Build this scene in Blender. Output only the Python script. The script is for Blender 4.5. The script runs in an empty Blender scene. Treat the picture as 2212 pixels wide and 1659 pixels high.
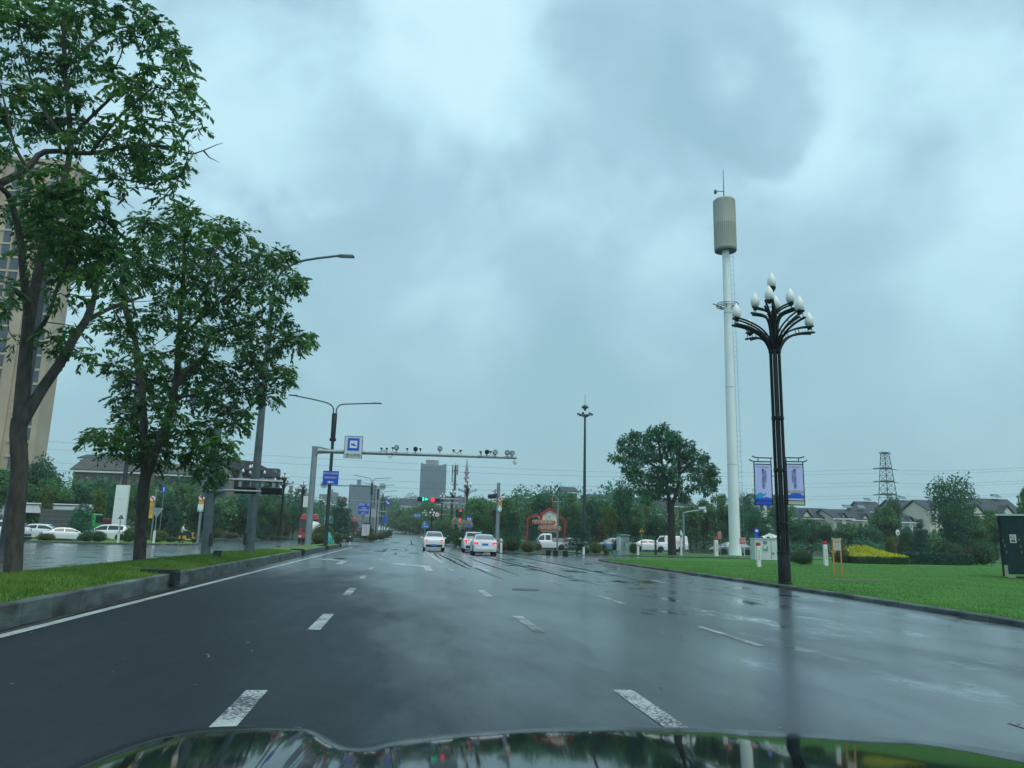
import bpy, bmesh, math, random
import numpy as np
from mathutils import Vector, Matrix
PI = math.pi
R = math.radians
random.seed(7)
C = bpy.context.scene.collection
sc = bpy.context.scene

# ------------------------------------------------------------------ camera
CH = 1.25                                    # eye height of the driver
YAW, PITCH, ROLL, FPX = 0.13411876, 0.19777905, 0.02542377, 1661.0
GW, GH = 2212.0, 1659.0
_f = np.array([math.sin(YAW)*math.cos(PITCH), math.cos(YAW)*math.cos(PITCH), math.sin(PITCH)])
_r = np.array([math.cos(YAW), -math.sin(YAW), 0.0])
_u = np.cross(_r, _f)
CR = _r*math.cos(ROLL)+_u*math.sin(ROLL)
CU = -_r*math.sin(ROLL)+_u*math.cos(ROLL)
cam_d = bpy.data.cameras.new('camera')
cam = bpy.data.objects.new('camera', cam_d); C.objects.link(cam)
cam_d.sensor_fit = 'HORIZONTAL'; cam_d.sensor_width = 36.0
cam_d.lens = 36.0*FPX/GW
cam_d.clip_start = 0.05; cam_d.clip_end = 4000
M = Matrix(((CR[0], CU[0], -_f[0], 0), (CR[1], CU[1], -_f[1], 0), (CR[2], CU[2], -_f[2], CH), (0, 0, 0, 1)))
cam.matrix_world = M
sc.camera = cam

# ------------------------------------------------------------------ world, sun, exposure
SUN_EL, SUN_AZ = 62.0, 150.0
w = bpy.data.worlds.new('World'); sc.world = w; w.use_nodes = True
nt = w.node_tree; nt.nodes.clear()
def N(t, tree=None, **k):
    n = (tree or nt).nodes.new(t)
    for a, b in k.items(): setattr(n, a, b)
    return n
def raydir(u, v):
    d = CR*(u-GW/2)/FPX - CU*(v-GH/2)/FPX + _f
    return d
def world_sky():
    L = nt.links.new
    out = N('ShaderNodeOutputWorld'); tc = N('ShaderNodeTexCoord')
    sky = N('ShaderNodeTexSky', sky_type='NISHITA', sun_disc=False)
    sky.sun_elevation = R(SUN_EL); sky.sun_rotation = R(SUN_AZ); sky.air_density = 1.2; sky.dust_density = 2.5
    b1 = N('ShaderNodeBackground'); b1.inputs[1].default_value = 0.07
    L(sky.outputs[0], b1.inputs[0])
    # cloud deck: soft noise over the direction, flattened so that the cloud bases lie level, plus broad bright breaks
    sep = N('ShaderNodeSeparateXYZ'); L(tc.outputs['Generated'], sep.inputs[0])
    mp = N('ShaderNodeMapping'); mp.inputs['Scale'].default_value = (1, 1, 1.2); mp.inputs['Location'].default_value = (3.1, 1.7, .4); L(tc.outputs['Generated'], mp.inputs[0])
    n1 = N('ShaderNodeTexNoise'); n1.inputs['Scale'].default_value = 3.4; n1.inputs['Detail'].default_value = 7; n1.inputs['Roughness'].default_value = .52; n1.inputs['Distortion'].default_value = .3
    L(mp.outputs[0], n1.inputs['Vector'])
    acc = N('ShaderNodeMath', operation='MULTIPLY_ADD'); acc.inputs[1].default_value = 1.75; acc.inputs[2].default_value = -0.44
    L(n1.outputs[0], acc.inputs[0]); cur = acc.outputs[0]
    # (pixel of the break, cosine radius, amount)
    nd = N('ShaderNodeTexNoise'); nd.inputs['Scale'].default_value = 2.6; nd.inputs['Detail'].default_value = 5
    L(tc.outputs['Generated'], nd.inputs['Vector'])
    nds = N('ShaderNodeVectorMath', operation='SUBTRACT'); nds.inputs[1].default_value = (.5, .5, .5); L(nd.outputs['Color'], nds.inputs[0])
    ndm = N('ShaderNodeVectorMath', operation='SCALE'); ndm.inputs['Scale'].default_value = 0.16; L(nds.outputs[0], ndm.inputs[0])
    nda = N('ShaderNodeVectorMath', operation='ADD'); L(tc.outputs['Generated'], nda.inputs[0]); L(ndm.outputs[0], nda.inputs[1])
    for u, v, deg, amt in ((900, 430, 13, .26), (760, 130, 12, .18), (1200, 10, 13, .34), (1950, 400, 17, .20), (1330, 520, 11, .10), (640, 160, 8, .08),
                           (570, 330, 13, -.26), (1450, 310, 12, -.24), (1600, 320, 9, -.22), (900, 800, 22, -.18), (1500, 780, 20, -.14), (2050, 90, 14, .10), (430, 60, 10, .12), (1100, 620, 14, -.06)):
        d = raydir(u, v); d = d/np.linalg.norm(d)
        dot = N('ShaderNodeVectorMath', operation='DOT_PRODUCT'); dot.inputs[1].default_value = d; L(nda.outputs[0], dot.inputs[0])
        mr = N('ShaderNodeMapRange', interpolation_type='SMOOTHSTEP'); mr.inputs[1].default_value = math.cos(R(deg)); mr.inputs[2].default_value = 1.0
        mr.inputs[3].default_value = 0; mr.inputs[4].default_value = amt; L(dot.outputs['Value'], mr.inputs[0])
        ad = N('ShaderNodeMath', operation='ADD'); L(cur, ad.inputs[0]); L(mr.outputs[0], ad.inputs[1]); cur = ad.outputs[0]
    ramp = N('ShaderNodeValToRGB'); L(cur, ramp.inputs[0])
    e = ramp.color_ramp.elements
    e[0].position = 0.10; e[0].color = (.275, .475, .575, 1)
    e[1].position = 0.95; e[1].color = (.545, .80, .89, 1)
    x = e.new(.40); x.color = (.335, .545, .655, 1)
    x = e.new(.66); x.color = (.46, .72, .825, 1)
    # the overcast is a little denser low down
    mr = N('ShaderNodeMapRange', interpolation_type='SMOOTHSTEP'); mr.inputs[1].default_value = 0.0; mr.inputs[2].default_value = 0.42
    mr.inputs[3].default_value = 0.7; mr.inputs[4].default_value = 0.0; L(sep.outputs[2], mr.inputs[0])
    mx = N('ShaderNodeMix', data_type='RGBA'); L(mr.outputs[0], mx.inputs[0]); L(ramp.outputs[0], mx.inputs[6]); mx.inputs[7].default_value = (.275, .515, .575, 1)
    b2 = N('ShaderNodeBackground'); b2.inputs[1].default_value = 1.12; L(mx.outputs[2], b2.inputs[0])
    ms = N('ShaderNodeMixShader'); ms.inputs[0].default_value = 0.93
    L(b1.outputs[0], ms.inputs[1]); L(b2.outputs[0], ms.inputs[2]); L(ms.outputs[0], out.inputs[0])
world_sky()
sun_d = bpy.data.lights.new('sun', 'SUN'); sun_d.energy = 1.5; sun_d.angle = R(40); sun_d.color = (1.0, .97, .9)
sun = bpy.data.objects.new('sun', sun_d); C.objects.link(sun)
_sd = Vector((math.sin(R(SUN_AZ))*math.cos(R(SUN_EL)), math.cos(R(SUN_AZ))*math.cos(R(SUN_EL)), math.sin(R(SUN_EL))))
sun.rotation_euler = _sd.to_track_quat('Z', 'Y').to_euler()
sc.view_settings.view_transform = 'Standard'; sc.view_settings.look = 'None'
sc.view_settings.exposure = 0.15; sc.view_settings.gamma = 1.0

# ------------------------------------------------------------------ ground shape and picking helpers
def T(x, y):
    t = max(0.0, y-85.0)
    return 0.012*t*t/(t+12.0)
def P(u, v, Y):
    d = raydir(u, v); t = Y/d[1]
    return Vector((d[0]*t, Y, CH+d[2]*t))
def S(u, v, off=0.0):
    d = raydir(u, v); lo = 2.0
    for Y in np.arange(3, 700, .5):
        t = Y/d[1]
        if CH+d[2]*t <= T(0, Y)+off:
            return Vector((d[0]*t, Y, T(0, Y)))
    return Vector((d[0]*700/d[1], 700, T(0, 700)))
def XAT(u, Y): return P(u, 1160, Y).x
def ZAT(v, Y, u=1106): return P(u, v, Y).z

# ------------------------------------------------------------------ materials
MATS = {}
def mat(name, col, rough=.6, metal=0., var=.12, scale=6., bump=0., bscale=40., coat=0., spec=.5, objvar=0., emit=None, es=1., trans=0., stretch=None):
    if name in MATS: return MATS[name]
    m = bpy.data.materials.new(name); m.use_nodes = True; t = m.node_tree; L = t.links.new
    b = t.nodes['Principled BSDF']; o = t.nodes['Material Output']
    b.inputs['Roughness'].default_value = rough; b.inputs['Metallic'].default_value = metal
    b.inputs['Coat Weight'].default_value = coat; b.inputs['Specular IOR Level'].default_value = spec
    b.inputs['Coat Roughness'].default_value = .05
    tc = N('ShaderNodeTexCoord', t); vec = tc.outputs['Object']
    if stretch:
        mp = N('ShaderNodeMapping', t); mp.inputs['Scale'].default_value = stretch; L(vec, mp.inputs[0]); vec = mp.outputs[0]
    nz = N('ShaderNodeTexNoise', t); nz.inputs['Scale'].default_value = scale; nz.inputs['Detail'].default_value = 4; L(vec, nz.inputs['Vector'])
    mr = N('ShaderNodeMapRange', t); mr.inputs[1].default_value = .3; mr.inputs[2].default_value = .7; L(nz.outputs[0], mr.inputs[0])
    mx = N('ShaderNodeMix', t, data_type='RGBA'); L(mr.outputs[0], mx.inputs[0])
    mx.inputs[6].default_value = tuple(max(0, c*(1-var)) for c in col)+(1,)
    mx.inputs[7].default_value = tuple(min(1, c*(1+var)) for c in col)+(1,)
    c_out = mx.outputs[2]
    if objvar:
        oi = N('ShaderNodeObjectInfo', t); hs = N('ShaderNodeHueSaturation', t)
        a = N('ShaderNodeMapRange', t); a.inputs[3].default_value = 1-objvar; a.inputs[4].default_value = 1+objvar; L(oi.outputs['Random'], a.inputs[0]); L(a.outputs[0], hs.inputs['Value'])
        L(c_out, hs.inputs['Color']); c_out = hs.outputs[0]
    L(c_out, b.inputs['Base Color'])
    if bump:
        n2 = N('ShaderNodeTexNoise', t); n2.inputs['Scale'].default_value = bscale; n2.inputs['Detail'].default_value = 3; L(vec, n2.inputs['Vector'])
        bp = N('ShaderNodeBump', t); bp.inputs['Strength'].default_value = bump; bp.inputs['Distance'].default_value = .02; L(n2.outputs[0], bp.inputs['Height']); L(bp.outputs[0], b.inputs['Normal'])
    if emit:
        b.inputs['Emission Color'].default_value = tuple(emit)+(1,); b.inputs['Emission Strength'].default_value = es
    MATS[name] = m
    return m
def leafmat(name, c1, c2, tr=.35, rough=.45, objvar=.15, nscale=.9):
    if name in MATS: return MATS[name]
    m = bpy.data.materials.new(name); m.use_nodes = True; t = m.node_tree; L = t.links.new
    b = t.nodes['Principled BSDF']; o = t.nodes['Material Output']
    b.inputs['Roughness'].default_value = rough; b.inputs['Specular IOR Level'].default_value = .35
    g = N('ShaderNodeNewGeometry', t); tc = N('ShaderNodeTexCoord', t)
    nz = N('ShaderNodeTexNoise', t); nz.inputs['Scale'].default_value = nscale; nz.inputs['Detail'].default_value = 2; L(tc.outputs['Object'], nz.inputs['Vector'])
    a = N('ShaderNodeMath', t, operation='MULTIPLY_ADD'); a.inputs[1].default_value = .45; L(g.outputs['Random Per Island'], a.inputs[0])
    mr = N('ShaderNodeMapRange', t); mr.inputs[1].default_value = .35; mr.inputs[2].default_value = .7; mr.inputs[4].default_value = .55; L(nz.outputs[0], mr.inputs[0]); L(mr.outputs[0], a.inputs[2])
    mx = N('ShaderNodeMix', t, data_type='RGBA'); L(a.outputs[0], mx.inputs[0]); mx.inputs[6].default_value = tuple(c1)+(1,); mx.inputs[7].default_value = tuple(c2)+(1,)
    oi = N('ShaderNodeObjectInfo', t); hs = N('ShaderNodeHueSaturation', t)
    v = N('ShaderNodeMapRange', t); v.inputs[3].default_value = 1-objvar; v.inputs[4].default_value = 1+objvar; L(oi.outputs['Random'], v.inputs[0]); L(v.outputs[0], hs.inputs['Value']); L(mx.outputs[2], hs.inputs['Color'])
    L(hs.outputs[0], b.inputs['Base Color'])
    tl = N('ShaderNodeBsdfTranslucent', t); L(hs.outputs[0], tl.inputs[0])
    ms = N('ShaderNodeMixShader', t); ms.inputs[0].default_value = tr; L(b.outputs[0], ms.inputs[1]); L(tl.outputs[0], ms.inputs[2]); L(ms.outputs[0], o.inputs[0])
    MATS[name] = m
    return m

# ------------------------------------------------------------------ mesh building helpers
class MB:
    def __init__(s): s.v = []; s.f = []; s.m = []; s.cm = 0
    def add(s, vs, fs):
        k = len(s.v); s.v += [tuple(p) for p in vs]
        for f in fs: s.f.append(tuple(i+k for i in f)); s.m.append(s.cm)
        return s
    def box(s, c, d, rz=0., rx=0., ry=0., taper=1.0):
        hx, hy, hz = d[0]/2, d[1]/2, d[2]/2
        q = Matrix.Rotation(rz, 3, 'Z') @ Matrix.Rotation(ry, 3, 'Y') @ Matrix.Rotation(rx, 3, 'X')
        vs = []
        for z in (-1, 1):
            k = taper if z > 0 else 1
            for x, y in ((-1, -1), (1, -1), (1, 1), (-1, 1)):
                vs.append(Vector(c)+q @ Vector((x*hx*k, y*hy*k, z*hz)))
        return s.add(vs, [(3, 2, 1, 0), (4, 5, 6, 7), (0, 1, 5, 4), (1, 2, 6, 5), (2, 3, 7, 6), (3, 0, 4, 7)])
    def tube(s, pts, rad, n=8, cap=True):
        pts = [Vector(p) for p in pts]
        if not hasattr(rad, '__len__'): rad = [rad]*len(pts)
        rings = []; ref = None
        for i, p in enumerate(pts):
            t = (pts[min(i+1, len(pts)-1)]-pts[max(i-1, 0)]).normalized()
            if ref is None: ref = t.orthogonal().normalized()
            else: ref = (ref-t*ref.dot(t)).normalized()
            b = t.cross(ref)
            rings.append([p+(ref*math.cos(2*PI*k/n)+b*math.sin(2*PI*k/n))*rad[i] for k in range(n)])
        vs = [v for r in rings for v in r]; fs = []
        for i in range(len(pts)-1):
            for k in range(n):
                fs.append((i*n+k, i*n+(k+1) % n, (i+1)*n+(k+1) % n, (i+1)*n+k))
        if cap: fs += [tuple(range(n-1, -1, -1)), tuple((len(pts)-1)*n+k for k in range(n))]
        return s.add(vs, fs)
    def lathe(s, prof, c=(0, 0, 0), n=16, q=None):
        vs = []; fs = []
        for r, z in prof:
            for k in range(n):
                p = Vector((r*math.cos(2*PI*k/n), r*math.sin(2*PI*k/n), z))
                vs.append(Vector(c)+(q @ p if q else p))
        for i in range(len(prof)-1):
            for k in range(n): fs.append((i*n+k, i*n+(k+1) % n, (i+1)*n+(k+1) % n, (i+1)*n+k))
        fs += [tuple(range(n-1, -1, -1)), tuple((len(prof)-1)*n+k for k in range(n))]
        return s.add(vs, fs)
    def disc(s, c, r, th, n=20, axis='Y', rz=0.):
        q = Matrix.Rotation(rz, 3, 'Z') @ (Matrix.Rotation(PI/2, 3, 'X') if axis == 'Y' else Matrix.Rotation(PI/2, 3, 'Y') if axis == 'X' else Matrix.Identity(3))
        return s.lathe([(r, -th/2), (r, th/2)], c, n, q)
    def prism(s, poly, y0, y1):          # polygon in XZ, extruded along Y
        n = len(poly)
        vs = [(x, y0, z) for x, z in poly]+[(x, y1, z) for x, z in poly]
        fs = [tuple(range(n)), tuple(range(2*n-1, n-1, -1))]
        for i in range(n): fs.append((i, i+n, (i+1) % n+n, (i+1) % n))
        return s.add(vs, fs)
    def slab(s, poly, z0, z1):           # polygon in XY, extruded along Z
        n = len(poly)
        vs = [(x, y, z0) for x, y in poly]+[(x, y, z1) for x, y in poly]
        fs = [tuple(range(n-1, -1, -1)), tuple(range(n, 2*n))]
        for i in range(n): fs.append((i, (i+1) % n, (i+1) % n+n, i+n))
        return s.add(vs, fs)
    def ell(s, c, r, n=14, m=8):
        prof = [(max(1e-3, math.cos(-PI/2+PI*i/m)), math.sin(-PI/2+PI*i/m)) for i in range(m+1)]
        return s.lathe(prof, c, n, Matrix.Diagonal(r))
    def build(s, name, mats, parent=None, smooth=False, bevel=0., label=None):
        me = bpy.data.meshes.new(name); me.from_pydata([tuple(v) for v in s.v], [], s.f)
        if not isinstance(mats, (list, tuple)): mats = [mats]
        for m in mats: me.materials.append(m)
        if len(mats) > 1: me.polygons.foreach_set('material_index', s.m)
        if smooth: me.polygons.foreach_set('use_smooth', [True]*len(s.f))
        me.update()
        o = bpy.data.objects.new(name, me); C.objects.link(o)
        if parent is not None: o.parent = parent
        if bevel:
            b = o.modifiers.new('bevel', 'BEVEL'); b.width = bevel; b.segments = 2; b.limit_method = 'ANGLE'; b.angle_limit = R(40)
        if smooth and bevel == 0:
            try: me.set_sharp_from_angle(angle=R(42))
            except Exception: pass
        if label: o['label'] = label
        return o
def tag(o, label, cat, group=None):
    o['label'] = label; o['category'] = cat
    if group: o['group'] = group
    return o
def struct(o, kind='structure'):
    o['kind'] = kind; return o
def thing(name, label, cat, loc=(0, 0, 0), rz=0., group=None):
    o = bpy.data.objects.new(name, None); C.objects.link(o)
    o.location = loc; o.rotation_euler = (0, 0, rz); o.empty_display_size = .3
    return tag(o, label, cat, group)
def kids(o): return [c for c in bpy.data.objects if c.parent == o]
def copy_tree(o, loc=None, rz=None, label=None, sc_=None, parent=None):
    c = o.copy(); C.objects.link(c); c.parent = parent
    if loc is not None: c.location = loc
    if rz is not None: c.rotation_euler = (0, 0, rz)
    if sc_ is not None: c.scale = sc_ if hasattr(sc_, '__len__') else (sc_,)*3
    if label: c['label'] = label
    for ch in o.children: copy_tree(ch, parent=c)
    return c
def txt(s, size, m, parent, loc, rz=0., name='lettering', thick=.004, align='CENTER', line=1.0, ry=0.):
    cu = bpy.data.curves.new('t', 'FONT'); cu.body = s; cu.size = size; cu.align_x = align; cu.align_y = 'CENTER'; cu.extrude = thick; cu.space_line = line; cu.resolution_u = 2
    o = bpy.data.objects.new('t', cu); C.objects.link(o)
    dg = bpy.context.evaluated_depsgraph_get(); dg.update()
    me = bpy.data.meshes.new_from_object(o.evaluated_get(dg)); bpy.data.objects.remove(o)
    me.materials.clear(); me.materials.append(m)
    me.transform(Matrix.Rotation(rz, 4, 'Z') @ Matrix.Rotation(PI/2, 4, 'X'))
    o = bpy.data.objects.new(name, me); C.objects.link(o); o.parent = parent; o.location = loc
    return o
def quads(name, v4, m, parent=None, smooth=False):
    """v4: (n,4,3) array of quads -> one mesh"""
    n = len(v4); me = bpy.data.meshes.new(name)
    me.vertices.add(n*4); me.vertices.foreach_set('co', np.ascontiguousarray(v4, dtype=np.float32).ravel())
    me.loops.add(n*4); me.loops.foreach_set('vertex_index', np.arange(n*4, dtype=np.int32))
    me.polygons.add(n); me.polygons.foreach_set('loop_start', np.arange(0, n*4, 4, dtype=np.int32)); me.polygons.foreach_set('loop_total', np.full(n, 4, dtype=np.int32))
    me.update(calc_edges=True); me.materials.append(m)
    o = bpy.data.objects.new(name, me); C.objects.link(o)
    if parent is not None: o.parent = parent
    return o
def unit(a): return a/np.maximum(1e-9, np.linalg.norm(a, axis=-1, keepdims=True))
def leaves(rng, c, d, nrm, L, W):
    """diamond leaves: base c, direction d, face normal nrm"""
    d = unit(d); s = unit(np.cross(d, nrm)); nn = np.cross(s, d)
    L = L[:, None]; W = W[:, None]
    return np.stack([c, c+d*L*.45+s*W*.5-nn*W*.12, c+d*L, c+d*L*.45-s*W*.5-nn*W*.12], 1)
def clump_leaves(rng, clumps, per, L, W, droop=.5, shell=.45):
    out = []
    for (x, y, z, rx, ry, rz) in clumps:
        n = max(8, int(per)); p = unit(rng.normal(size=(n, 3))); rad = rng.random(n)**shell
        r3 = np.array([rx, ry, rz]); pos = np.array([x, y, z])+p*rad[:, None]*r3
        d = unit(p+rng.normal(size=(n, 3))*.7+np.array([0, 0, -droop])); nr = unit(p*.7+rng.normal(size=(n, 3))*.6+np.array([0, 0, .5]))
        out.append(leaves(rng, pos, d, nr, L*(.6+.8*rng.random(n)), W*(.6+.8*rng.random(n))))
    return np.concatenate(out)
def sprays(rng, clumps, per, L, W, nl=10, rl=.34):
    """drooping compound leaves: a stalk with paired leaflets"""
    out = []
    for (x, y, z, r) in clumps:
        n = max(4, int(per*(r/.4)**2))
        p = unit(rng.normal(size=(n, 3))); rad = rng.random(n)**.5
        base = np.array([x, y, z])+p*rad[:, None]*np.array([r, r, r*.7])
        d = unit(p*np.array([1, 1, .5])+rng.normal(size=(n, 3))*.45+np.array([0, 0, .05]))
        side = unit(np.cross(d, np.array([0, 0, 1.])+rng.normal(size=(n, 3))*.2))
        for k in range(nl):
            t = (k//2+.7)/(nl/2)
            q = base+d*rl*t-np.array([0, 0, 1.])*(rl*.38*t*t)
            sg = 1 if k % 2 else -1
            ld = unit(side*sg*.75+d*.55+np.array([0, 0, -.62])+rng.normal(size=(n, 3))*.22)
            nr = unit(np.array([0, 0, .8])+side*sg*.5+rng.normal(size=(n, 3))*.35)
            out.append(leaves(rng, q, ld, nr, L*(.7+.6*rng.random(n)), W*(.75+.5*rng.random(n))))
    return np.concatenate(out)

# shared materials
GAL = mat('galvanised_steel', (.27, .31, .32), .45, .55, .12, 3)
GALD = mat('weathered_grey_steel', (.10, .13, .14), .5, .4, .2, 3)
BLK = mat('black_paint', (.007, .011, .014), .45, 0, .2, 8, spec=.3)
DKG = mat('dark_grey_paint', (.03, .04, .045), .45, .2, .2, 8)
WHT = mat('white_paint', (.74, .76, .75), .4, 0, .05, 3)
WPL = mat('white_plastic', (.7, .72, .7), .4, 0, .06, 3)
CONC = mat('concrete_block', (.22, .23, .22), .8, 0, .25, 2, .4, 30)
RUB = mat('tyre_rubber', (.012, .012, .013), .7, 0, .2, 10)
RIM = mat('alloy_rim', (.35, .36, .37), .35, .7, .1, 10)
BLUE = mat('sign_blue', (.012, .085, .56), .4, 0, .06, 2)
SWHT = mat('sign_white', (.78, .8, .8), .4, 0, .04, 2)
SRED = mat('sign_red', (.55, .02, .03), .4, 0, .06, 2)
SYEL = mat('sign_yellow', (.75, .42, .03), .4, 0, .06, 2)
SBLK = mat('sign_black', (.01, .01, .012), .5, 0, .1, 4)
SGRN = mat('sign_green', (.02, .35, .16), .4, 0, .1, 4)
BARK = mat('bark', (.056, .052, .044), .9, 0, .45, 9, 1.0, 26, stretch=(1, 1, .35))
BARKD = mat('bark_dark', (.035, .034, .028), .9, 0, .4, 9, .6, 26)
GLASS = mat('car_glass', (.02, .03, .033), .06, 0, .1, 2, spec=.8)
GLASSL = mat('car_glass_pale', (.16, .21, .23), .08, 0, .1, 2, spec=.8)


# ================================================================== SETTING
def wet_asphalt():
    m = bpy.data.materials.new('wet_asphalt'); m.use_nodes = True; t = m.node_tree; L = t.links.new
    b = t.nodes['Principled BSDF']; tc = N('ShaderNodeTexCoord', t); vec = tc.outputs['Object']
    sep = N('ShaderNodeSeparateXYZ', t); L(vec, sep.inputs[0])
    mp = N('ShaderNodeMapping', t); mp.inputs['Scale'].default_value = (1.0, .28, 1); L(vec, mp.inputs[0])
    nz = N('ShaderNodeTexNoise', t); nz.inputs['Scale'].default_value = .30; nz.inputs['Detail'].default_value = 7; nz.inputs['Roughness'].default_value = .66; L(mp.outputs[0], nz.inputs['Vector'])
    # the carriageway drains to its far kerb: wetter to the right of the crown and over the opposite carriageway
    ab = N('ShaderNodeMapRange', t, interpolation_type='SMOOTHSTEP'); ab.inputs[1].default_value = -4.5; ab.inputs[2].default_value = 4.0; ab.inputs[3].default_value = -.16; ab.inputs[4].default_value = .17
    lo = N('ShaderNodeMath', t, operation='LESS_THAN'); lo.inputs[1].default_value = -7.0; L(sep.outputs[0], lo.inputs[0])
    ax = N('ShaderNodeMath', t, operation='MULTIPLY_ADD'); ax.inputs[1].default_value = 60.0; L(lo.outputs[0], ax.inputs[0]); L(sep.outputs[0], ax.inputs[2]); L(ax.outputs[0], ab.inputs[0])
    wy = N('ShaderNodeMapRange', t, interpolation_type='SMOOTHSTEP'); wy.inputs[1].default_value = 9; wy.inputs[2].default_value = 42; wy.inputs[3].default_value = -.04; wy.inputs[4].default_value = .24; L(sep.outputs[1], wy.inputs[0])
    nq = N('ShaderNodeMath', t, operation='MULTIPLY_ADD'); nq.inputs[1].default_value = .62; nq.inputs[2].default_value = .20; L(nz.outputs[0], nq.inputs[0])
    ad = N('ShaderNodeMath', t, operation='ADD'); L(nq.outputs[0], ad.inputs[0]); L(ab.outputs[0], ad.inputs[1])
    ad2 = N('ShaderNodeMath', t, operation='ADD'); L(ad.outputs[0], ad2.inputs[0]); L(wy.outputs[0], ad2.inputs[1])
    wet = N('ShaderNodeMapRange', t, interpolation_type='SMOOTHSTEP'); wet.inputs[1].default_value = .34; wet.inputs[2].default_value = .78; L(ad2.outputs[0], wet.inputs[0])
    pud = N('ShaderNodeMapRange', t, interpolation_type='SMOOTHSTEP'); pud.inputs[1].default_value = .74; pud.inputs[2].default_value = .88; L(ad2.outputs[0], pud.inputs[0])
    # aggregate
    n2 = N('ShaderNodeTexVoronoi', t); n2.inputs['Scale'].default_value = 75; L(vec, n2.inputs['Vector'])
    n3 = N('ShaderNodeTexNoise', t); n3.inputs['Scale'].default_value = 130; n3.inputs['Detail'].default_value = 2; L(vec, n3.inputs['Vector'])
    ro = N('ShaderNodeMapRange', t); ro.inputs[3].default_value = .48; ro.inputs[4].default_value = .29; L(wet.outputs[0], ro.inputs[0])
    r2 = N('ShaderNodeMath', t, operation='MULTIPLY_ADD'); r2.inputs[1].default_value = -.13; L(pud.outputs[0], r2.inputs[0]); L(ro.outputs[0], r2.inputs[2])
    # standing water in the shallow hollows of the outer lanes
    m3 = N('ShaderNodeMapping', t); m3.inputs['Scale'].default_value = (1.0, .42, 1); L(vec, m3.inputs[0])
    n4 = N('ShaderNodeTexNoise', t); n4.inputs['Scale'].default_value = .95; n4.inputs['Detail'].default_value = 7; n4.inputs['Roughness'].default_value = .68; L(m3.outputs[0], n4.inputs['Vector'])
    xm = N('ShaderNodeMapRange', t, interpolation_type='SMOOTHSTEP'); xm.inputs[1].default_value = 1.5; xm.inputs[2].default_value = 5.5; xm.inputs[3].default_value = -.16; xm.inputs[4].default_value = .02; L(ax.outputs[0], xm.inputs[0])
    a4 = N('ShaderNodeMath', t, operation='ADD'); L(n4.outputs[0], a4.inputs[0]); L(xm.outputs[0], a4.inputs[1])
    hol = N('ShaderNodeMapRange', t, interpolation_type='SMOOTHSTEP'); hol.inputs[1].default_value = .52; hol.inputs[2].default_value = .70; L(a4.outputs[0], hol.inputs[0])
    inv = N('ShaderNodeMath', t, operation='SUBTRACT'); inv.inputs[0].default_value = 1.0; L(hol.outputs[0], inv.inputs[1])
    r3 = N('ShaderNodeMath', t, operation='MULTIPLY_ADD'); r3.inputs[2].default_value = .035; L(r2.outputs[0], r3.inputs[0]); L(inv.outputs[0], r3.inputs[1])
    L(r3.outputs[0], b.inputs['Roughness'])
    cr = N('ShaderNodeMapRange', t); cr.inputs[3].default_value = .21; cr.inputs[4].default_value = .03; L(hol.outputs[0], cr.inputs[0]); L(cr.outputs[0], b.inputs['Coat Roughness'])
    col = N('ShaderNodeMix', t, data_type='RGBA'); col.inputs[6].default_value = (.012, .020, .024, 1); col.inputs[7].default_value = (.011, .018, .022, 1); L(wet.outputs[0], col.inputs[0])
    sp = N('ShaderNodeMapRange', t); sp.inputs[1].default_value = .62; sp.inputs[2].default_value = .8; L(n3.outputs[0], sp.inputs[0])
    col2 = N('ShaderNodeMix', t, data_type='RGBA'); col2.inputs[7].default_value = (.11, .12, .12, 1); L(col.outputs[2], col2.inputs[6])
    f = N('ShaderNodeMath', t, operation='MULTIPLY'); f.inputs[1].default_value = .8; L(sp.outputs[0], f.inputs[0]); L(f.outputs[0], col2.inputs[0])
    L(col2.outputs[2], b.inputs['Base Color'])
    st = N('ShaderNodeMapRange', t); st.inputs[3].default_value = .55; st.inputs[4].default_value = .14; L(wet.outputs[0], st.inputs[0])
    hh = N('ShaderNodeMath', t, operation='ADD'); L(n2.outputs[0], hh.inputs[0]); L(n3.outputs[0], hh.inputs[1])
    bp = N('ShaderNodeBump', t); bp.inputs['Distance'].default_value = .006; sb = N('ShaderNodeMath', t, operation='MULTIPLY'); L(st.outputs[0], sb.inputs[0]); L(inv.outputs[0], sb.inputs[1]); L(sb.outputs[0], bp.inputs['Strength']); L(hh.outputs[0], bp.inputs['Height']); L(bp.outputs[0], b.inputs['Normal'])
    b.inputs['Coat IOR'].default_value = 1.33; cw = N('ShaderNodeMapRange', t); cw.inputs[1].default_value = .15; cw.inputs[4].default_value = 1.0; L(wet.outputs[0], cw.inputs[0]); L(cw.outputs[0], b.inputs['Coat Weight'])
    spc = N('ShaderNodeMapRange', t); spc.inputs[3].default_value = .12; spc.inputs[4].default_value = .66; L(wet.outputs[0], spc.inputs[0]); L(spc.outputs[0], b.inputs['Specular IOR Level'])
    return m
ASPH = wet_asphalt()
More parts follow.
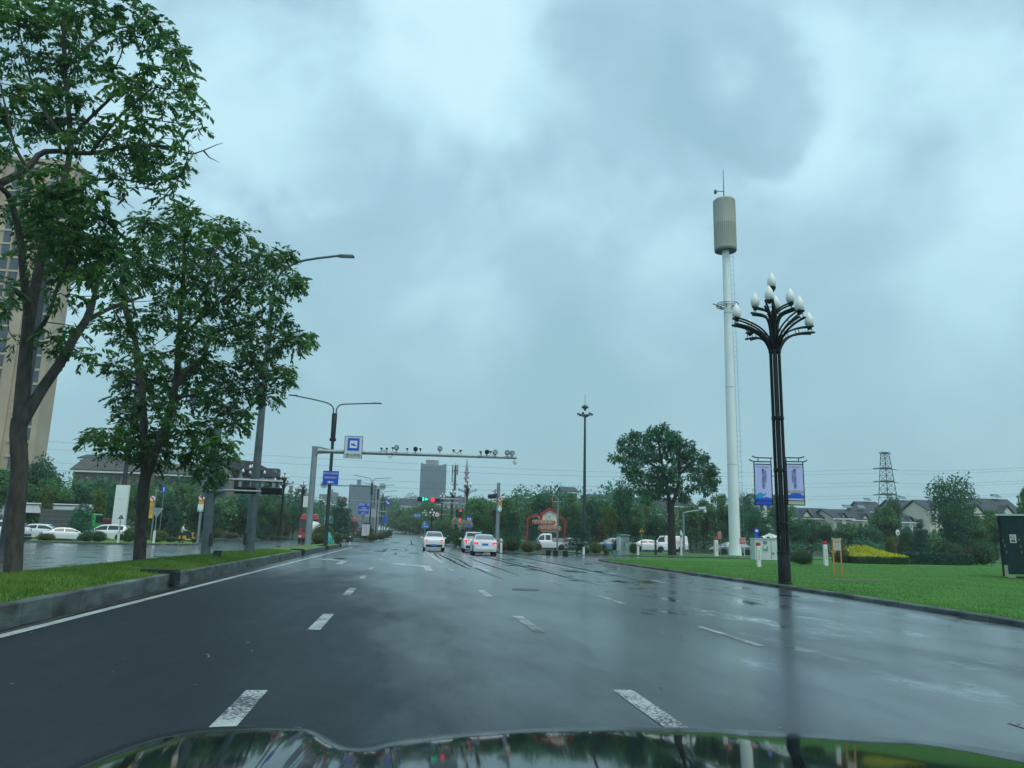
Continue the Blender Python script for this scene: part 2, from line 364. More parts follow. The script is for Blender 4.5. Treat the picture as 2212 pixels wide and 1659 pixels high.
def grass_mat(name, c1, c2, c3):
    m = bpy.data.materials.new(name); m.use_nodes = True; t = m.node_tree; L = t.links.new
    b = t.nodes['Principled BSDF']; tc = N('ShaderNodeTexCoord', t); vec = tc.outputs['Object']
    b.inputs['Roughness'].default_value = .75; b.inputs['Specular IOR Level'].default_value = .25
    n1 = N('ShaderNodeTexNoise', t); n1.inputs['Scale'].default_value = .55; n1.inputs['Detail'].default_value = 5; L(vec, n1.inputs['Vector'])
    n2 = N('ShaderNodeTexNoise', t); n2.inputs['Scale'].default_value = 14; n2.inputs['Detail'].default_value = 4; L(vec, n2.inputs['Vector'])
    m1 = N('ShaderNodeMapRange', t); m1.inputs[1].default_value = .35; m1.inputs[2].default_value = .68; L(n1.outputs[0], m1.inputs[0])
    a = N('ShaderNodeMix', t, data_type='RGBA'); a.inputs[6].default_value = tuple(c1)+(1,); a.inputs[7].default_value = tuple(c2)+(1,); L(m1.outputs[0], a.inputs[0])
    m2 = N('ShaderNodeMapRange', t); m2.inputs[1].default_value = .52; m2.inputs[2].default_value = .8; m2.inputs[4].default_value = .55; L(n2.outputs[0], m2.inputs[0])
    c = N('ShaderNodeMix', t, data_type='RGBA'); c.inputs[7].default_value = tuple(c3)+(1,); L(a.outputs[2], c.inputs[6]); L(m2.outputs[0], c.inputs[0]); L(c.outputs[2], b.inputs['Base Color'])
    n3 = N('ShaderNodeTexNoise', t); n3.inputs['Scale'].default_value = 60; n3.inputs['Detail'].default_value = 3; L(vec, n3.inputs['Vector'])
    bp = N('ShaderNodeBump', t); bp.inputs['Strength'].default_value = .9; bp.inputs['Distance'].default_value = .03; L(n3.outputs[0], bp.inputs['Height']); L(bp.outputs[0], b.inputs['Normal'])
    return m
GRS = grass_mat('lawn_grass', (.034, .150, .012), (.066, .215, .016), (.06, .15, .018))
GRM = grass_mat('median_grass', (.080, .190, .026), (.135, .245, .038), (.14, .18, .045))
GRD = grass_mat('rough_ground', (.022, .060, .022), (.045, .09, .03), (.05, .06, .03))

def grid(name, xs, ys, zf, m, kind='structure'):
    b = MB(); nx, ny = len(xs), len(ys)
    b.v = [(x, y, zf(x, y)) for y in ys for x in xs]
    b.f = [(j*nx+i, j*nx+i+1, (j+1)*nx+i+1, (j+1)*nx+i) for j in range(ny-1) for i in range(nx-1)]
    b.m = [0]*len(b.f)
    return struct(b.build(name, m, smooth=True), kind)
grid('ground', [-900, -300, -120, -60, -20, 0, 20, 60, 120, 300, 900], [-60, 0, 40, 70]+list(range(80, 200, 6))+list(range(200, 1000, 40)), lambda x, y: T(x, y)-.05-(.012*max(0, y-400)*.6), GRD)
ys0 = [-14, 0, 20, 40, 60, 76]+list(range(80, 114, 3))
grid('junction_road', [-44, -20, -5, 5, 12, 30, 70], ys0, lambda x, y: T(x, y), ASPH)
def rk(Y): return float(np.interp(Y, [100, 115, 228, 322, 397, 531, 700], [6.9, 6.6, 5.4, 3.1, -1.1, -6.0, -18]))
def lk(Y): return float(np.interp(Y, [100, 112, 164, 230, 322, 377, 531, 700], [-4.3, -4.3, -4.0, -4.0, -5.2, -7.4, -14, -30]))
def ribbon(name, fl, fr, ys, m, off=0.):
    b = MB()
    for i, y in enumerate(ys): b.v += [(fl(y), y, T(0, y)+off), (fr(y), y, T(0, y)+off)]
    b.f = [(2*i, 2*i+1, 2*i+3, 2*i+2) for i in range(len(ys)-1)]; b.m = [0]*len(b.f)
    return struct(b.build(name, m, smooth=True))
yf = list(range(113, 200, 6))+list(range(200, 640, 12))
ribbon('far_road', lambda y: lk(y)-.3, lambda y: rk(y)+.3, yf, ASPH)
ribbon('opposite_road', lambda y: lk(y)-18, lambda y: lk(y)-7, yf, ASPH)

KERB = None
def kerb_mat():
    m = mat('kerb_concrete', (.085, .108, .104), .7, 0, .6, 2.2, .5, 30, stretch=(1, .6, 2.5)); t = m.node_tree; L = t.links.new
    b = t.nodes['Principled BSDF']; tc = N('ShaderNodeTexCoord', t); sep = N('ShaderNodeSeparateXYZ', t); L(tc.outputs['Object'], sep.inputs[0])
    fr = N('ShaderNodeMath', t, operation='FRACT'); L(sep.outputs[1], fr.inputs[0])
    lt = N('ShaderNodeMath', t, operation='LESS_THAN'); lt.inputs[1].default_value = .016; L(fr.outputs[0], lt.inputs[0])
    fl = N('ShaderNodeMath', t, operation='FLOOR'); L(sep.outputs[1], fl.inputs[0])
    wn = N('ShaderNodeTexWhiteNoise', t, noise_dimensions='1D'); L(fl.outputs[0], wn.inputs['W'])
    hs = N('ShaderNodeHueSaturation', t); old = b.inputs['Base Color'].links[0].from_socket
    v = N('ShaderNodeMapRange', t); v.inputs[3].default_value = .75; v.inputs[4].default_value = 1.2; L(wn.outputs[0], v.inputs[0]); L(v.outputs[0], hs.inputs['Value']); L(old, hs.inputs['Color'])
    mx = N('ShaderNodeMix', t, data_type='RGBA'); L(hs.outputs[0], mx.inputs[6]); mx.inputs[7].default_value = (.02, .025, .022, 1); L(lt.outputs[0], mx.inputs[0]); L(mx.outputs[2], b.inputs['Base Color'])
    return m
KERB = kerb_mat()
def inset(poly, d):
    n = len(poly); out = []
    area = sum(poly[i][0]*poly[(i+1) % n][1]-poly[(i+1) % n][0]*poly[i][1] for i in range(n)); sg = 1 if area > 0 else -1
    for i in range(n):
        p0, p1, p2 = Vector(poly[i-1]), Vector(poly[i]), Vector(poly[(i+1) % n])
        a = (p1-p0).normalized(); b = (p2-p1).normalized()
        na = Vector((-a.y, a.x))*sg; nb = Vector((-b.y, b.x))*sg
        k = (na+nb); k = k/max(.35, (1+na.dot(nb)))
        out.append(tuple(p1+k*d))
    return out
def bed(poly, h, m, kname='kerb', tname='lawn', kw=.16, top=None):
    inn = inset(poly, kw); n = len(poly)
    inb = inset(poly, .03)
    b = MB()
    for (x, y) in poly: b.v.append((x, y, T(x, y)-.04))
    for (x, y) in poly: b.v.append((x, y, T(x, y)+h-.025))
    for (x, y) in inb: b.v.append((x, y, T(x, y)+h))
    for (x, y) in inn: b.v.append((x, y, T(x, y)+h))
    for (x, y) in inn: b.v.append((x, y, T(x, y)+h-.06))
    for k in range(4):
        for i in range(n): b.f.append((k*n+i, k*n+(i+1) % n, (k+1)*n+(i+1) % n, (k+1)*n+i)); b.m.append(0)
    struct(b.build(kname, KERB))
    t = MB(); t.v = [(x, y, T(x, y)+h-.02) for x, y in inn]; t.f = [tuple(range(n))]; t.m = [0]
    bm = bmesh.new(); vs = [bm.verts.new(v) for v in t.v]; bm.faces.new(vs)
    bmesh.ops.recalc_face_normals(bm, faces=bm.faces); 
    for f in bm.faces:
        if f.normal.z < 0: f.normal_flip()
    bmesh.ops.triangulate(bm, faces=bm.faces[:])
    me = bpy.data.meshes.new(tname); bm.to_mesh(me); bm.free(); me.materials.append(m)
    o = bpy.data.objects.new(tname, me); C.objects.link(o); struct(o)
# --- planted median between the carriageways
mY = [-12, 0, 5, 10.5, 14, 18.5, 22, 26, 30, 35.4, 42, 50, 60, 70, 76, 79.5, 81.2, 82]
def mR(Y): return float(np.interp(Y, [-12, 10.5, 18.5, 35.4, 60, 76, 79.5, 81.2, 82], [-4.6, -4.76, -5.0, -5.3, -5.6, -5.75, -5.95, -6.2, -6.45]))
def mLf(Y): return float(np.interp(Y, [-12, 18, 27, 33, 62, 76, 79.5, 81.2, 82], [-8.0, -8.0, -8.1, -8.0, -7.7, -7.45, -7.2, -6.95, -6.75]))
MEDH = .30
bpoly = [(mR(y), y) for y in mY]+[(mLf(y), y) for y in reversed(mY)]
def median_bed():
    inn = inset(bpoly, .15); n = len(bpoly); b = MB(); inb = inset(bpoly, .025)
    for (x, y) in bpoly: b.v.append((x, y, -.04))
    for (x, y) in bpoly: b.v.append((x, y, MEDH-.02))
    for (x, y) in inb: b.v.append((x, y, MEDH))
    for (x, y) in inn: b.v.append((x, y, MEDH))
    for (x, y) in inn: b.v.append((x, y, MEDH-.08))
    for k in range(4):
        for i in range(n): b.f.append((k*n+i, k*n+(i+1) % n, (k+1)*n+(i+1) % n, (k+1)*n+i)); b.m.append(0)
    struct(b.build('median_kerb', KERB))
    g = MB(); ys = list(np.arange(-11, 81.6, .5)); nx = 9
    for y in ys:
        a, c = mLf(y)+.13, mR(y)-.13
        for i in range(nx):
            t = i/(nx-1); x = a+(c-a)*t
            g.v.append((x, y, MEDH-.03+.09*math.sin(PI*t)+.02*math.sin(x*3+y*1.7)*math.sin(PI*t)))
    g.f = [(j*nx+i, j*nx+i+1, (j+1)*nx+i+1, (j+1)*nx+i) for j in range(len(ys)-1) for i in range(nx-1)]; g.m = [0]*len(g.f)
    struct(g.build('median_grass', GRM, smooth=True))
median_bed()
def medz(x, y):
    a, c = mLf(y)+.13, mR(y)-.13; t = min(1, max(0, (x-a)/(c-a))); return MEDH-.03+.09*math.sin(PI*t)
# --- lawn on the near side, kerbed, curving away at the side street
LK = [(9.0, -12), (9.6, 4), (10.15, 10), (10.6, 14), (11.0, 19), (11.25, 24), (11.5, 32), (11.7, 40), (11.84, 45), (12.3, 48.3), (13.4, 51), (15.5, 53.6), (18.5, 56), (23, 58.5), (34, 62), (60, 67), (90, 70), (90, -12)]
LH = .10
bed(LK, LH, GRS)
# lawn beyond the slip road, corner islands, far verges
bed([(15.6, 82), (15.7, 76), (16.3, 70), (17.6, 66.5), (20, 64.3), (24, 64.2), (34, 66), (60, 71), (90, 74), (90, 86), (40, 84.5), (16.5, 84)], .10, GRS)
bed([(7.45, 69), (7.9, 66), (9.2, 63.3), (11.3, 62), (13, 62.4), (14.3, 64.5), (14.6, 68), (13.6, 76), (12, 82), (8, 82), (7.5, 80)], .12, GRD)
bed([(-4.3, 111.5), (-4.15, 135), (-4.0, 164), (-4.0, 229), (-5.2, 322), (-8.2, 322), (-6.9, 230), (-7.0, 164), (-7.4, 125), (-7.6, 112), (-7.2, 109.5), (-6.0, 108.3), (-4.9, 109.3)], .16, GRD)
bed([(-60, 66.5), (-34, 66.2), (-29.2, 65.8), (-22.6, 64.2), (-18.6, 66), (-17.3, 68.6), (-17.6, 72), (-20, 80), (-24, 86), (-60, 88)], .14, GRM)
bed([(-60, 106), (-24, 104), (-20.8, 103), (-19, 106), (-18.4, 120), (-18, 160), (-22, 320), (-60, 320)], .14, GRD)
bed([(6.75, 112), (7.3, 108.5), (9, 106), (90, 108), (90, 130), (12, 130), (11, 228), (9, 322), (3.1, 322), (5.4, 228), (6.2, 150)], .14, GRD)
# small gore in front of the corner: brick red paving
BRK = mat('red_paving', (.12, .07, .06), .45, 0, .3, 12, .3, 40)
b = MB(); b.add([(11.0, 30, .004), (11.35, 30, .004), (11.72, 45.5, .004), (12.4, 49.2, .004), (14.8, 53.8, .004), (20, 58.4, .004), (19, 60, .004), (13, 54.5, .004), (11.3, 48, .004)], [tuple(range(9))]); struct(b.build('footway_strip', BRK))

# --- painted markings
def paint_mat(name, wear):
    m = mat(name, (.40, .44, .43), .5, 0, .1, 3); t = m.node_tree; L = t.links.new; b = t.nodes['Principled BSDF']
    tc = N('ShaderNodeTexCoord', t); nz = N('ShaderNodeTexNoise', t); nz.inputs['Scale'].default_value = 34; nz.inputs['Detail'].default_value = 5; nz.inputs['Roughness'].default_value = .7; L(tc.outputs['Object'], nz.inputs['Vector'])
    n2 = N('ShaderNodeTexNoise', t); n2.inputs['Scale'].default_value = 1.3; n2.inputs['Detail'].default_value = 3; L(tc.outputs['Object'], n2.inputs['Vector'])
    ad = N('ShaderNodeMath', t, operation='MULTIPLY_ADD'); ad.inputs[1].default_value = .5; L(n2.outputs[0], ad.inputs[0]); L(nz.outputs[0], ad.inputs[2])
    mr = N('ShaderNodeMapRange', t); mr.inputs[1].default_value = wear; mr.inputs[2].default_value = wear+.10; L(ad.outputs[0], mr.inputs[0])
    mx = N('ShaderNodeMix', t, data_type='RGBA'); old = b.inputs['Base Color'].links[0].from_socket; L(old, mx.inputs[6]); mx.inputs[7].default_value = (.04, .045, .047, 1); L(mr.outputs[0], mx.inputs[0]); L(mx.outputs[2], b.inputs['Base Color'])
    return m
PNT = paint_mat('road_paint', .80); PWN = paint_mat('worn_road_paint', .72); PFD = paint_mat('faded_road_paint', .70)
def strip(pts, wdt, m, name='lane_marking', z=.004, taper=False):
    b = MB(); pts = [Vector(p) for p in pts]
    for i, p in enumerate(pts):
        t = (pts[min(i+1, len(pts)-1)]-pts[max(0, i-1)]).normalized(); nrm = Vector((-t.y, t.x))
        for s in (1, -1): q = p+nrm*(wdt if not taper else wdt*math.sin(PI*(i+.25)/(len(pts)-.5))**.6)/2*s; b.v.append((q.x, q.y, T(q.x, q.y)+z))
    b.f = [(2*i+1, 2*i+3, 2*i+2, 2*i) for i in range(len(pts)-1)]; b.m = [0]*len(b.f)
    return struct(b.build(name, m))
strip([(-4.42, -8), (-4.5, 10), (-4.55, 20), (-4.6, 40), (-4.63, 60), (-4.72, 76), (-4.9, 80)], .15, PNT, 'edge_line')
for k in range(0, 6):
    ya, yb = .58+6.17*k-2.1, .58+6.17*k
    strip([(-1.09, ya), (-1.09, yb)], .17, PWN if k < 3 else PFD)
    strip([(1.93, ya), (1.93, yb)], .17, PWN if k != 4 else PFD)
    strip([(4.53, ya-1.25), (4.55, yb-1.25)], .11, PFD if k != 2 else PWN)
    if k > 2: strip([(8.2, ya), (8.2, yb)], .12, PFD)
strip([(-1.07, 38), (-1.02, 74)], .15, PFD); strip([(1.95, 38), (1.98, 80)], .16, PNT); strip([(4.6, 36), (4.7, 72)], .14, PFD); strip([(7.4, 30), (7.4, 46), (7.35, 61)], .16, PWN)
for x in np.arange(-4.2, 2.2, 1.02): strip([(x, 84.2), (x+.52, 84.2)], .55, PNT, 'crossing_marking')
for x in np.arange(-4.2, 6.5, 1.02): strip([(x, 89.2), (x+.5, 89.2)], .5, PFD, 'crossing_marking')
strip([(-4.4, 81.6), (1.9, 81.8)], .22, PFD, 'stop_line'); strip([(2.2, 66.0), (7.2, 66.2)], .3, PFD, 'stop_line')
def arrow(x, y, turn, m, L=6.0):
    b = MB(); z = .005
    def q(l): b.add([(x+px, y+py, z) for px, py in l], [tuple(range(len(l)))])
    if turn:      # shaft bending to the left
        q([(-.14, 0), (.14, 0), (.14, L*.64), (-.14, L*.46)]); q([(-.14, L*.46), (.14, L*.64), (-.85, L*.88), (-.85, L*.70)]); q([(-.85, L*.60), (-.85, L*1.0), (-1.55, L*.84)])
    else:
        q([(-.13, 0), (.13, 0), (.13, L*.6), (-.13, L*.6)]); q([(-.38, L*.58), (.38, L*.58), (0, L)])
    struct(b.build('arrow_marking', m))
arrow(1.05, 29.0, True, PNT, 7.4); arrow(3.3, 29.5, False, PNT); arrow(6.2, 34, False, PFD); arrow(-2.6, 34, True, PWN, 7)
arrow(.6, 62, True, PFD)
# wheel tracks in the right lanes, their dark reflections painted as matte strips
TRKREF = mat('track_reflection_dark', (.006, .009, .011), .6, 0, .2, 3, spec=.12)
rs = random.Random(4)
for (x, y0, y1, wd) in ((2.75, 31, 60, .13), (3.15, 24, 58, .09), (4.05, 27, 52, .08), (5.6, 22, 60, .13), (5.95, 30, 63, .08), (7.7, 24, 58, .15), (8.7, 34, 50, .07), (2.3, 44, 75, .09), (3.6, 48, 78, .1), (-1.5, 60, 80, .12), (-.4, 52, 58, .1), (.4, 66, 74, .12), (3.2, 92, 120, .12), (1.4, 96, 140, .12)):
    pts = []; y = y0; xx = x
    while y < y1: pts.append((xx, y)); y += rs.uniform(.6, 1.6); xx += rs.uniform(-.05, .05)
    strip(pts, wd*1.5, TRKREF, 'track_reflection', .0025, True)
for (x, y, s) in ((-1.6, 62, .5), (-.6, 70, .5), (-2.9, 66, .4), (.9, 58, .35), (-3.1, 41, .3), (1.4, 100, .6), (3.4, 104, .7), (-.9, 112, .6), (4.6, 118, .8)):
    pts = [(x+s*(1+.35*rs.random())*math.cos(a)*.9, y+2.6*s*(1+.4*rs.random())*math.sin(a)) for a in np.linspace(0, 2*PI, 13)[:-1]]
    b = MB(); b.add([(p[0], p[1], T(*p)+.003) for p in pts], [tuple(range(12))]); struct(b.build('road_puddle', mat('puddle_film', (.01, .012, .013), .05, 0, .1, 2)))

# --- grass blades: one mass per bed
rng = np.random.default_rng(5)
def blades(name, xy, z, h, wd, m):
    n = len(xy); c = np.column_stack([xy, z]); a = rng.random(n)*2*PI
    s = np.column_stack([np.cos(a), np.sin(a), np.zeros(n)])*wd
    tip = c+np.column_stack([rng.normal(size=n)*.35, rng.normal(size=n)*.35, np.ones(n)])*(h*(.5+rng.random(n)))[:, None]
    o = quads(name, np.stack([c-s, c+s, tip+s*.25, tip-s*.25], 1), m); o['kind'] = 'stuff'; return o
GBL = leafmat('grass_blades_median', (.050, .150, .018), (.180, .270, .042), .3, .6, 0, .9)
GBL2 = leafmat('grass_blades_lawn', (.030, .112, .014), (.115, .215, .030), .3, .6, 0, .28)
yy = 6+36*rng.random(70000)**1.4
aa = np.array([mLf(y)+.1 for y in yy]); cc = np.array([mR(y)-.1 for y in yy]); tt = rng.random(len(yy))
xx = aa+(cc-aa)*tt
blades('median_grass_blades', np.column_stack([xx, yy]), MEDH-.04+.09*np.sin(PI*tt), .06, .006, GBL)
yy = 9+40*rng.random(120000)**1.3
k0 = np.interp(yy, [p[1] for p in LK[1:10]], [p[0] for p in LK[1:10]])+.12
xx = k0+26*rng.random(len(yy))**1.5
blades('lawn_grass_blades', np.column_stack([xx, yy]), np.full(len(yy), LH-.025), .030, .005, GBL2)

# fallen leaves and grit scattered on the carriageway
rg = np.random.default_rng(12); n = 260
px_ = np.concatenate([-4.7+rg.random(150)**2*3.5, rg.uniform(-4.5, 10.5, 110)]); py_ = np.concatenate([rg.uniform(5, 40, 150), rg.uniform(3.5, 30, 110)]); c = np.column_stack([px_, py_, np.full(n, .009)])
a = rg.random(n)*2*PI; d = np.column_stack([np.cos(a), np.sin(a), rg.normal(size=n)*.12])
o = quads('fallen_leaves', leaves(rg, c, d, np.tile([0, 0, 1.], (n, 1)), .022+.045*rg.random(n)**2, .012+.02*rg.random(n)), leafmat('leaf_litter', (.16, .11, .035), (.42, .40, .28), .1, .6, 0, 2)); o['kind'] = 'stuff'
IRON = mat('cast_iron', (.03, .034, .036), .35, .6, .3, 20, .5, 60)
for x, y in ((3.1, 19.5), (8.9, 27), (.2, 47), (-2.9, 29)):
    b = MB(); b.lathe([(.34, .002), (.34, .006), (.30, .007), (.30, .0045), (.02, .0045)], (x, y, 0), 26); tag(b.build('manhole_cover', IRON), {3.1: 'round iron cover in the lane right of the nearest dashes', 8.9: 'round iron cover in the wet lane by the lawn kerb', .2: 'small far iron cover short of the turn arrow', -2.9: 'round iron cover in the lane beside the median'}[x], 'manhole cover')
PATCH = mat('asphalt_patch', (.010, .014, .016), .5, 0, .25, 6, .3, 60, spec=.25)
# silt along the gutters
SILT = mat('gutter_silt', (.040, .042, .038), .7, 0, .5, 3, .6, 40)
strip([(mR(y)+.10+.03*math.sin(y*1.3), y) for y in np.arange(-8, 79, .8)], .10, SILT, 'gutter_silt', .002)

b = MB(); c0 = S(1838, 1252, .1); rs = random.Random(8); pts = [(c0.x+1.1*(1+.4*rs.random())*math.cos(a), c0.y+.55*(1+.4*rs.random())*math.sin(a), LH-.012) for a in np.linspace(0, 2*PI, 17)[:-1]]; b.add(pts, [tuple(range(16))]); struct(b.build('bare_soil', mat('bare_soil', (.11, .10, .07), .9, 0, .4, 6)))

# ================================================================== TREES
class Cloud: pass
def foliage(name, arr, m, parent): return quads(name, arr, m, parent)
LF1 = leafmat('leaf_street_tree', (.012, .088, .046), (.145, .300, .056), .44, .42, 0, .6)
LF2 = leafmat('leaf_dark_broadleaf', (.014, .105, .066), (.055, .195, .070), .3, .5, .25, .5)
LF3 = leafmat('leaf_mid_green', (.032, .145, .058), (.115, .255, .062), .3, .5, .25, .5)
LF4 = leafmat('leaf_yellow_green', (.060, .125, .022), (.150, .200, .030), .35, .5, .2, .6)
LF5 = leafmat('leaf_pine', (.010, .075, .055), (.028, .120, .062), .15, .5, .15, .8)
LF6 = leafmat('leaf_clipped_bush', (.075, .150, .020), (.190, .240, .030), .25, .5, .15, 1.2)
LF7 = leafmat('leaf_russet', (.085, .060, .024), (.14, .085, .03), .25, .5, .15, .8)
LF8 = leafmat('leaf_golden_hedge', (.42, .46, .015), (.68, .64, .03), .3, .5, 0, 1.2)
LF9 = leafmat('leaf_dark_bush', (.020, .095, .034), (.060, .160, .040), .25, .5, .2, 1.0)

def limb(mb, pts, r0, r1, n=8):
    m = len(pts); mb.tube(pts, [r0+(r1-r0)*i/(m-1) for i in range(m)], n)
def smoothpts(pts, k=3):
    pts = [Vector(p) for p in pts]; out = []
    for i in range(len(pts)-1):
        p0 = pts[max(0, i-1)]; p1 = pts[i]; p2 = pts[i+1]; p3 = pts[min(len(pts)-1, i+2)]
        for j in range(k):
            t = j/k
            out.append(.5*((2*p1)+(-p0+p2)*t+(2*p0-5*p1+4*p2-p3)*t*t+(-p0+3*p1-3*p2+p3)*t**3))
    return out+[pts[-1]]
def inpoly(x, y, poly):
    c = False; n = len(poly)
    for i in range(n):
        x1, y1 = poly[i]; x2, y2 = poly[i-1]
        if (y1 > y) != (y2 > y) and x < (x2-x1)*(y-y1)/(y2-y1)+x1: c = not c
    return c

def street_tree(label, base, limbs, clumps, seed, per, L, W, leaf=LF1, rl=.36, ttag=None, twigs=()):
    """base: world base point; limbs: list of (points, r0, r1); clumps: (x,y,z,r), all in world metres"""
    t = thing('street_tree', label, 'tree', base)
    B = Vector(base); mb = MB()
    for pts, r0, r1 in limbs:
        pp = smoothpts([Vector(p)-B for p in pts]); m = len(pp); mb.tube(pp, [r0+(r1-r0)*i/(m-1) for i in range(m)], 12 if r0 > .1 else 7)
    rg = random.Random(seed)
    nodes = []
    for pts, r0, r1 in limbs:
        pp = smoothpts([Vector(p)-B for p in pts], 3)[3:]; nodes += [(p, max(.012, .35*(r0+(r1-r0)*i/len(pp)))) for i, p in enumerate(pp)]
    todo = [(Vector(c[:3])-B, c[3]) for c in clumps]
    todo.sort(key=lambda q: min((q[0]-e[0]).length for e in nodes))
    for c, r in todo:                                   # each spray of leaves hangs on a twig from the nearest wood
        e, er = min(nodes, key=lambda q: (q[0]-c).length+(.5 if q[0].z > c.z+.2 else 0)); d = (e-c).length
        if d < .08: continue
        side = Vector((rg.uniform(-1, 1), rg.uniform(-1, 1), rg.uniform(-.3, .9)))*d*.16
        p1, p2 = e.lerp(c, .35)+side, e.lerp(c, .72)+side*.7; r0 = min(er*.8, .03); pp = smoothpts([e, p1, p2, c], 2); mb.tube(pp, [r0+(.008-r0)*i/(len(pp)-1) for i in range(len(pp))], 5)
        nodes.append((c, .016)); nodes.append((p2, .02))
        for k in range(2):
            q = c+Vector((rg.uniform(-1, 1), rg.uniform(-1, 1), rg.uniform(-.2, .8)))*r*.8; mb.tube([c, c.lerp(q, .5)+Vector((0, 0, .03)), q], [.008, .005, .002], 4)
    for pts in twigs:
        pp = [Vector(p)-B for p in pts]; mb.tube(pp, [.022*(1-.8*i/(len(pp)-1)) for i in range(len(pp))], 5)
    mb.build('trunk', BARK, t, smooth=True)
    r2 = np.random.default_rng(seed)
    arr = sprays(r2, [(x-B.x, y-B.y, z-B.z, r) for x, y, z, r in clumps], per, L, W, 10, rl)
    foliage('crown', arr, leaf, t)
    return t
# --- nearest tree on the median
Y1 = 16.6; b1 = P(30, 1241, Y1); rr = random.Random(11)
def q1(u, v, dy=0.): return P(u, v, Y1+dy)
lim1 = [([(b1.x-.0, Y1, .15), q1(29, 1205), q1(34, 1120), q1(42, 1010), q1(39, 940), q1(42, 905)], .168, .150),
        ([q1(42, 925), q1(48, 850), q1(54, 780), q1(60, 715), q1(62, 680)], .145, .11),
        ([q1(62, 690), q1(52, 600, -.3), q1(43, 510, -.5), q1(22, 430, -.9), q1(0, 404, -1.2), q1(-60, 340, -1.5)], .09, .04),
        ([q1(62, 700), q1(74, 630, .3), q1(86, 566, .4), q1(100, 500, .5), q1(116, 440, .5), q1(140, 385, .6), q1(152, 300, .6), q1(140, 150, .4), q1(138, 40, .3)], .11, .04),
        ([q1(66, 730), q1(80, 715, -.4), q1(104, 682, -.8), q1(126, 615, -1.0), q1(150, 560, -1.2)], .06, .02),
        ([q1(40, 925), q1(60, 892), q1(93, 837, .2), q1(132, 781, .4), q1(159, 731, .6), q1(188, 688, .8), q1(200, 650, 1.0)], .125, .075),
        ([q1(190, 690, .8), q1(250, 660, 1.2), q1(311, 640, 1.5)], .06, .025), ([q1(200, 655, 1.0), q1(215, 600, 1.2), q1(240, 540, 1.3), q1(270, 500, 1.2)], .06, .02),
        ([q1(-60, 420, -1.), q1(0, 396, -.9), q1(60, 363, -.6), q1(98, 327, -.5), q1(196, 331, -.2), q1(298, 314, .2), q1(370, 318, .4)], .085, .03),
        ([q1(58, 364, -.6), q1(30, 310, -.8), q1(14, 240, -1.0), q1(0, 180, -1.0)], .04, .015), ([q1(140, 150, .4), q1(200, 90, .8), q1(260, 60, 1.2), q1(330, 55, 1.2)], .04, .015),
        ([q1(150, 300, .6), q1(220, 230, .2), q1(300, 160, -.3), q1(360, 150, -.4)], .045, .015), ([q1(196, 331, -.2), q1(260, 250, -.5), q1(330, 190, -.8)], .04, .015),
        ([q1(116, 440, .5), q1(180, 400, 0), q1(240, 385, -.2), q1(330, 400, -.4)], .04, .015), ([q1(138, 300), q1(90, 230, .8), q1(60, 150, 1.), q1(40, 60, 1.)], .045, .015)]
cl1 = [(90, 60, 130), (250, 60, 120), (420, 90, 150), (600, 70, 140), (750, 60, 120), (950, 60, 110), (1080, 120, 90), (150, 200, 110), (430, 230, 120), (560, 330, 120), (880, 230, 100), (1030, 320, 95), (1170, 200, 80), (1240, 330, 115), (1320, 440, 80), (1180, 480, 85), (80, 420, 105), (230, 380, 70), (420, 480, 120), (600, 480, 130), (750, 520, 110), (850, 600, 85), (950, 650, 120), (1100, 560, 85), (1280, 580, 85), (1380, 560, 60), (1430, 650, 45), (60, 680, 125), (250, 680, 120), (420, 640, 125), (600, 690, 100), (1050, 740, 100), (1200, 720, 80), (1330, 750, 50), (1420, 810, 80), (1440, 910, 40), (150, 850, 115), (330, 850, 120), (480, 880, 125), (640, 900, 80), (930, 880, 110), (1060, 950, 100), (1180, 880, 70), (100, 1000, 80), (300, 960, 80), (560, 1000, 115), (760, 1000, 80), (900, 1040, 100), (1080, 1070, 105), (1250, 1010, 55), (1370, 1060, 55), (800, 1180, 90), (950, 1170, 115), (1130, 1190, 105), (1290, 1200, 75), (1360, 1250, 45), (60, 1180, 85), (250, 1230, 70), (380, 1190, 70), (560, 1270, 90), (850, 1270, 70), (1050, 1290, 75), (1200, 1300, 75), (1280, 1380, 50), (935, 1370, 28), (1200, 1420, 40), (420, 1310, 110), (650, 1380, 100), (270, 1390, 100), (-120, 80, 150), (-150, 420, 140), (-140, 760, 150), (-120, 1060, 120)]
cl1 = [(x*.2976, y*.2976, r*.2976) for x, y, r in cl1]
cl1 += [(165, 450, 36), (76, 450, 20), (80, 500, 30), (132, 484, 42), (198, 467, 36), (198, 516, 42), (132, 533, 40), (116, 582, 28), (165, 582, 36), (20, 620, 30), (20, 665, 26), (142, 642, 20), (110, 722, 24), (99, 750, 22), (176, 762, 25), (205, 756, 15), (230, 590, 32), (240, 540, 34), (215, 640, 22), (33, 735, 16), (200, 700, 18), (165, 705, 16)]
cl1 += [(70, 410, 28), (112, 428, 32), (150, 428, 34), (192, 425, 32), (60, 470, 24), (100, 472, 32), (150, 500, 34), (100, 530, 30), (182, 540, 34), (215, 480, 30), (140, 572, 30), (190, 592, 28), (58, 540, 20), (88, 612, 18), (20, 455, 20), (225, 520, 24)]
cl1w = []
for (x, y, r) in cl1:
    r *= .92; p = q1(x, y, rr.uniform(-2.2, 2.2)); cl1w.append((p.x, p.y, p.z, r/FPX*p.y))
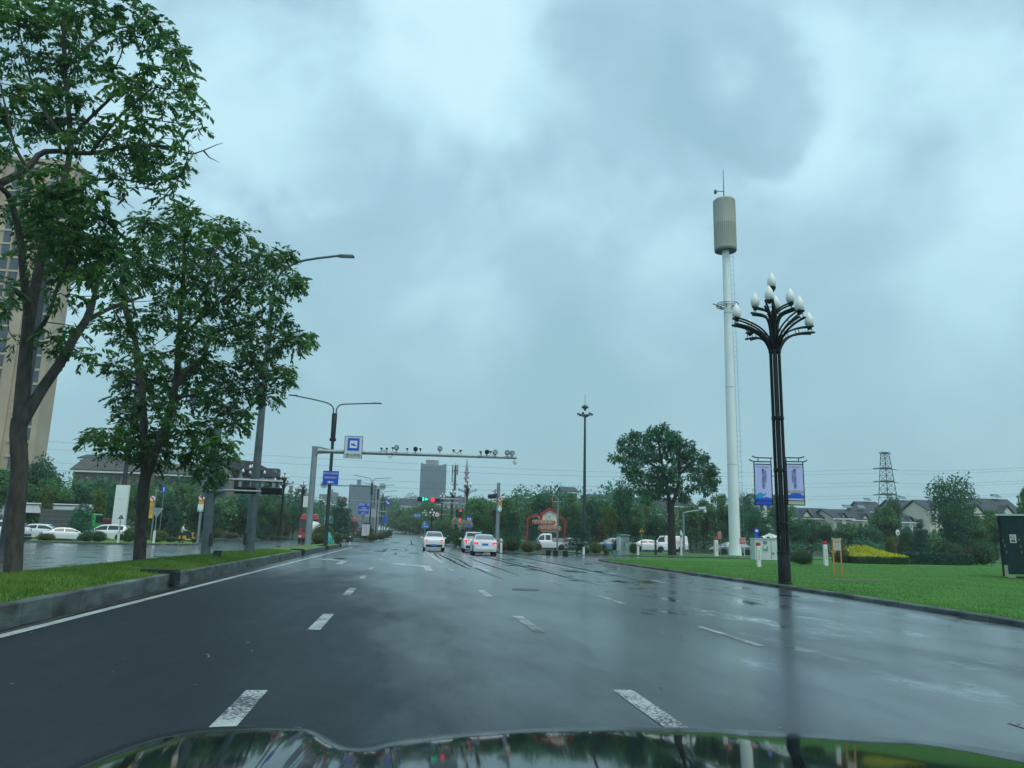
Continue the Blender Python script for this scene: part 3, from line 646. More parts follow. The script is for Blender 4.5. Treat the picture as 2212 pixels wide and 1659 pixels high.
street_tree('tall leafy street tree with a forked trunk, nearest on the grass median', (b1.x, Y1, .3), lim1, cl1w, 21, 44, .15, .066, rl=.27, twigs=[[q1(345, 320, .3), q1(417, 333, .3), q1(440, 325, .3), q1(470, 312, .3), q1(482, 309, .3)], [q1(440, 326, .3), q1(452, 340, .3), q1(474, 351, .3)], [q1(206, 412), q1(240, 424), q1(270, 436), q1(290, 450)]])
# --- second tree on the median
Y2 = 24.2; b2 = P(301, 1216, Y2); rr = random.Random(5)
def q2(u, v, dy=0.): return P(u, v, Y2+dy)
lim2 = [([(b2.x, Y2, .15), q2(302, 1190), q2(306, 1120), q2(309, 1063), q2(316, 1020)], .180, .155),
        ([q2(314, 1030), q2(311, 950), q2(307, 847), q2(298, 797, .2), q2(291, 731, .4), q2(271, 675, .5), q2(262, 600, .5)], .13, .05),
        ([q2(318, 1025), q2(342, 960), q2(362, 905), q2(380, 830), q2(385, 748, -.2), q2(392, 650, -.3), q2(398, 560, -.3), q2(395, 480, -.2)], .14, .04),
        ([q2(378, 840), q2(405, 800, .4), q2(436, 779, .7), q2(450, 741, .9), q2(466, 721, 1.), q2(500, 706, 1.2), q2(560, 690, 1.4)], .09, .03),
        ([q2(386, 740), q2(430, 690, -.6), q2(478, 650, -1.), q2(540, 600, -1.2), q2(600, 570, -1.2)], .06, .02), ([q2(393, 650), q2(440, 580, .6), q2(480, 520, 1.), q2(500, 490, 1.2)], .05, .015),
        ([q2(290, 735), q2(265, 700, -.5), q2(240, 660, -.8)], .04, .015), ([q2(300, 830), q2(275, 820, -.5), q2(250, 790, -.9)], .04, .015), ([q2(375, 860), q2(440, 850, -.8), q2(520, 840, -1.3), q2(590, 830, -1.5)], .05, .015),
        ([q2(316, 1010), q2(280, 960, -.5), q2(235, 945, -.9), q2(200, 935, -1.)], .05, .015), ([q2(345, 960), q2(400, 930, .8), q2(450, 940, 1.2), q2(490, 960, 1.4)], .05, .015), ([q2(560, 690, 1.4), q2(610, 720, 1.4), q2(660, 728, 1.4)], .03, .01)]
pol2 = [(288, 480), (340, 450), (400, 440), (440, 470), (475, 478), (515, 468), (560, 510), (605, 540), (640, 575), (638, 602), (590, 640), (618, 690), (675, 728), (640, 745), (606, 770), (630, 815), (585, 850), (596, 880), (535, 880), (548, 925), (500, 965), (488, 1010), (452, 1030), (415, 1000), (370, 1010), (330, 1000), (290, 985), (262, 1000), (215, 985), (192, 940), (235, 925), (280, 940), (275, 900), (248, 870), (238, 800), (262, 770), (236, 735), (226, 700), (262, 640), (240, 580)]
pol2 = [(395+(x-395)*.95, 740+(y-740)*.96) for x, y in pol2]
holes = [(225, 655, 26), (345, 730, 22), (310, 655, 18), (470, 760, 14), (330, 905, 18), (440, 690, 12), (548, 660, 14), (520, 800, 12), (420, 890, 12), (365, 600, 10)]
cl2w = []; pts2 = []
for _ in range(9000):
    x, y = rr.uniform(180, 690), rr.uniform(430, 1040)
    r = rr.uniform(17, 32)
    if not inpoly(x, y, pol2) or any((x-a)**2+(y-b)**2 < (c+r*.6)**2 for a, b, c in holes): continue
    if any((x-a)**2+(y-b)**2 < (.70*(r+c))**2 for a, b, c in pts2): continue
    pts2.append((x, y, r)); p = q2(x, y, rr.uniform(-2.6, 2.6)); cl2w.append((p.x, p.y, p.z, r/FPX*p.y*.95))
for (x, y, r) in ((660, 730, 13), (645, 605, 14), (625, 822, 14), (200, 945, 18), (450, 1028, 12), (472, 1005, 14), (408, 448, 18), (478, 486, 22), (610, 545, 20)):
    p = q2(x, y, rr.uniform(-1, 1)); cl2w.append((p.x, p.y, p.z, r/FPX*p.y*1.1))
street_tree('broad round street tree on the median hiding the foot of a lamp arm, second from the kerb end', (b2.x, Y2, .3), lim2, cl2w, 33, 50, .165, .072, rl=.30)
bpy.data.objects['street_tree.001']['label'] = 'broad dense street tree on the median in front of two grey poles'
# --- lone tree on the lawn
p3 = S(1452, 1199, .1); Y3 = p3.y; rr = random.Random(9)
def q3(u, v, dy=0.): return P(u, v, Y3+dy)
lim3 = [([(p3.x, Y3, 0), q3(1451, 1170), q3(1450, 1120), q3(1447, 1085)], .40, .30), ([q3(1449, 1100), q3(1440, 1050), q3(1432, 1010), q3(1425, 970), q3(1420, 930)], .20, .06), ([q3(1450, 1100), q3(1462, 1060), q3(1468, 1020), q3(1462, 975), q3(1450, 940)], .2, .06),
        ([q3(1437, 1030), q3(1405, 1000, 1.), q3(1370, 985, 1.5), q3(1345, 985, 2.)], .1, .03), ([q3(1468, 1025), q3(1500, 995, -1.), q3(1530, 985, -1.5)], .1, .03), ([q3(1466, 1010), q3(1500, 1010, 1.), q3(1535, 1020, 1.5)], .07, .02)]
pol3 = [(1325, 988), (1345, 970), (1340, 950), (1365, 935), (1395, 938), (1410, 925), (1440, 922), (1460, 940), (1478, 955), (1498, 960), (1500, 978), (1530, 985), (1552, 1020), (1545, 1055), (1520, 1065), (1505, 1045), (1495, 1065), (1480, 1080), (1455, 1060), (1425, 1065), (1400, 1090), (1380, 1060), (1395, 1040), (1360, 1040), (1345, 1000)]
holes = [(1395, 1008, 6), (1470, 1022, 7), (1500, 1000, 6), (1430, 1000, 6), (1420, 965, 4), (1485, 1042, 6), (1445, 1045, 5)]
cl3 = []; pts3 = []
for _ in range(6000):
    x, y = rr.uniform(1320, 1560), rr.uniform(915, 1095); r = rr.uniform(9, 15)
    if not inpoly(x, y, pol3) or any((x-a)**2+(y-b)**2 < (c+r*.5)**2 for a, b, c in holes) or any((x-a)**2+(y-b)**2 < (.55*(r+c))**2 for a, b, c in pts3): continue
    pts3.append((x, y, r)); p = q3(x, y, rr.uniform(-3, 3)); s = r/FPX*p.y; cl3.append((p.x, p.y, p.z, s, s, s*.75))
t = thing('lawn_tree', 'dark rounded tree standing alone on the lawn between the grey cabinet and the white mast', 'tree', (p3.x, Y3, .1)); mb = MB(); B3 = Vector((p3.x, Y3, .1))
for pts, r0, r1 in lim3:
    pp = smoothpts([Vector(p)-B3 for p in pts]); mb.tube(pp, [r0+(r1-r0)*i/(len(pp)-1) for i in range(len(pp))], 10)
for c in cl3[::2]:
    c = Vector(c[:3])-B3; e = min([Vector(p)-B3 for pts, _, _ in lim3 for p in pts[2:]], key=lambda q: (q-c).length); mb.tube([e, (e+c)/2+Vector((0, 0, .1)), c], [.05, .03, .01], 5)
mb.build('trunk', BARKD, t, smooth=True)
arr = clump_leaves(np.random.default_rng(3), [(x-B3.x, y-B3.y, z-B3.z, a*1.1, b_*1.1, c*1.1) for x, y, z, a, b_, c in cl3], 130, .34, .14, 1.1)
foliage('crown', arr, LF2, t)

# --- tree and shrub kinds that are copied
def proto_tree(name, seed, H, Rd, leaf, ncl, per, L, W, trunk_h=.28, droop=.5, shape='round'):
    rg = np.random.default_rng(seed); t = thing(name, 'x', 'tree'); mb = MB()
    cl = []
    for i in range(ncl):
        p = unit(rg.normal(size=3)); k = rg.random()**.4
        zc = H*(trunk_h+1)/2; hz = H*(1-trunk_h)/2
        if shape == 'tall': rad = Rd*(.75+.25*rg.random())
        elif shape == 'vase': rad = Rd*(.5+.5*(p[2]*k+1)/2)*1.1
        else: rad = Rd
        c = np.array([p[0]*k*rad*.85, p[1]*k*rad*.85, zc+p[2]*k*hz*.85]); s = Rd*rg.uniform(.26, .44)
        cl.append((c[0], c[1], c[2], s, s, s*.72))
    mb.tube([(0, 0, -.3), (0, 0, H*trunk_h), (Rd*.06, 0, H*.62), (Rd*.1, .1, H*.86)], [H*.022, H*.017, H*.010, H*.003], 7)
    for c in cl[::2]:
        z0 = min(c[2]-.1, H*(trunk_h+.1+.25*rg.random())); mb.tube([(0, 0, z0), (c[0]*.5, c[1]*.5, (z0+c[2])/2), c[:3]], [H*.008, H*.005, .01], 5)
    mb.build('trunk', BARKD, t, smooth=True)
    foliage('crown', clump_leaves(rg, cl, per, L, W, droop), leaf, t)
    return t
def proto_pine(name, seed, H, Rd, leaf, tiers=6):
    """cloud-pruned pine: flat pads of needles on a bent trunk"""
    rg = np.random.default_rng(seed); t = thing(name, 'x', 'tree'); mb = MB()
    tr = [(0, 0, -.2), (.12, 0, H*.25), (-.1, .1, H*.5), (.05, 0, H*.75), (0, 0, H*.96)]; mb.tube(smoothpts(tr), [H*.03*(1-.07*i) for i in range(13)], 8)
    cl = []
    for i in range(tiers):
        z = H*(.22+.76*i/(tiers-1)); rr_ = Rd*(1.0-.62*i/(tiers-1))
        n = max(1, 5-int(i*4.2/(tiers-1)))
        for k in range(n):
            a = 2*PI*k/n+i*1.3+rg.random()*.6; d = rr_*.62 if n > 1 else 0
            c = (d*math.cos(a), d*math.sin(a), z+rg.uniform(-.12, .12)); s = rr_*(.5 if n > 1 else .8)
            cl.append(c+(s, s, s*.34+.07)); mb.tube([(0, 0, z-.25*rr_), c], [.05, .02], 5)
    mb.build('trunk', BARKD, t, smooth=True)
    foliage('crown', clump_leaves(rg, cl, 330, .20, .07, -.2, .35), leaf, t)
    return t
def proto_bush(name, seed, rx, rz, leaf, n=2600, L=.11, core=True, squash=.0, lumps=0):
    rg = np.random.default_rng(seed); t = thing(name, 'x', 'bush')
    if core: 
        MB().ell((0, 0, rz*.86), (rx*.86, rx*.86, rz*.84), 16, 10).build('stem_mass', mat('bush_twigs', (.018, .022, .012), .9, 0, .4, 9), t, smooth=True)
    cl = [(0, 0, rz*.88, rx*.97, rx*.97, rz*.97)]
    p = unit(rg.normal(size=(n, 3))); p = p[p[:, 2] > -.8]; n = len(p)
    wob = 1+.05*np.sin(p[:, 0]*5+seed)+.05*np.sin(p[:, 1]*6+p[:, 2]*5)
    if lumps: wob += lumps*np.sin(p[:, 0]*9+p[:, 2]*7)*np.sin(p[:, 1]*8+seed)
    pos = np.array([0, 0, rz*.88])+p*np.array([rx, rx, rz])*(wob*(.86+.16*rg.random(n)))[:, None]
    d = unit(p*.8+rg.normal(size=(n, 3))*.8); nr = unit(p+rg.normal(size=(n, 3))*.5)
    foliage('leaf_shell', leaves(rg, pos, d, nr, L*(.6+.8*rg.random(n)), L*.5*(.6+.8*rg.random(n))), leaf, t)
    return t
PROTO = dict(
    A=proto_tree('broadleaf_tree', 1, 9, 3.4, LF2, 44, 170, .40, .23, .2),
    B=proto_tree('broadleaf_tree', 2, 9, 3.0, LF3, 40, 170, .38, .21, .2),
    D=proto_tree('yellowing_tree', 3, 7, 1.7, LF4, 26, 100, .30, .13, .15, .7, 'vase'),
    E=proto_tree('bamboo_clump', 4, 9, 2.6, LF3, 46, 170, .46, .11, .06, 1.0, 'tall'),
    F=proto_tree('sparse_tree', 5, 9, 3.6, LF2, 40, 80, .34, .16, .18, .4, 'vase'),
    G=proto_tree('small_round_tree', 6, 6.5, 2.3, LF3, 30, 130, .34, .20, .28),
    K=proto_tree('russet_tree', 8, 5, 1.9, LF7, 20, 80, .28, .16, .15),
    N=proto_pine('cloud_pruned_pine', 7, 4.4, 1.9, LF5), M=proto_pine('cloud_pruned_pine', 17, 5.2, 2.3, LF5, 7),
    O=proto_bush('clipped_ball_bush', 8, 1.5, 1.2, LF6, 3600, .12), Q=proto_bush('rounded_shrub', 9, 1.0, .75, LF9, 2000, .13, lumps=.05), U=proto_bush('loose_shrub', 10, 1.1, .85, LF4, 1500, .14, lumps=.12), V=proto_bush('russet_shrub', 12, 1.0, .7, LF7, 1300, .13, lumps=.1))
PH = dict(A=9, B=9, D=7, E=9, F=9, G=6.5, K=5, N=4.4, M=5.2, O=2.3, Q=1.45, U=1.6, V=1.35); PR = dict(A=3.5, B=3.2, D=1.9, E=2.8, F=3.8, G=2.4, K=2.0, N=1.9, M=2.3, O=1.55, Q=1.05, U=1.15, V=1.05)
_used = set()
def plant(kind, u, vtop, Y, label, cat='tree', hw=None, zoff=.1, group=None, z0=None):
    """copy of a kind whose top shows at row vtop, hw = half width in pixels, standing at distance Y on the terrain"""
    x = XAT(u, Y); zb = (T(0, Y)+zoff) if z0 is None else z0
    h = P(u, vtop, Y).z-zb; s = h/PH[kind]; sx = s if hw is None else hw/FPX*Y/PR[kind]
    src = PROTO[kind]
    if kind not in _used: o = src; _used.add(kind); o.location = (x, Y, zb); o.scale = (sx, sx, s); o.rotation_euler = (0, 0, rr.uniform(0, 6.28)); o['label'] = label
    else: o = copy_tree(src, (x, Y, zb), rr.uniform(0, 6.28), label, (sx, sx, s))
    o['category'] = cat
    if group: o['group'] = group
    return o
rr = random.Random(77)
BT = 'trees'
# (kind, u, v_top, Y, half width px, label)
TREES = [
 # behind the near median trees, far side of the opposite road
 ('B', -15, 1010, 96, 60, 'big green tree behind the white gateway at the picture edge'), ('A', 62, 985, 104, 42, 'tall round-topped tree in front of the beige tower'), ('B', 95, 1030, 100, 40, 'mid green tree over the white canopy beside the forked trunk'),
 ('D', 92, 1035, 88, 16, 'thin yellowing tree behind the white canopy'), ('D', 203, 1040, 88, 22, 'yellow-green slim tree beside the white pylon sign'), ('A', 150, 1040, 104, 40, 'dark tree behind the white canopy roof'), ('A', 205, 1030, 108, 42, 'dark tree between the canopy and the white pylon sign'), ('A', 232, 1062, 92, 18, 'narrow dark tree close behind the white pylon sign'),
 ('B', 290, 1040, 100, 34, 'green tree right beside the white pylon sign'), ('A', 345, 1062, 104, 38, 'dark tree above the give-way sign back'), ('B', 390, 1045, 112, 42, 'wide tree behind the person with the scooter'), ('A', 440, 1070, 108, 34, 'dark tree behind the no-left-turn sign pole'), ('B', 480, 1075, 116, 30, 'green tree between the two grey median poles'), ('A', 520, 1070, 118, 30, 'dark tree just beyond the tall lamp column'), ('B', 560, 1072, 122, 30, 'bright green tree under the unfinished concrete building'), ('B', 600, 1085, 126, 28, 'green tree under the clustered bulb lamp'), ('A', 632, 1088, 132, 24, 'dark tree behind the red truck cab'), ('B', 672, 1092, 150, 22, 'green tree behind the camera gantry post'),
 ('G', 715, 1105, 168, 18, 'small tree behind the cloud-pruned pine on the median'),
 # beyond the junction, over the red pavilion sign
 ('E', 1030, 1064, 118, 38, 'tall feathery bamboo clump beside the lamp with white bulbs'), ('E', 1062, 1072, 124, 30, 'bamboo clump directly behind the no-U-turn sign pole'), ('B', 1094, 1076, 116, 36, 'leaning green tree between the signal pole and the white house'), ('D', 1142, 1086, 114, 12, 'slim pale yellow tree beside the red pavilion sign'), ('A', 1172, 1056, 122, 34, 'dark domed tree above the red pavilion sign'), ('F', 1190, 1046, 126, 20, 'twiggy treetop above the red pavilion sign'), ('B', 1224, 1064, 116, 30, 'green tree between the pavilion sign and the high mast'), ('E', 1240, 1080, 108, 20, 'pale bamboo clump beside the high mast light'), ('A', 1288, 1072, 112, 34, 'dark tree behind the high mast light'), ('A', 1345, 1038, 92, 30, 'dark tall tree leaning behind the lone lawn tree'), ('D', 1318, 1080, 90, 20, 'yellow-green tree behind the grey cabinet'), ('K', 1300, 1122, 96, 16, 'small russet tree beside the grey cabinet'), ('B', 1372, 1096, 96, 30, 'green tree above the triangular warning sign'), ('D', 1398, 1075, 100, 16, 'yellowish tree in front of the cream house'), ('A', 1420, 1112, 98, 30, 'dark tree low behind the lone lawn tree'), ('G', 1492, 1090, 104, 26, 'bright green tree beside the camera pole arm'), ('B', 1520, 1078, 110, 30, 'mid green tree between the camera pole and the white mast'), ('B', 1556, 1066, 106, 32, 'olive tree just beside the white mast'), ('A', 1600, 1082, 104, 32, 'dark tree behind the bus stop sign'), ('F', 1618, 1042, 112, 26, 'feathery tall tree behind the white mast'), ('A', 1640, 1094, 96, 30, 'dark tree above the white equipment cabinet'), ('B', 1690, 1070, 108, 30, 'green tree behind the banner lamp column'), ('A', 1722, 1116, 96, 28, 'dark green tree under the cream banner'), ('B', 1752, 1119, 104, 30, 'green tree in front of the first cream row house'), ('A', 1792, 1130, 98, 32, 'dark tree behind the orange notice board'), ('B', 1836, 1131, 100, 34, 'bushy tree in front of the gabled cream house'), ('A', 1872, 1132, 96, 32, 'dark tree behind the yellow hedge'), ('B', 1912, 1092, 102, 34, 'large green tree below the lattice pylon'), ('G', 1935, 1072, 120, 18, 'round tree at the foot of the lattice pylon'), ('F', 2068, 1000, 78, 74, 'wide sparse tree above the dark pines near the shed'), ('A', 2062, 1085, 74, 32, 'dense dark tree under the sparse branches near the shed'), ('A', 1965, 1136, 90, 28, 'dark tree beside the small white house gable'), ('B', 2105, 1112, 84, 30, 'olive tree beside the dark green shed'), ('B', 2150, 1100, 90, 40, 'leafy tree behind the dark green shed'), ('B', 2225, 1050, 60, 28, 'bright tree at the edge behind the shed roof'),
]
for k, u, v, Y, hw, lb in TREES: plant(k, u, v, Y, lb, 'tree', hw)
PINES = [('M', 172, 1090, 74, 30, 'tall cloud-pruned pine in front of the green truck'), ('M', 732, 1076, 92, 36, 'tiered pine on the median behind the clipped ball bush'), ('N', 790, 1130, 118, 22, 'small tiered pine on the island beyond the junction'), ('N', 375, 1108, 100, 22, 'tiered pine behind the two round shrubs near the scooter'), ('N', 545, 1125, 108, 20, 'tiered pine beside the russet hedge behind the lamp column'), ('N', 577, 1130, 112, 18, 'tiered pine between the lamp column and the red truck'), ('N', 986, 1125, 104, 14, 'small pine behind the front white car'), ('M', 1106, 1111, 76, 21, 'cloud-pruned pine beside the signal pole'), ('M', 1152, 1139, 80, 17, 'low cloud-pruned pine under the red pavilion sign'), ('M', 1246, 1132, 72, 34, 'layered pine between the pale blue car and the high mast'), ('M', 1990, 1125, 62, 26, 'dark layered pine beside the yellow hedge'), ('N', 2070, 1125, 60, 40, 'dark spreading pine near the shed')]
for k, u, v, Y, hw, lb in PINES: plant(k, u, v, Y, lb, 'pine', hw)
BUSH = [('O', 698, 1131, 76, 24, 'large clipped ball bush at the end of the median', .3), ('U', 690, 1151, 70, 16, 'small mottled shrub in front of the clipped ball bush', .3), ('U', 731, 1152, 78, 9, 'small pale shrub right of the clipped ball bush', .3),
 ('Q', 53, 1163, 66, 11, 'small dark shrub hiding a white car door', .14), ('U', 99, 1152, 66, 17, 'loose wide shrub between two parked white cars', .14), ('Q', 130, 1163, 70, 30, 'broad dark shrub at the foot of the tall pine', .14), ('Q', 186, 1148, 66, 13, 'bright green round shrub beside the tall pine', .14), ('Q', 214, 1147, 67, 14, 'dark round shrub at the kerb beside the white pylon sign', .14), ('Q', 279, 1140, 68, 13, 'tall green shrub behind the second trunk', .14), ('O', 346, 1145, 76, 16, 'pale clipped ball bush beside the give-way post', .14), ('Q', 340, 1160, 72, 11, 'low dark shrub in front of the pale ball bush', .14), ('Q', 370, 1158, 74, 12, 'dark round shrub close to the scooter', .14), ('O', 604, 1124, 122, 8, 'small yellow ball-topped shrub above the russet hedge', .14),
 ('O', 465, 1140, 108, 14, 'dark clipped bush behind the grey pole', .14), ('U', 500, 1150, 106, 16, 'brownish shrub between the two grey poles', .14), ('O', 512, 1114, 122, 22, 'olive round tree-like bush behind the lamp column', .14), ('Q', 565, 1155, 110, 10, 'low green shrub on the far verge by the lamp column', .14), ('V', 588, 1156, 108, 8, 'small brown shrub on the far verge', .14), ('Q', 604, 1158, 110, 9, 'small dark shrub on the verge near the red truck', .14), ('V', 602, 1128, 128, 26, 'long russet hedge behind the verge shrubs', .14),
 ('U', 805, 1153, 114, 12, 'green shrub on the far median island', .16), ('V', 822, 1151, 122, 9, 'brown shrub on the far median island', .16), ('Q', 833, 1148, 140, 8, 'dark shrub along the far median island', .16), ('U', 840, 1145, 165, 7, 'pale shrub farther along the median island', .16),
 ('Q', 955, 1150, 112, 10, 'dark shrub behind the front white car roof', .14), ('Q', 965, 1158, 104, 9, 'round shrub beside the front white car', .14), ('O', 1141, 1167, 64, 17, 'clipped olive ball bush on the corner island', .12), ('V', 1086, 1168, 66, 10, 'brown shrub next to the rear white sedan', .12), ('Q', 1106, 1158, 68, 20, 'tall dark shrub on the corner island', .12), ('O', 1287, 1170, 66, 14, 'bright green ball bush near the grey cabinet', .1), ('Q', 1265, 1182, 66, 10, 'low shrub left of the bright ball bush', .1), ('U', 1310, 1184, 66, 7, 'small pale shrub right of the bright ball bush', .1), ('V', 1333, 1165, 68, 12, 'brown shrub behind the grey cabinet', .1), ('U', 1368, 1172, 74, 9, 'straggly shrub beside the warning sign post', .1),
 ('Q', 1730, 1189, 46, 24, 'low rounded shrub right of the banner lamp column', .1), ('Q', 1700, 1188, 50, 12, 'small shrub behind the banner lamp column', .1), ('U', 1818, 1174, 62, 18, 'wide grey-green shrub behind the notice board', .1), ('Q', 1816, 1185, 54, 16, 'low shrub left of the yellow hedge', .1), ('O', 1922, 1160, 61, 13, 'olive rounded bush over the yellow hedge', .1), ('Q', 1947, 1165, 61, 12, 'dark bush at the back of the yellow hedge', .1), ('Q', 2045, 1168, 57, 36, 'large dark bush in front of the spreading pine', .1), ('V', 2092, 1180, 58, 20, 'dull mauve shrub near the shed', .1), ('Q', 2120, 1165, 56, 26, 'dark bush beside the shed', .1)]
for k, u, v, Y, hw, lb, zo in BUSH: plant(k, u, v, Y, lb, 'bush', hw, zo)
# street trees in file along the far road, and the wooded slope behind them
n = 0
for i in range(18):
    Y = 128+i*15
    for side in (0, 1):
        x = rk(Y)+3.2+6.5*side; k = 'G' if side == 0 else 'B'
        o = copy_tree(PROTO[k], (x, Y+side*5, T(0, Y)+.1), rr.uniform(0, 6.28), None, ((.62, .62, .60) if side == 0 else (.8, .8, .72+.05*(i % 3))))
        o['group'] = 'trees lining the far road'; o['label'] = 'small kerbside tree in the file along the far road' if side == 0 else 'taller tree in the second file along the far road'
def wood(name, pts, seed, n_per, L):
    rg = np.random.default_rng(seed); cl = []
    for x, y, h, r in pts:
        for i in range(7):
            p = unit(rg.normal(size=3)); cl.append((x+p[0]*r*.6, y+p[1]*r*.6, T(0, y)+h*.55+p[2]*h*.34, r*.55, r*.55, h*.22))
    o = quads(name, clump_leaves(rg, cl, n_per, L, L*.55, .4), LF2 if seed % 2 else LF3); o['kind'] = 'stuff'; return o
rg = random.Random(3)
wood('woodland', [(rk(Y)+16+rg.uniform(-3, 6)+k*11, Y+rg.uniform(-4, 4), rg.uniform(8, 11)+k*1.2, 4.6) for Y in range(130, 380, 9) for k in range(3)], 1, 90, .65)
wood('woodland', [(u_, Y, rg.uniform(6.5, 9) if u_ < 58 else rg.uniform(3.2, 4.6), 4.4) for Y in (124, 134) for u_ in np.arange(18, 130, 5.5)], 2, 150, .55)
wood('woodland', [(XAT(u_, Y), Y, P(u_, v_+rg.uniform(-3, 4), Y).z-T(0, Y), 5.0) for u_, v_, Y in [(a, 1096-6*math.sin(a*.05), 262) for a in range(862, 1012, 7)]+[(a, 1112, 240) for a in range(885, 1000, 8)]], 6, 150, .7)
wood('woodland', [(lk(Y)-21-k*8+rg.uniform(-3, 3), Y, rg.uniform(6.5, 9.5), 4.4) for Y in range(126, 330, 10) for k in range(3)], 3, 90, .65)
wood('woodland', [(x, Y, rg.uniform(6, 8.5), 4.4) for Y in (112, 122) for x in np.arange(-110, -26, 5.5)], 4, 130, .55)
wood('woodland', [(-38+11*i+rg.uniform(-3, 3), 395+rg.uniform(0, 40), rg.uniform(13, 17), 8) for i in range(16)]+[(XAT(u_, 450), 450, P(u_, 1076+rg.uniform(-4, 5), 450).z-T(0, 450), 7) for u_ in range(806, 905, 7)], 5, 230, 1.1)
wood('undergrowth', [(x, 112+rg.uniform(-2, 4), rg.uniform(2, 3.2), 2.6) for x in np.arange(14, 95, 3)]+[(x, 92+rg.uniform(-3, 3), rg.uniform(1.6, 2.6), 2.2) for x in np.arange(44, 90, 3)]+[(x, 108+rg.uniform(-2, 3), rg.uniform(2, 3), 2.4) for x in np.arange(-80, -23, 3)], 7, 34, .34)
# yellow-topped hedge and pampas
def hedge(name, label, poly, Y0, depth, h, leaf_top, leaf_side, seed, rise=.0):
    x0, x1 = poly; rg = np.random.default_rng(seed); t = thing(name, label, 'hedge', ((x0+x1)/2, Y0+depth/2, .1)); hw = (x1-x0)/2
    MB().box((0, 0, h*.45), (2*hw-.2, depth-.2, h*.86)).build('stem_mass', mat('bush_twigs', (.018, .022, .012), .9, 0, .4, 9), t)
    n = int(1500*hw); p = np.column_stack([rg.uniform(-hw, hw, n), rg.uniform(-depth/2, depth/2, n), np.full(n, h)]); p[:, 2] += rise*(.35+.65*np.maximum(0, np.cos(p[:, 0]/hw*1.9-.35)))*(p[:, 1]/depth+.5)+rg.normal(size=n)*.035
    foliage('top_growth', leaves(rg, p, unit(rg.normal(size=(n, 3))+[0, -.2, .4]), unit(rg.normal(size=(n, 3))*.4+[0, 0, 1]), np.full(n, .13), np.full(n, .07)), leaf_top, t)
    n = int(700*hw); p = np.column_stack([rg.uniform(-hw, hw, n), np.full(n, -depth/2)+rg.normal(size=n)*.04, rg.uniform(0.03, h*.92, n)])
    foliage('side_growth', leaves(rg, p, unit(rg.normal(size=(n, 3))+[0, -.6, .2]), unit(rg.normal(size=(n, 3))*.5+[0, -1, 0]), np.full(n, .12), np.full(n, .06)), leaf_side, t)
Yh = 52.5
hedge('golden_hedge', 'clipped hedge with bright yellow top on the lawn', (XAT(1848, Yh), XAT(1962, Yh)), Yh, 3.6, .50, LF8, LF9, 3, .75)
hedge('dark_hedge', 'low dark clipped hedge along the foot of the dark pines', (XAT(1962, 54), XAT(2098, 54)), 54, 1.6, .72, LF5, LF5, 6, .1)
t = thing('pampas_grass', 'feathery cream pampas grass at the corner behind the white cars', 'plant', (XAT(998, 92), 92, T(0, 92)+.12)); rg = np.random.default_rng(2)
n = 1500; a = rg.random(n)*2*PI; base = np.column_stack([rg.normal(size=n)*.35, rg.normal(size=n)*.35, np.zeros(n)]); d = np.column_stack([np.cos(a)*.45, np.sin(a)*.45, np.ones(n)])
foliage('blades', leaves(rg, base, d, unit(rg.normal(size=(n, 3))), 1.3+.9*rg.random(n), np.full(n, .05)), LF3, t)
n = 500; k = rg.integers(0, 16, n); ca = rg.random(16)*2*PI; cr = .35+.8*rg.random(16); hz = 1.9+.7*rg.random(16)
base = np.column_stack([np.cos(ca[k])*cr[k], np.sin(ca[k])*cr[k], hz[k]])+np.column_stack([rg.normal(size=n)*.07, rg.normal(size=n)*.07, rg.uniform(-.05, .55, n)])
foliage('plumes', leaves(rg, base, unit(rg.normal(size=(n, 3))*.5+[0, 0, 1.]), unit(rg.normal(size=(n, 3))), np.full(n, .34), np.full(n, .11)), leafmat('plume', (.42, .38, .27), (.58, .54, .42), .4, .7, 0), t)

# ================================================================== BUILDINGS
BEI = mat('beige_stone', (.46, .37, .26), .8, 0, .16, .12, .2, 3)
BEID = mat('beige_stone_trim', (.52, .43, .31), .8, 0, .1, .4)
WGL = mat('window_glass', (.035, .065, .085), .12, 0, .6, .35, spec=.8)
WFR = mat('window_frame', (.025, .032, .04), .5, 0, .2, 2)
ROOF = mat('dark_roof_tile', (.032, .046, .058), .7, 0, .3, 1.2, .5, 6)
CREAM = mat('cream_render', (.66, .63, .50), .85, 0, .1, .8)
WREN = mat('white_render', (.66, .70, .68), .85, 0, .1, .8)
GREN = mat('grey_render', (.26, .29, .29), .85, 0, .15, .8)
TAN = mat('tan_render', (.22, .18, .13), .85, 0, .2, .5)
def window_part(parent, x, y, z, w_, h_, bars=1, name='window', rz=0.):
    m = MB(); m.box((0, 0, 0), (w_, .12, h_)); f = m.build(name, WFR, parent); f.location = (x, y, z); f.rotation_euler = (0, 0, rz)
    g = MB(); n = bars+1; pw = (w_-.12*(n+1)*.6)/n
    for i in range(n): g.box((-w_/2+.07+pw/2+i*(pw+.07), -.075, h_*.13), (pw, .03, h_*.66)); g.box((-w_/2+.07+pw/2+i*(pw+.07), -.075, -h_*.36), (pw, .03, h_*.22))
    p = g.build('pane', WGL, f)
    return f
def copy_part(src, parent, loc):
    c = src.copy(); C.objects.link(c); c.parent = parent; c.location = loc
    for ch in src.children: d = ch.copy(); C.objects.link(d); d.parent = c
    return c
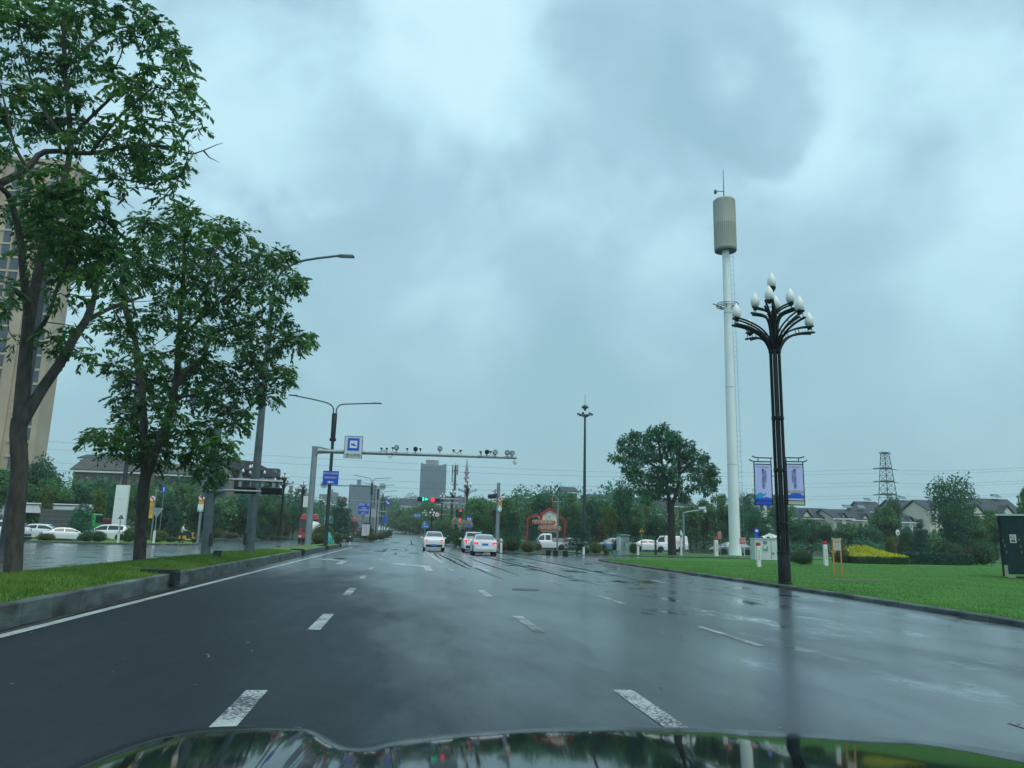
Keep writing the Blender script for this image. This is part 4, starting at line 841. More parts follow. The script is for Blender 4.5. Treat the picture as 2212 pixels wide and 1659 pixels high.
# --- beige tower, upper left
Yt = 185.0; xR = XAT(47, Yt); t = thing('apartment_tower', 'tall beige stone apartment tower with dark windows', 'building', (xR-14, Yt, 0)); Ht = P(60, 352, Yt).z
mb = MB(); mb.box((0, 3, Ht/2), (28, 6, Ht)); mb.box((-10.2, -.8, Ht/2-2), (3.2, 2.0, Ht-4)); mb.box((13.4, -.25, Ht/2), (1.2, .5, Ht)); mb.box((6.2, -.35, Ht/2), (2.2, .7, Ht-1)); mb.box((10.85, -.2, Ht/2), (.4, .4, Ht-1)); mb.box((2.5, -.2, Ht/2), (.4, .4, Ht-1)); mb.box((0, 3, Ht+.6), (29, 7, 1.2)); mb.box((-2.5, -.6, Ht/2), (2.0, 1.2, Ht-2))
mb.cm = 1; nfl = int(Ht/3.3)
for i in range(nfl): mb.box((10.6, -.14, 3.3*i+3.2), (5.2, .3, .42)); mb.box((2.2, -.14, 3.3*i+3.2), (5.4, .3, .42)); mb.box((-6, -.14, 3.3*i+3.2), (5, .3, .42))
mb.build('wall', [BEI, BEID], t)
w0 = None; cnt = 0
for i in range(2, nfl):
    for x in (9.7, 12.0, 3.7, 1.3):
        if cnt >= 100: break
        loc = (x, -.05, 3.3*i+1.65)
        if w0 is None: w0 = window_part(t, *loc, 1.7, 2.6, 1)
        else: copy_part(w0, t, loc)
        cnt += 1
# --- long tan houses with dark roofs behind the left trees
def row_house(name, label, u0, u1, veave, vridge, Y, wall, nwin=5, roof=ROOF, solar=0, dormer=(), dep=9., zb=None, gables=True):
    x0, x1 = XAT(u0, Y), XAT(u1, Y); cx = (x0+x1)/2; zb = T(0, Y) if zb is None else zb
    ze = P((u0+u1)/2, veave, Y).z-zb; zr = P((u0+u1)/2, vridge, Y+dep/2).z-zb; W = x1-x0
    t = thing(name, label, 'building', (cx, Y, zb)); m = MB(); m.box((0, dep/2, ze/2), (W, dep, ze))
    if gables: m.prism([(-W/2, ze), (W/2, ze), (W/2-.01, ze)], 0, .01)
    for s in (-1, 1): m.add([(s*W/2, 0, ze), (s*W/2, dep, ze), (s*W/2, dep/2, zr-.1)], [(0, 1, 2) if s > 0 else (2, 1, 0)])
    for d in dormer:
        dx = -W/2+W*d; gw = min(1.7, W*.12); m.prism([(dx-gw, ze-.1), (dx+gw, ze-.1), (dx, ze+gw*1.05)], -.35, dep*.3)
        m.box((dx, .1, ze/2), (gw*2, .9, ze-.2))
    m.build('wall', wall, t)
    r = MB(); o = .45
    for s in (0, 1):
        a = [(-W/2-o, -o, ze-.15), (W/2+o, -o, ze-.15), (W/2+o, dep/2, zr), (-W/2-o, dep/2, zr)]
        if s: a = [(x, dep-y, z) for x, y, z in a]
        up = [(x, y, z+.22) for x, y, z in a]; r.add(a+up, [(0, 1, 2, 3), (7, 6, 5, 4), (0, 4, 5, 1), (1, 5, 6, 2), (2, 6, 7, 3), (3, 7, 4, 0)])
    for d in dormer:
        dx = -W/2+W*d; gw = min(1.7, W*.12)+.3
        for s in (-1, 1): r.add([(dx, -.6, ze+gw*1.0+.1), (dx+s*gw, -.6, ze-.15), (dx+s*gw, dep*.35, ze-.15), (dx, dep*.35, ze+gw*1.0+.1), (dx, -.6, ze+gw*1.0+.28), (dx+s*gw, -.6, ze+.03), (dx+s*gw, dep*.35, ze+.03), (dx, dep*.35, ze+gw*1.0+.28)], [(0, 1, 2, 3), (7, 6, 5, 4), (0, 4, 5, 1), (1, 5, 6, 2), (3, 2, 6, 7)])
    ro = r.build('roof', roof, t)
    e = MB(); e.box((0, -.5, ze-.28), (W+.9, .14, .26)); e.build('eaves_board', WREN, t)
    for k in range(nwin):
        x = -W/2+W*(k+.5)/nwin
        for zz in (ze-1.7, ze-4.6):
            if zz > 1: window_part(t, x, -.04 if not any(abs(-W/2+W*d-x) < 1.7 for d in dormer) else -.40, zz, min(1.3, W/nwin*.5), 1.4, 1)
    for k in range(solar):
        x = -W/2+W*(k+.6)/max(1, solar); s = MB(); s.box((x, dep*.42, zr+.75), (1.6, .9, .08), rx=R(35)); s.tube([(x-.85, dep*.5, zr+1.05), (x+.85, dep*.5, zr+1.05)], .22, 10)
        for q in (-.6, .6): s.tube([(x+q, dep*.5, zr-.2), (x+q, dep*.5, zr+.95)], .04, 5)
        s.build('solar_heater', mat('solar_tank', (.16, .24, .27), .3, .3, .2, 2), t)
    return t
row_house('terrace_house', 'long tan house row with dark tiled roof behind the white canopy', 140, 300, 1016, 994, 135, TAN, 9, mat('brown_grey_roof', (.07, .072, .07), .8, 0, .3, 1))
row_house('terrace_house', 'tan house row with dark roof directly behind the second trunk', 300, 470, 1024, 1005, 140, TAN, 8, mat('brown_grey_roof', (.07, .072, .07)))
row_house('terrace_house', 'grey flat-topped block seen above the tan house roof', 150, 250, 990, 984, 175, GREN, 5)
# --- unfinished concrete frame building
Yc = 170.; x0 = XAT(430, Yc); x1 = XAT(586, Yc); t = thing('concrete_frame_building', 'unfinished concrete frame building with stepped dark roofs', 'building', ((x0+x1)/2, Yc, T(0, Yc))); W = x1-x0; m = MB(); zr = P(520, 1005, Yc).z-T(0, Yc)
for i in range(7):
    for j in (0, 6): m.box((-W/2+.4+(W-.8)*i/6, j, zr/2-.4), (.6, .6, zr-.8))
m.build('frame', GREN, t); f = MB()
for k in range(1, 5): f.box((0, 3, zr*k/5), (W+.3, 7.3, .35))
f.build('floor_slab', GREN, t); b_ = MB(); b_.box((0, 5.2, zr*.5), (W-.6, 3.4, zr*.98)); b_.build('wall', mat('dark_infill', (.06, .075, .08), .9, 0, .4, .3), t)
rf = MB(); rf.prism([(-W/2-.6, zr*.93), (W*.3, zr*.93), (W*.3, zr*1.0), (W*.16, zr*1.06), (-W*.3, zr*1.10), (-W/2-.6, zr*1.04)], -1.0, 7.5); rf.prism([(W*.3, zr*.84), (W/2+1.0, zr*.84), (W/2+1.0, zr*.86), (W*.42, zr*.96), (W*.3, zr*.97)], -.8, 7.5); rf.build('roof', ROOF, t)
# --- distant blocks
GLS = mat('tower_glass', (.17, .25, .30), .3, .1, .35, .06, spec=.6)
def grid_facade(o, W, H, nx, nz, y, m):
    b = MB()
    for i in range(nx+1): b.box((-W/2+W*i/nx, y, H/2), (.25, .2, H))
    for k in range(nz+1): b.box((0, y-.02, H*k/nz), (W, .16, .35))
    b.build('mullion', m, o)
Yd = 430.; x0, x1 = XAT(902, Yd), XAT(958, Yd); W = x1-x0; H = P(930, 1000, Yd).z-T(0, Yd)
t = thing('glass_tower', 'slab-shaped grey glass tower standing alone above the traffic lights', 'building', ((x0+x1)/2, Yd, T(0, Yd))); m = MB(); n = 12
for i in range(n):   # slightly concave top
    a, c = -W/2+W*i/n, -W/2+W*(i+1)/n; za, zc = H-1.5+6*(a/W)**2, H-1.5+6*(c/W)**2
    m.add([(a, 0, 0), (c, 0, 0), (c, 0, zc), (a, 0, za), (a, 12, 0), (c, 12, 0), (c, 12, zc), (a, 12, za)], [(0, 1, 2, 3), (5, 4, 7, 6), (3, 2, 6, 7), (0, 3, 7, 4), (1, 5, 6, 2)])
m.build('wall', GLS, t); grid_facade(t, W, H-2, 18, 24, -.1, mat('tower_mullion', (.22, .30, .34), .5, .2, .1, .3))
m = MB(); m.box((-W*.05, 5, H+.3), (W*.5, 6, 3.2)); m.build('roof_plant', GREN, t); m = MB(); m.box((-W*.36, -.3, H*.32), (W*.18, .3, 3.4)); m.build('sign_panel', mat('pale_panel', (.35, .4, .42), .5), t)
Yd = 380.; x0, x1 = XAT(748, Yd), XAT(806, Yd); W = x1-x0; H = P(776, 1048, Yd).z-T(0, Yd)
t = thing('glass_block', 'broad dark glass office block rising behind the blue direction signs', 'building', ((x0+x1)/2, Yd, T(0, Yd))); m = MB(); m.box((0, 6, H/2), (W, 12, H)); m.box((-W*.18, 6, H+1), (2, 2, 4)); m.build('wall', GLS, t); grid_facade(t, W, H, 16, 14, -.1, bpy.data.materials['tower_mullion']); m = MB(); m.box((W*.53, 4, H*.47), (3, 8, H*.94)); m.build('side_wing', GREN, t)
for (u0, u1, v, Yd, lb) in ((683, 722, 1062, 420, 'pale grey residential block left of the dark glass block'), (631, 656, 1062, 460, 'stepped grey apartment block behind the gantry post'), (585, 606, 1068, 470, 'small hazy apartment block behind the clustered bulb lamp'), (616, 622, 1052, 480, 'thin tan chimney-like tower far behind the red truck')):
    x0, x1 = XAT(u0, Yd), XAT(u1, Yd); W = x1-x0; H = P(u0, v, Yd).z-T(0, Yd); t = thing('apartment_block', lb, 'building', ((x0+x1)/2, Yd, T(0, Yd))); m = MB()
    if W > 4: m.box((-W*.2, 5, H*.47), (W*.6, 10, H*.94)); m.box((W*.22, 6, H*.5), (W*.52, 10, H)); m.box((W*.1, 6, H*1.04), (W*.2, 4, H*.1)); grid_facade(t, W*.98, H*.92, 9, 12, -.05, bpy.data.materials['tower_mullion'])
    else: m.box((0, 2, H/2), (W, 4, H)); m.box((0, 2, H+.5), (W*1.3, 4.5, 1.0)); 
    m.build('wall', GREN if W > 4 else TAN, t)
# --- houses right of the far road and behind the right-hand trees
for (u0, u1, ve, vr, Y, wl, nw, so, do, lb) in (
 (862, 898, 1092, 1078, 300, WREN, 3, 0, (), 'white house with grey roof at the end of the far road'), (900, 950, 1088, 1076, 320, WREN, 4, 0, (.4,), 'white gabled house below the tall glass tower'), (955, 1000, 1086, 1074, 300, WREN, 4, 0, (), 'grey-roofed house behind the hanging traffic lights'),
 (1100, 1148, 1094, 1078, 150, WREN, 4, 0, (), 'white house with grey roof beside the pavilion sign trees'), (1218, 1246, 1062, 1054, 185, GREN, 3, 0, (), 'dark-roofed house above the trees by the high mast'), (1272, 1330, 1078, 1070, 190, mat('pinkish_render', (.34, .26, .22), .85, 0, .15, .5), 4, 0, (), 'pinkish house between the high mast and the lone lawn tree'), (1385, 1440, 1108, 1078, 150, CREAM, 5, 1, (.5,), 'cream house with dark roof behind the lone lawn tree'),
 (1455, 1500, 1092, 1078, 160, GREN, 4, 1, (), 'grey house behind the camera pole'), (1640, 1700, 1082, 1070, 185, WREN, 4, 0, (), 'pale house roofline behind the banner lamp column'),
 (1720, 1806, 1118, 1100, 150, CREAM, 6, 0, (.27,), 'cream row house with one small gable right of the banners'), (1804, 1842, 1118, 1103, 146, CREAM, 2, 0, (.5,), 'cream house with a broad gable between two row houses'), (1840, 1900, 1122, 1104, 152, CREAM, 5, 2, (.5,), 'cream row house with white solar tanks on its roof'), (1873, 1916, 1104, 1086, 195, GREN, 4, 1, (), 'weathered grey house at the foot of the pylon'), (1944, 2000, 1100, 1083, 185, GREN, 4, 1, (), 'grey gabled house just right of the pylon'), (1950, 1985, 1126, 1112, 140, WREN, 2, 0, (.5,), 'small white gabled house half hidden by dark pines'), (2010, 2075, 1104, 1084, 150, CREAM, 5, 0, (.3,), 'cream house hidden behind the sparse tree'), (2095, 2215, 1112, 1080, 150, CREAM, 8, 2, (.15, .7), 'long cream house with roof tanks behind the dark shed')):
    row_house('villa', lb, u0, u1, ve, vr, Y, wl, nw, ROOF, so, do)
# --- white gateway with canopy and pylon sign on the left
Yg = 95.; t = thing('white_gateway', 'white screen wall with raised canopy beam and dark characters', 'gate', (XAT(100, Yg), Yg, .14)); X = lambda u: XAT(u, Yg)-XAT(100, Yg); Z = lambda v, u=100: P(u, v, Yg).z-.14
m = MB(); m.box(((X(44)+X(196))/2, 0, (Z(1090)+Z(1107))/2-.1), (X(196)-X(44), 1.6, Z(1090)-Z(1107))); m.box(((X(52)+X(190))/2, 0, Z(1089)), (X(190)-X(52), 1.9, .14)); m.build('beam', WHT, t, bevel=.03)
m = MB(); m.box((X(193), 0, Z(1124)/2), (X(198)-X(187), 1.4, Z(1124))); m.box((X(150), .7, Z(1107)/2), (.3, .3, Z(1107))); m.build('post', WHT, t)
m = MB(); m.prism([(X(-60), 0), (X(14), 0), (X(20), Z(1090)), (X(-60), Z(1086))], -.4, .4); m.build('wall', WHT, t)
txt('争先', 1.05, SBLK, t, (X(9), -.42, Z(1124))); m = MB(); m.box((X(8), -.41, Z(1136)), (1.1, .02, .14)); m.build('underline', SBLK, t)
Yp = 84.; x0 = XAT(247, Yp); t = thing('pylon_sign', 'plain white leaning-looking pylon sign slab behind the parked cars', 'sign', (XAT(253, Yp), Yp, T(0, Yp)+.14)); zt = P(262, 1048, Yp).z-.14
m = MB(); m.box((0, 0, zt/2), (1.25, .45, zt)); m.build('slab', WHT, t, bevel=.03); m = MB(); m.box((0, -.23, zt*.74), (.7, .02, .05)); m.build('faint_line', mat('pale_grey', (.5, .53, .53), .5), t)
# --- dark green shed at the right edge
Ys = 31.5; x0 = XAT(2160, Ys); t = thing('green_shed', 'dark green corrugated shed on the lawn at the picture edge', 'shed', (x0, Ys, .1), R(-41)); zt = P(2180, 1113, Ys).z-.1; SHD = mat('shed_green', (.005, .038, .040), .45, .2, .25, 1.5); ks = Ys/FPX*1.02
sx = lambda u: (u-2160)*ks; sz = lambda v: P(2190, v, Ys).z-.1
m = MB(); m.box((2.0, 1.2, zt/2+.06), (4.0, 2.4, zt-.18)); m.build('wall', SHD, t)
m = MB(); [m.box((.12+i*.148, -.02, zt/2+.06), (.05, .05, zt-.3)) for i in range(26)]; m.build('rib', SHD, t)
m = MB(); m.box((2.0, 1.2, zt), (4.2, 2.7, .08)); m.build('roof', mat('pale_metal_roof', (.5, .55, .56), .4, .2), t)
m = MB(); m.box((.12, -.1, .28), (.14, .1, .5)); m.box((.30, -.14, .05), (.3, .2, .1)); m.build('skid_foot', mat('worn_cream', (.34, .33, .26), .7), t); m = MB(); m.box((.02, -.05, zt/2), (.1, .1, zt-.1)); m.build('corner_post', BLK, t)
xs, zn = sx(2185), sz(1161); m = MB(); m.box((xs, -.07, zn-.06), (.24, .02, .36)); o = m.build('notice', SWHT, t); MB().disc((xs, -.09, zn), .095, .01, 20).build('prohibition_ring', mat('dull_red', (.4, .1, .09), .5), o)
MB().disc((xs, -.1, zn), .072, .01, 20).build('ring_centre', SWHT, o); m = MB(); m.box((xs, -.106, zn), (.02, .01, .16), ry=R(-45)); m.box((xs, -.104, zn), (.09, .006, .03)); m.box((xs, -.09, zn-.16), (.17, .01, .07)); m.build('symbol', mat('dull_brown', (.14, .05, .04), .6), o)
m = MB()
for i, (a, z) in enumerate(((2165, 1168), (2168, 1180), (2170, 1193), (2196, 1166), (2198, 1180), (2199, 1192), (2207, 1172))): m.box((sx(a), -.06, sz(z)), (.05, .02, .11))
m.build('vent_slot', mat('ochre_label', (.22, .17, .07), .6), t)

# ================================================================== VEHICLES
CARW = mat('car_paint_white', (.74, .76, .77), .28, 0, .03, 2, coat=.8); CARB = mat('car_paint_pale_blue', (.50, .60, .72), .28, 0, .03, 2, coat=.8); CART = mat('car_paint_teal', (.09, .22, .29), .28, .1, .05, 2, coat=.8)
CARK = mat('car_paint_black', (.025, .034, .040), .2, .1, .05, 2, coat=1.); CARG = mat('car_paint_grey', (.20, .24, .27), .28, .2, .05, 2, coat=.8); CREDT = mat('truck_paint_red', (.32, .022, .022), .3, 0, .08, 2, coat=.6)
TAIL = mat('tail_lamp_lit', (.6, .02, .03), .25, 0, .05, 5, emit=(1, .02, .04), es=.8); TAILO = mat('tail_lamp', (.30, .012, .015), .2, 0, .1, 5); BRK3 = mat('brake_lamp_pale', (.8, .25, .25), .3, emit=(1, .12, .12), es=.6)
HEAD = mat('headlamp_lit', (.8, .8, .8), .2, emit=(1, 1, .95), es=4.); HEADO = mat('headlamp_clear', (.55, .6, .62), .12, .2); LOWT = mat('dark_trim', (.018, .020, .022), .6, 0, .2, 5); PLATE = mat('blue_number_plate', (.03, .16, .62), .4, 0, .08, 4)
STY = dict(
 sedan=dict(L=4.65, W=1.80, wy=(.92, 3.62), wr=.32, zu=.27, rear=(.62, 1.32), front=(2.88, 3.62), side=(.9, 3.3), pill=((.9, 1.12), (2.0, 2.1)), p=[(0, .66, .66, .74), (.05, .95, .93, .80), (.16, 1.04, 1.0, .84), (.58, 1.08, 1.02, .88), (.66, 1.11, 1.02, .885), (1.05, 1.30, 1.0, .895), (1.40, 1.44, .99, .9), (2.0, 1.475, .98, .9), (2.7, 1.43, .965, .9), (3.05, 1.30, .955, .9), (3.55, 1.02, .94, .9), (3.68, .97, .92, .895), (4.2, .88, .84, .87), (4.5, .76, .74, .8), (4.62, .62, .62, .7), (4.65, .5, .5, .62)]),
 suv=dict(L=4.6, W=1.86, wy=(.92, 3.62), wr=.36, zu=.30, rear=(.16, .62), front=(2.95, 3.62), side=(.5, 3.35), pill=((.5, .7), (1.05, 1.13), (2.1, 2.2)), p=[(0, .72, .72, .80), (.05, 1.00, .98, .86), (.12, 1.08, 1.04, .885), (.34, 1.34, 1.06, .9), (.62, 1.60, 1.06, .91), (1.0, 1.66, 1.05, .925), (1.9, 1.69, 1.04, .93), (2.75, 1.63, 1.02, .93), (3.1, 1.48, 1.01, .93), (3.6, 1.13, 1.0, .925), (3.75, 1.08, .99, .92), (4.25, 1.0, .93, .89), (4.5, .84, .82, .82), (4.6, .6, .6, .7)]),
 coupe_suv=dict(L=4.62, W=1.88, wy=(.92, 3.62), wr=.36, zu=.32, rear=(.42, 1.12), front=(2.95, 3.62), side=(.85, 3.35), pill=((.85, 1.1), (2.0, 2.1)), p=[(0, .78, .78, .82), (.04, 1.00, .98, .87), (.14, 1.10, 1.06, .9), (.36, 1.18, 1.07, .91), (.75, 1.40, 1.06, .92), (1.15, 1.58, 1.05, .93), (1.9, 1.65, 1.04, .935), (2.75, 1.60, 1.02, .935), (3.1, 1.46, 1.01, .93), (3.6, 1.12, 1.0, .925), (3.75, 1.08, .99, .92), (4.25, 1.0, .93, .89), (4.5, .84, .82, .82), (4.62, .6, .6, .7)]),
 van=dict(L=4.3, W=1.62, wy=(.85, 3.45), wr=.30, zu=.30, rear=(9, 9.1), front=(3.15, 3.72), side=(2.0, 3.45), pill=((2.0, 2.12), (2.66, 2.82)), p=[(0, .95, .95, .80), (.02, .95, .95, .80), (1.85, .98, .98, .80), (1.90, 1.78, 1.02, .80), (2.05, 1.86, 1.02, .80), (2.9, 1.85, 1.02, .80), (3.2, 1.74, 1.01, .80), (3.7, 1.18, 1.0, .79), (4.05, .98, .93, .77), (4.22, .78, .77, .74), (4.3, .5, .5, .66)]),
 box_van=dict(L=4.9, W=1.75, wy=(.95, 3.9), wr=.32, zu=.32, rear=(9, 9.1), front=(3.7, 4.3), side=(3.0, 3.95), pill=((3.0, 3.1),), p=[(0, 1.0, 1.0, .84), (.03, 1.9, 1.05, .86), (.1, 1.98, 1.05, .87), (3.3, 1.98, 1.05, .87), (3.7, 1.9, 1.05, .87), (4.25, 1.2, 1.03, .86), (4.65, 1.0, .95, .84), (4.84, .75, .75, .78), (4.9, .5, .5, .7)]))
def car_loft(st, nseg=74):
    p = st['p']; xs = [q[0] for q in p]; Lc = st['L']; base = sorted(set([Lc*i/nseg for i in range(nseg+1)]+[q[0] for q in p]+[e for a in st['pill'] for e in a]+list(st['rear'])+list(st['front'])+list(st['side'])))
    base = [s for s in base if s <= Lc]
    it = lambda s, k: float(np.interp(s, xs, [q[k] for q in p]))
    rings = []
    for s in base:
        zt, zb, hw = it(s, 1), it(s, 2), it(s, 3); zu = st['zu']
        arch = zu
        for wy in st['wy']:
            d = abs(s-wy); rw = st['wr']+.07
            if d < rw: arch = max(arch, st['wr']+math.sqrt(rw*rw-d*d)*.98)
        arch = min(arch, zt-.05, zb-.03); zu2 = min(zu, zb-.1)
        c = min(1, max(0, (zt-zb)/.42)); wt = hw*(.90-.19*c); rad = .05+.05*c
        A = (hw*.93, zb+.025); B = (wt, max(zt-rad, zb+.03)); lp = lambda k: (A[0]+(B[0]-A[0])*k, A[1]+(B[1]-A[1])*k)
        zm = arch+(zb-arch)*.55
        rings.append([(0, zu2), (hw*.80, zu2), (hw*.97, arch), (hw, zm), (hw*.99, zb-.03), (hw*.955, zb+.012), lp(.10), lp(.92), B, (wt*.90, max(zt-.012, B[1]+.008)), (0, max(zt+.012*c, B[1]+.012))])
    return base, rings
_carmesh = {}
def car(name, label, loc, rz, style, paint, group=None, tail=False, head=False, glass=GLASS, plate=True, cat='car', sc_=1.):
    st = STY[style]; Lc = st['L']; t = thing(name, label, cat, loc, rz, group); t.scale = (sc_,)*3
    ss, rings = car_loft(st); nh = len(rings[0]); V = []
    for s, r in zip(ss, rings):
        ful = [(x, s-Lc/2, z) for x, z in r]+[(-x, s-Lc/2, z) for x, z in r[-2:0:-1]]; V.append(ful)
    nr = len(V[0]); body, gl, lo = MB(), MB(), MB(); fl = [v for r in V for v in r]
    B, Gl, Lo = [], [], []
    for i in range(len(V)-1):
        sm = (ss[i]+ss[i+1])/2
        for k in range(nr):
            f = (i*nr+k, i*nr+(k+1) % nr, (i+1)*nr+(k+1) % nr, (i+1)*nr+k); hk = k if k < nh-1 else nr-1-k
            if hk in (0,): Lo.append(f)
            elif hk == 6 and st['side'][0] < sm < st['side'][1] and not any(a <= sm <= b_ for a, b_ in st['pill']) and rings[i][8][1]-rings[i][5][1] > .14: Gl.append(f)
            elif hk in (9,) and (st['rear'][0] < sm < st['rear'][1] or st['front'][0] < sm < st['front'][1]): Gl.append(f)
            elif hk == 1: Lo.append(f)
            else: B.append(f)
    B += [tuple(range(nr)), tuple((len(V)-1)*nr+k for k in range(nr-1, -1, -1))]
    for mbx, F, nm, mt, sm_ in ((body, B, 'body', paint, True), (gl, Gl, 'window_glass', glass, True), (lo, Lo, 'underbody', LOWT, False)):
        used = sorted({i for f in F for i in f}); mp = {a: b_ for b_, a in enumerate(used)}
        mbx.v = [fl[i] for i in used]; mbx.f = [tuple(mp[i] for i in f) for f in F]; mbx.m = [0]*len(F); mbx.build(nm, mt, t, smooth=sm_)
    hw = st['W']/2
    for wy in st['wy']:
        for s in (-1, 1):
            m = MB(); q = Matrix.Rotation(PI/2, 3, 'Y'); wr = st['wr']
            m.lathe([(wr*.62, -.10), (wr*.93, -.10), (wr, -.07), (wr, .07), (wr*.93, .10), (wr*.62, .10)], (0, 0, 0), 22, q); wh = m.build('wheel', RUB, t, smooth=True); wh.location = (s*(hw-.13), wy-Lc/2, wr)
            m = MB(); m.lathe([(wr*.64, .0), (wr*.64, .085*1), (wr*.5, .07), (wr*.2, .095), (.01, .1)], (0, 0, 0), 16, Matrix.Rotation(s*PI/2, 3, 'Y'))
            m.build('rim', RIM, wh, smooth=True)
    zt0 = float(np.interp(.1, [q[0] for q in st['p']], [q[2] for q in st['p']])); yb = -Lc/2
    for s in (-1, 1):
        m = MB(); m.box((s*hw*.74, yb+.06, zt0-.13), (hw*.36 if style != 'suv' else hw*.26, .10, .13 if style != 'suv' else .26), rz=s*R(14)); m.build('tail_light', TAIL if tail else TAILO, t, bevel=.015)
        m = MB(); m.box((s*hw*.70, Lc/2-.10, .68), (hw*.34, .22, .13), rz=s*R(-22)); m.build('headlight', HEAD if head else HEADO, t, bevel=.02)
        m = MB(); m.box((s*(hw+.09), (Lc*.5-(Lc-st['front'][1]))-.22, zt0+.08), (.20, .10, .13)); m.build('mirror', paint, t, bevel=.03)
    m = MB(); m.box((0, yb+.0, .46), (hw*1.5, .09, .20)); m.build('rear_bumper', LOWT if style != 'sedan' else paint, t, bevel=.03)
    m = MB(); m.box((0, Lc/2-.03, .42), (hw*1.2, .08, .22)); m.build('grille', LOWT, t, bevel=.03)
    if plate:
        m = MB(); m.box((0, yb-.055 if style != 'sedan' else yb+.005, .52 if style != 'sedan' else .76), (.44, .02, .14)); m.build('number_plate', PLATE, t)
    if tail:
        zz = {'sedan': 1.12, 'suv': 1.58, 'coupe_suv': 1.50}[style]; sy = {'sedan': .60, 'suv': .50, 'coupe_suv': .98}[style]
        m = MB(); m.box((0, yb+sy, zz), (.34, .06, .035)); m.build('brake_light', BRK3, t)
    return t
def gx(u, v): p = S(u, v); return p
def put(u, v, Y=None):
    if Y is None: p = S(u, v); return (p.x, p.y, p.z)
    return (XAT(u, Y), Y, T(0, Y))
x, y, z = put(938, 1191); car('white_crossover', 'white sloping-back car waiting alone in the left-turn lane', (x, y+2.2, z), R(-1), 'coupe_suv', CARW, 'white cars waiting at the lights', True, glass=mat('privacy_glass', (.09, .10, .11), .1, spec=.7))
x, y, z = put(1050, 1200); car('white_sedan', 'white four-door saloon nearest the camera at the lights', (x, y+2.3, z), R(-2), 'sedan', CARW, 'white cars waiting at the lights', True, glass=GLASSL)
x, y, z = put(1024, 1194); car('white_suv', 'white estate-like car with roof rails half behind the saloon', (x+.1, y+2.6, z), R(-2), 'suv', CARW, 'white cars waiting at the lights', True)
o = bpy.data.objects['white_suv']; m = MB()
for s in (-1, 1): m.tube([(s*.62, -1.6, 1.66), (s*.62, -1.4, 1.73), (s*.62, .5, 1.74), (s*.62, .7, 1.66)], .02, 6)
m.build('roof_rail', GAL, o)
# parked and waiting cars on the left
car('parked_car', 'white parked car cut by the picture edge before the gateway', (XAT(-4, 73), 73, T(0, 73)), R(90), 'suv', CARW, None); car('parked_car', 'white saloon parked below the grey crate truck', (XAT(92, 76), 76, T(0, 76)), R(-88), 'sedan', CARW)
car('parked_car', 'white saloon nosing out behind the loose wide shrub', (XAT(135, 71), 71.6, T(0, 72)), R(-60), 'sedan', CARW, sc_=.82); car('parked_car', 'white hatchback parked below the white pylon sign', (XAT(233, 80), 80, T(0, 80)), R(90), 'suv', CARW, sc_=.95)
# across the junction on the right
car('pale_blue_car', 'pale blue saloon following the little white truck', (XAT(1228, 92), 92, T(0, 92)), R(90), 'sedan', CARB); car('teal_car', 'dark teal hatchback glimpsed behind the bright ball bush', (XAT(1322, 90), 90, T(0, 90)), R(90), 'suv', CART, sc_=.93)
car('white_saloon', 'white saloon behind the warning sign post', (XAT(1400, 92), 92, T(0, 92)), R(-90), 'sedan', CARW); car('grey_car', 'grey car half hidden behind the white mast', (XAT(1580, 82), 82, T(0, 82)), R(90), 'sedan', CARG)
t = car('white_van', 'white panel van with red lettering behind the lone lawn tree', (XAT(1442, 97), 97, T(0, 97)), R(90), 'box_van', CARW, cat='van'); txt('快捷运输', .5, SRED, t, (-.885, -.9, 1.15), rz=R(-90), thick=.003)
# note: side of the van facing the camera is its -Y world side
t = car('small_white_truck', 'small white double-cab truck crossing beside the clipped ball bush', (XAT(1186, 88), 88, T(0, 88)), R(90), 'van', CARW, cat='truck', glass=mat('mid_glass', (.06, .08, .085), .08, spec=.7)); m = MB()
for s in (-1, 1): m.box((s*.78, -1.2, 1.16), (.05, 1.8, .42))
m.box((0, -2.1, 1.16), (1.6, .05, .42)); m.build('cargo_side', mat('grey_cargo_side', (.35, .38, .38), .5), t); m = MB(); m.tube([(-.75, -.22, 1.0), (-.75, -.22, 1.95), (.75, -.22, 1.95), (.75, -.22, 1.0)], .03, 6); m.build('headboard', BLK, t)
t = car('black_car', 'dark car with headlights on coming towards the junction', (XAT(748, 112), 112, T(0, 112)), R(180), 'sedan', CARK, None, head=True)
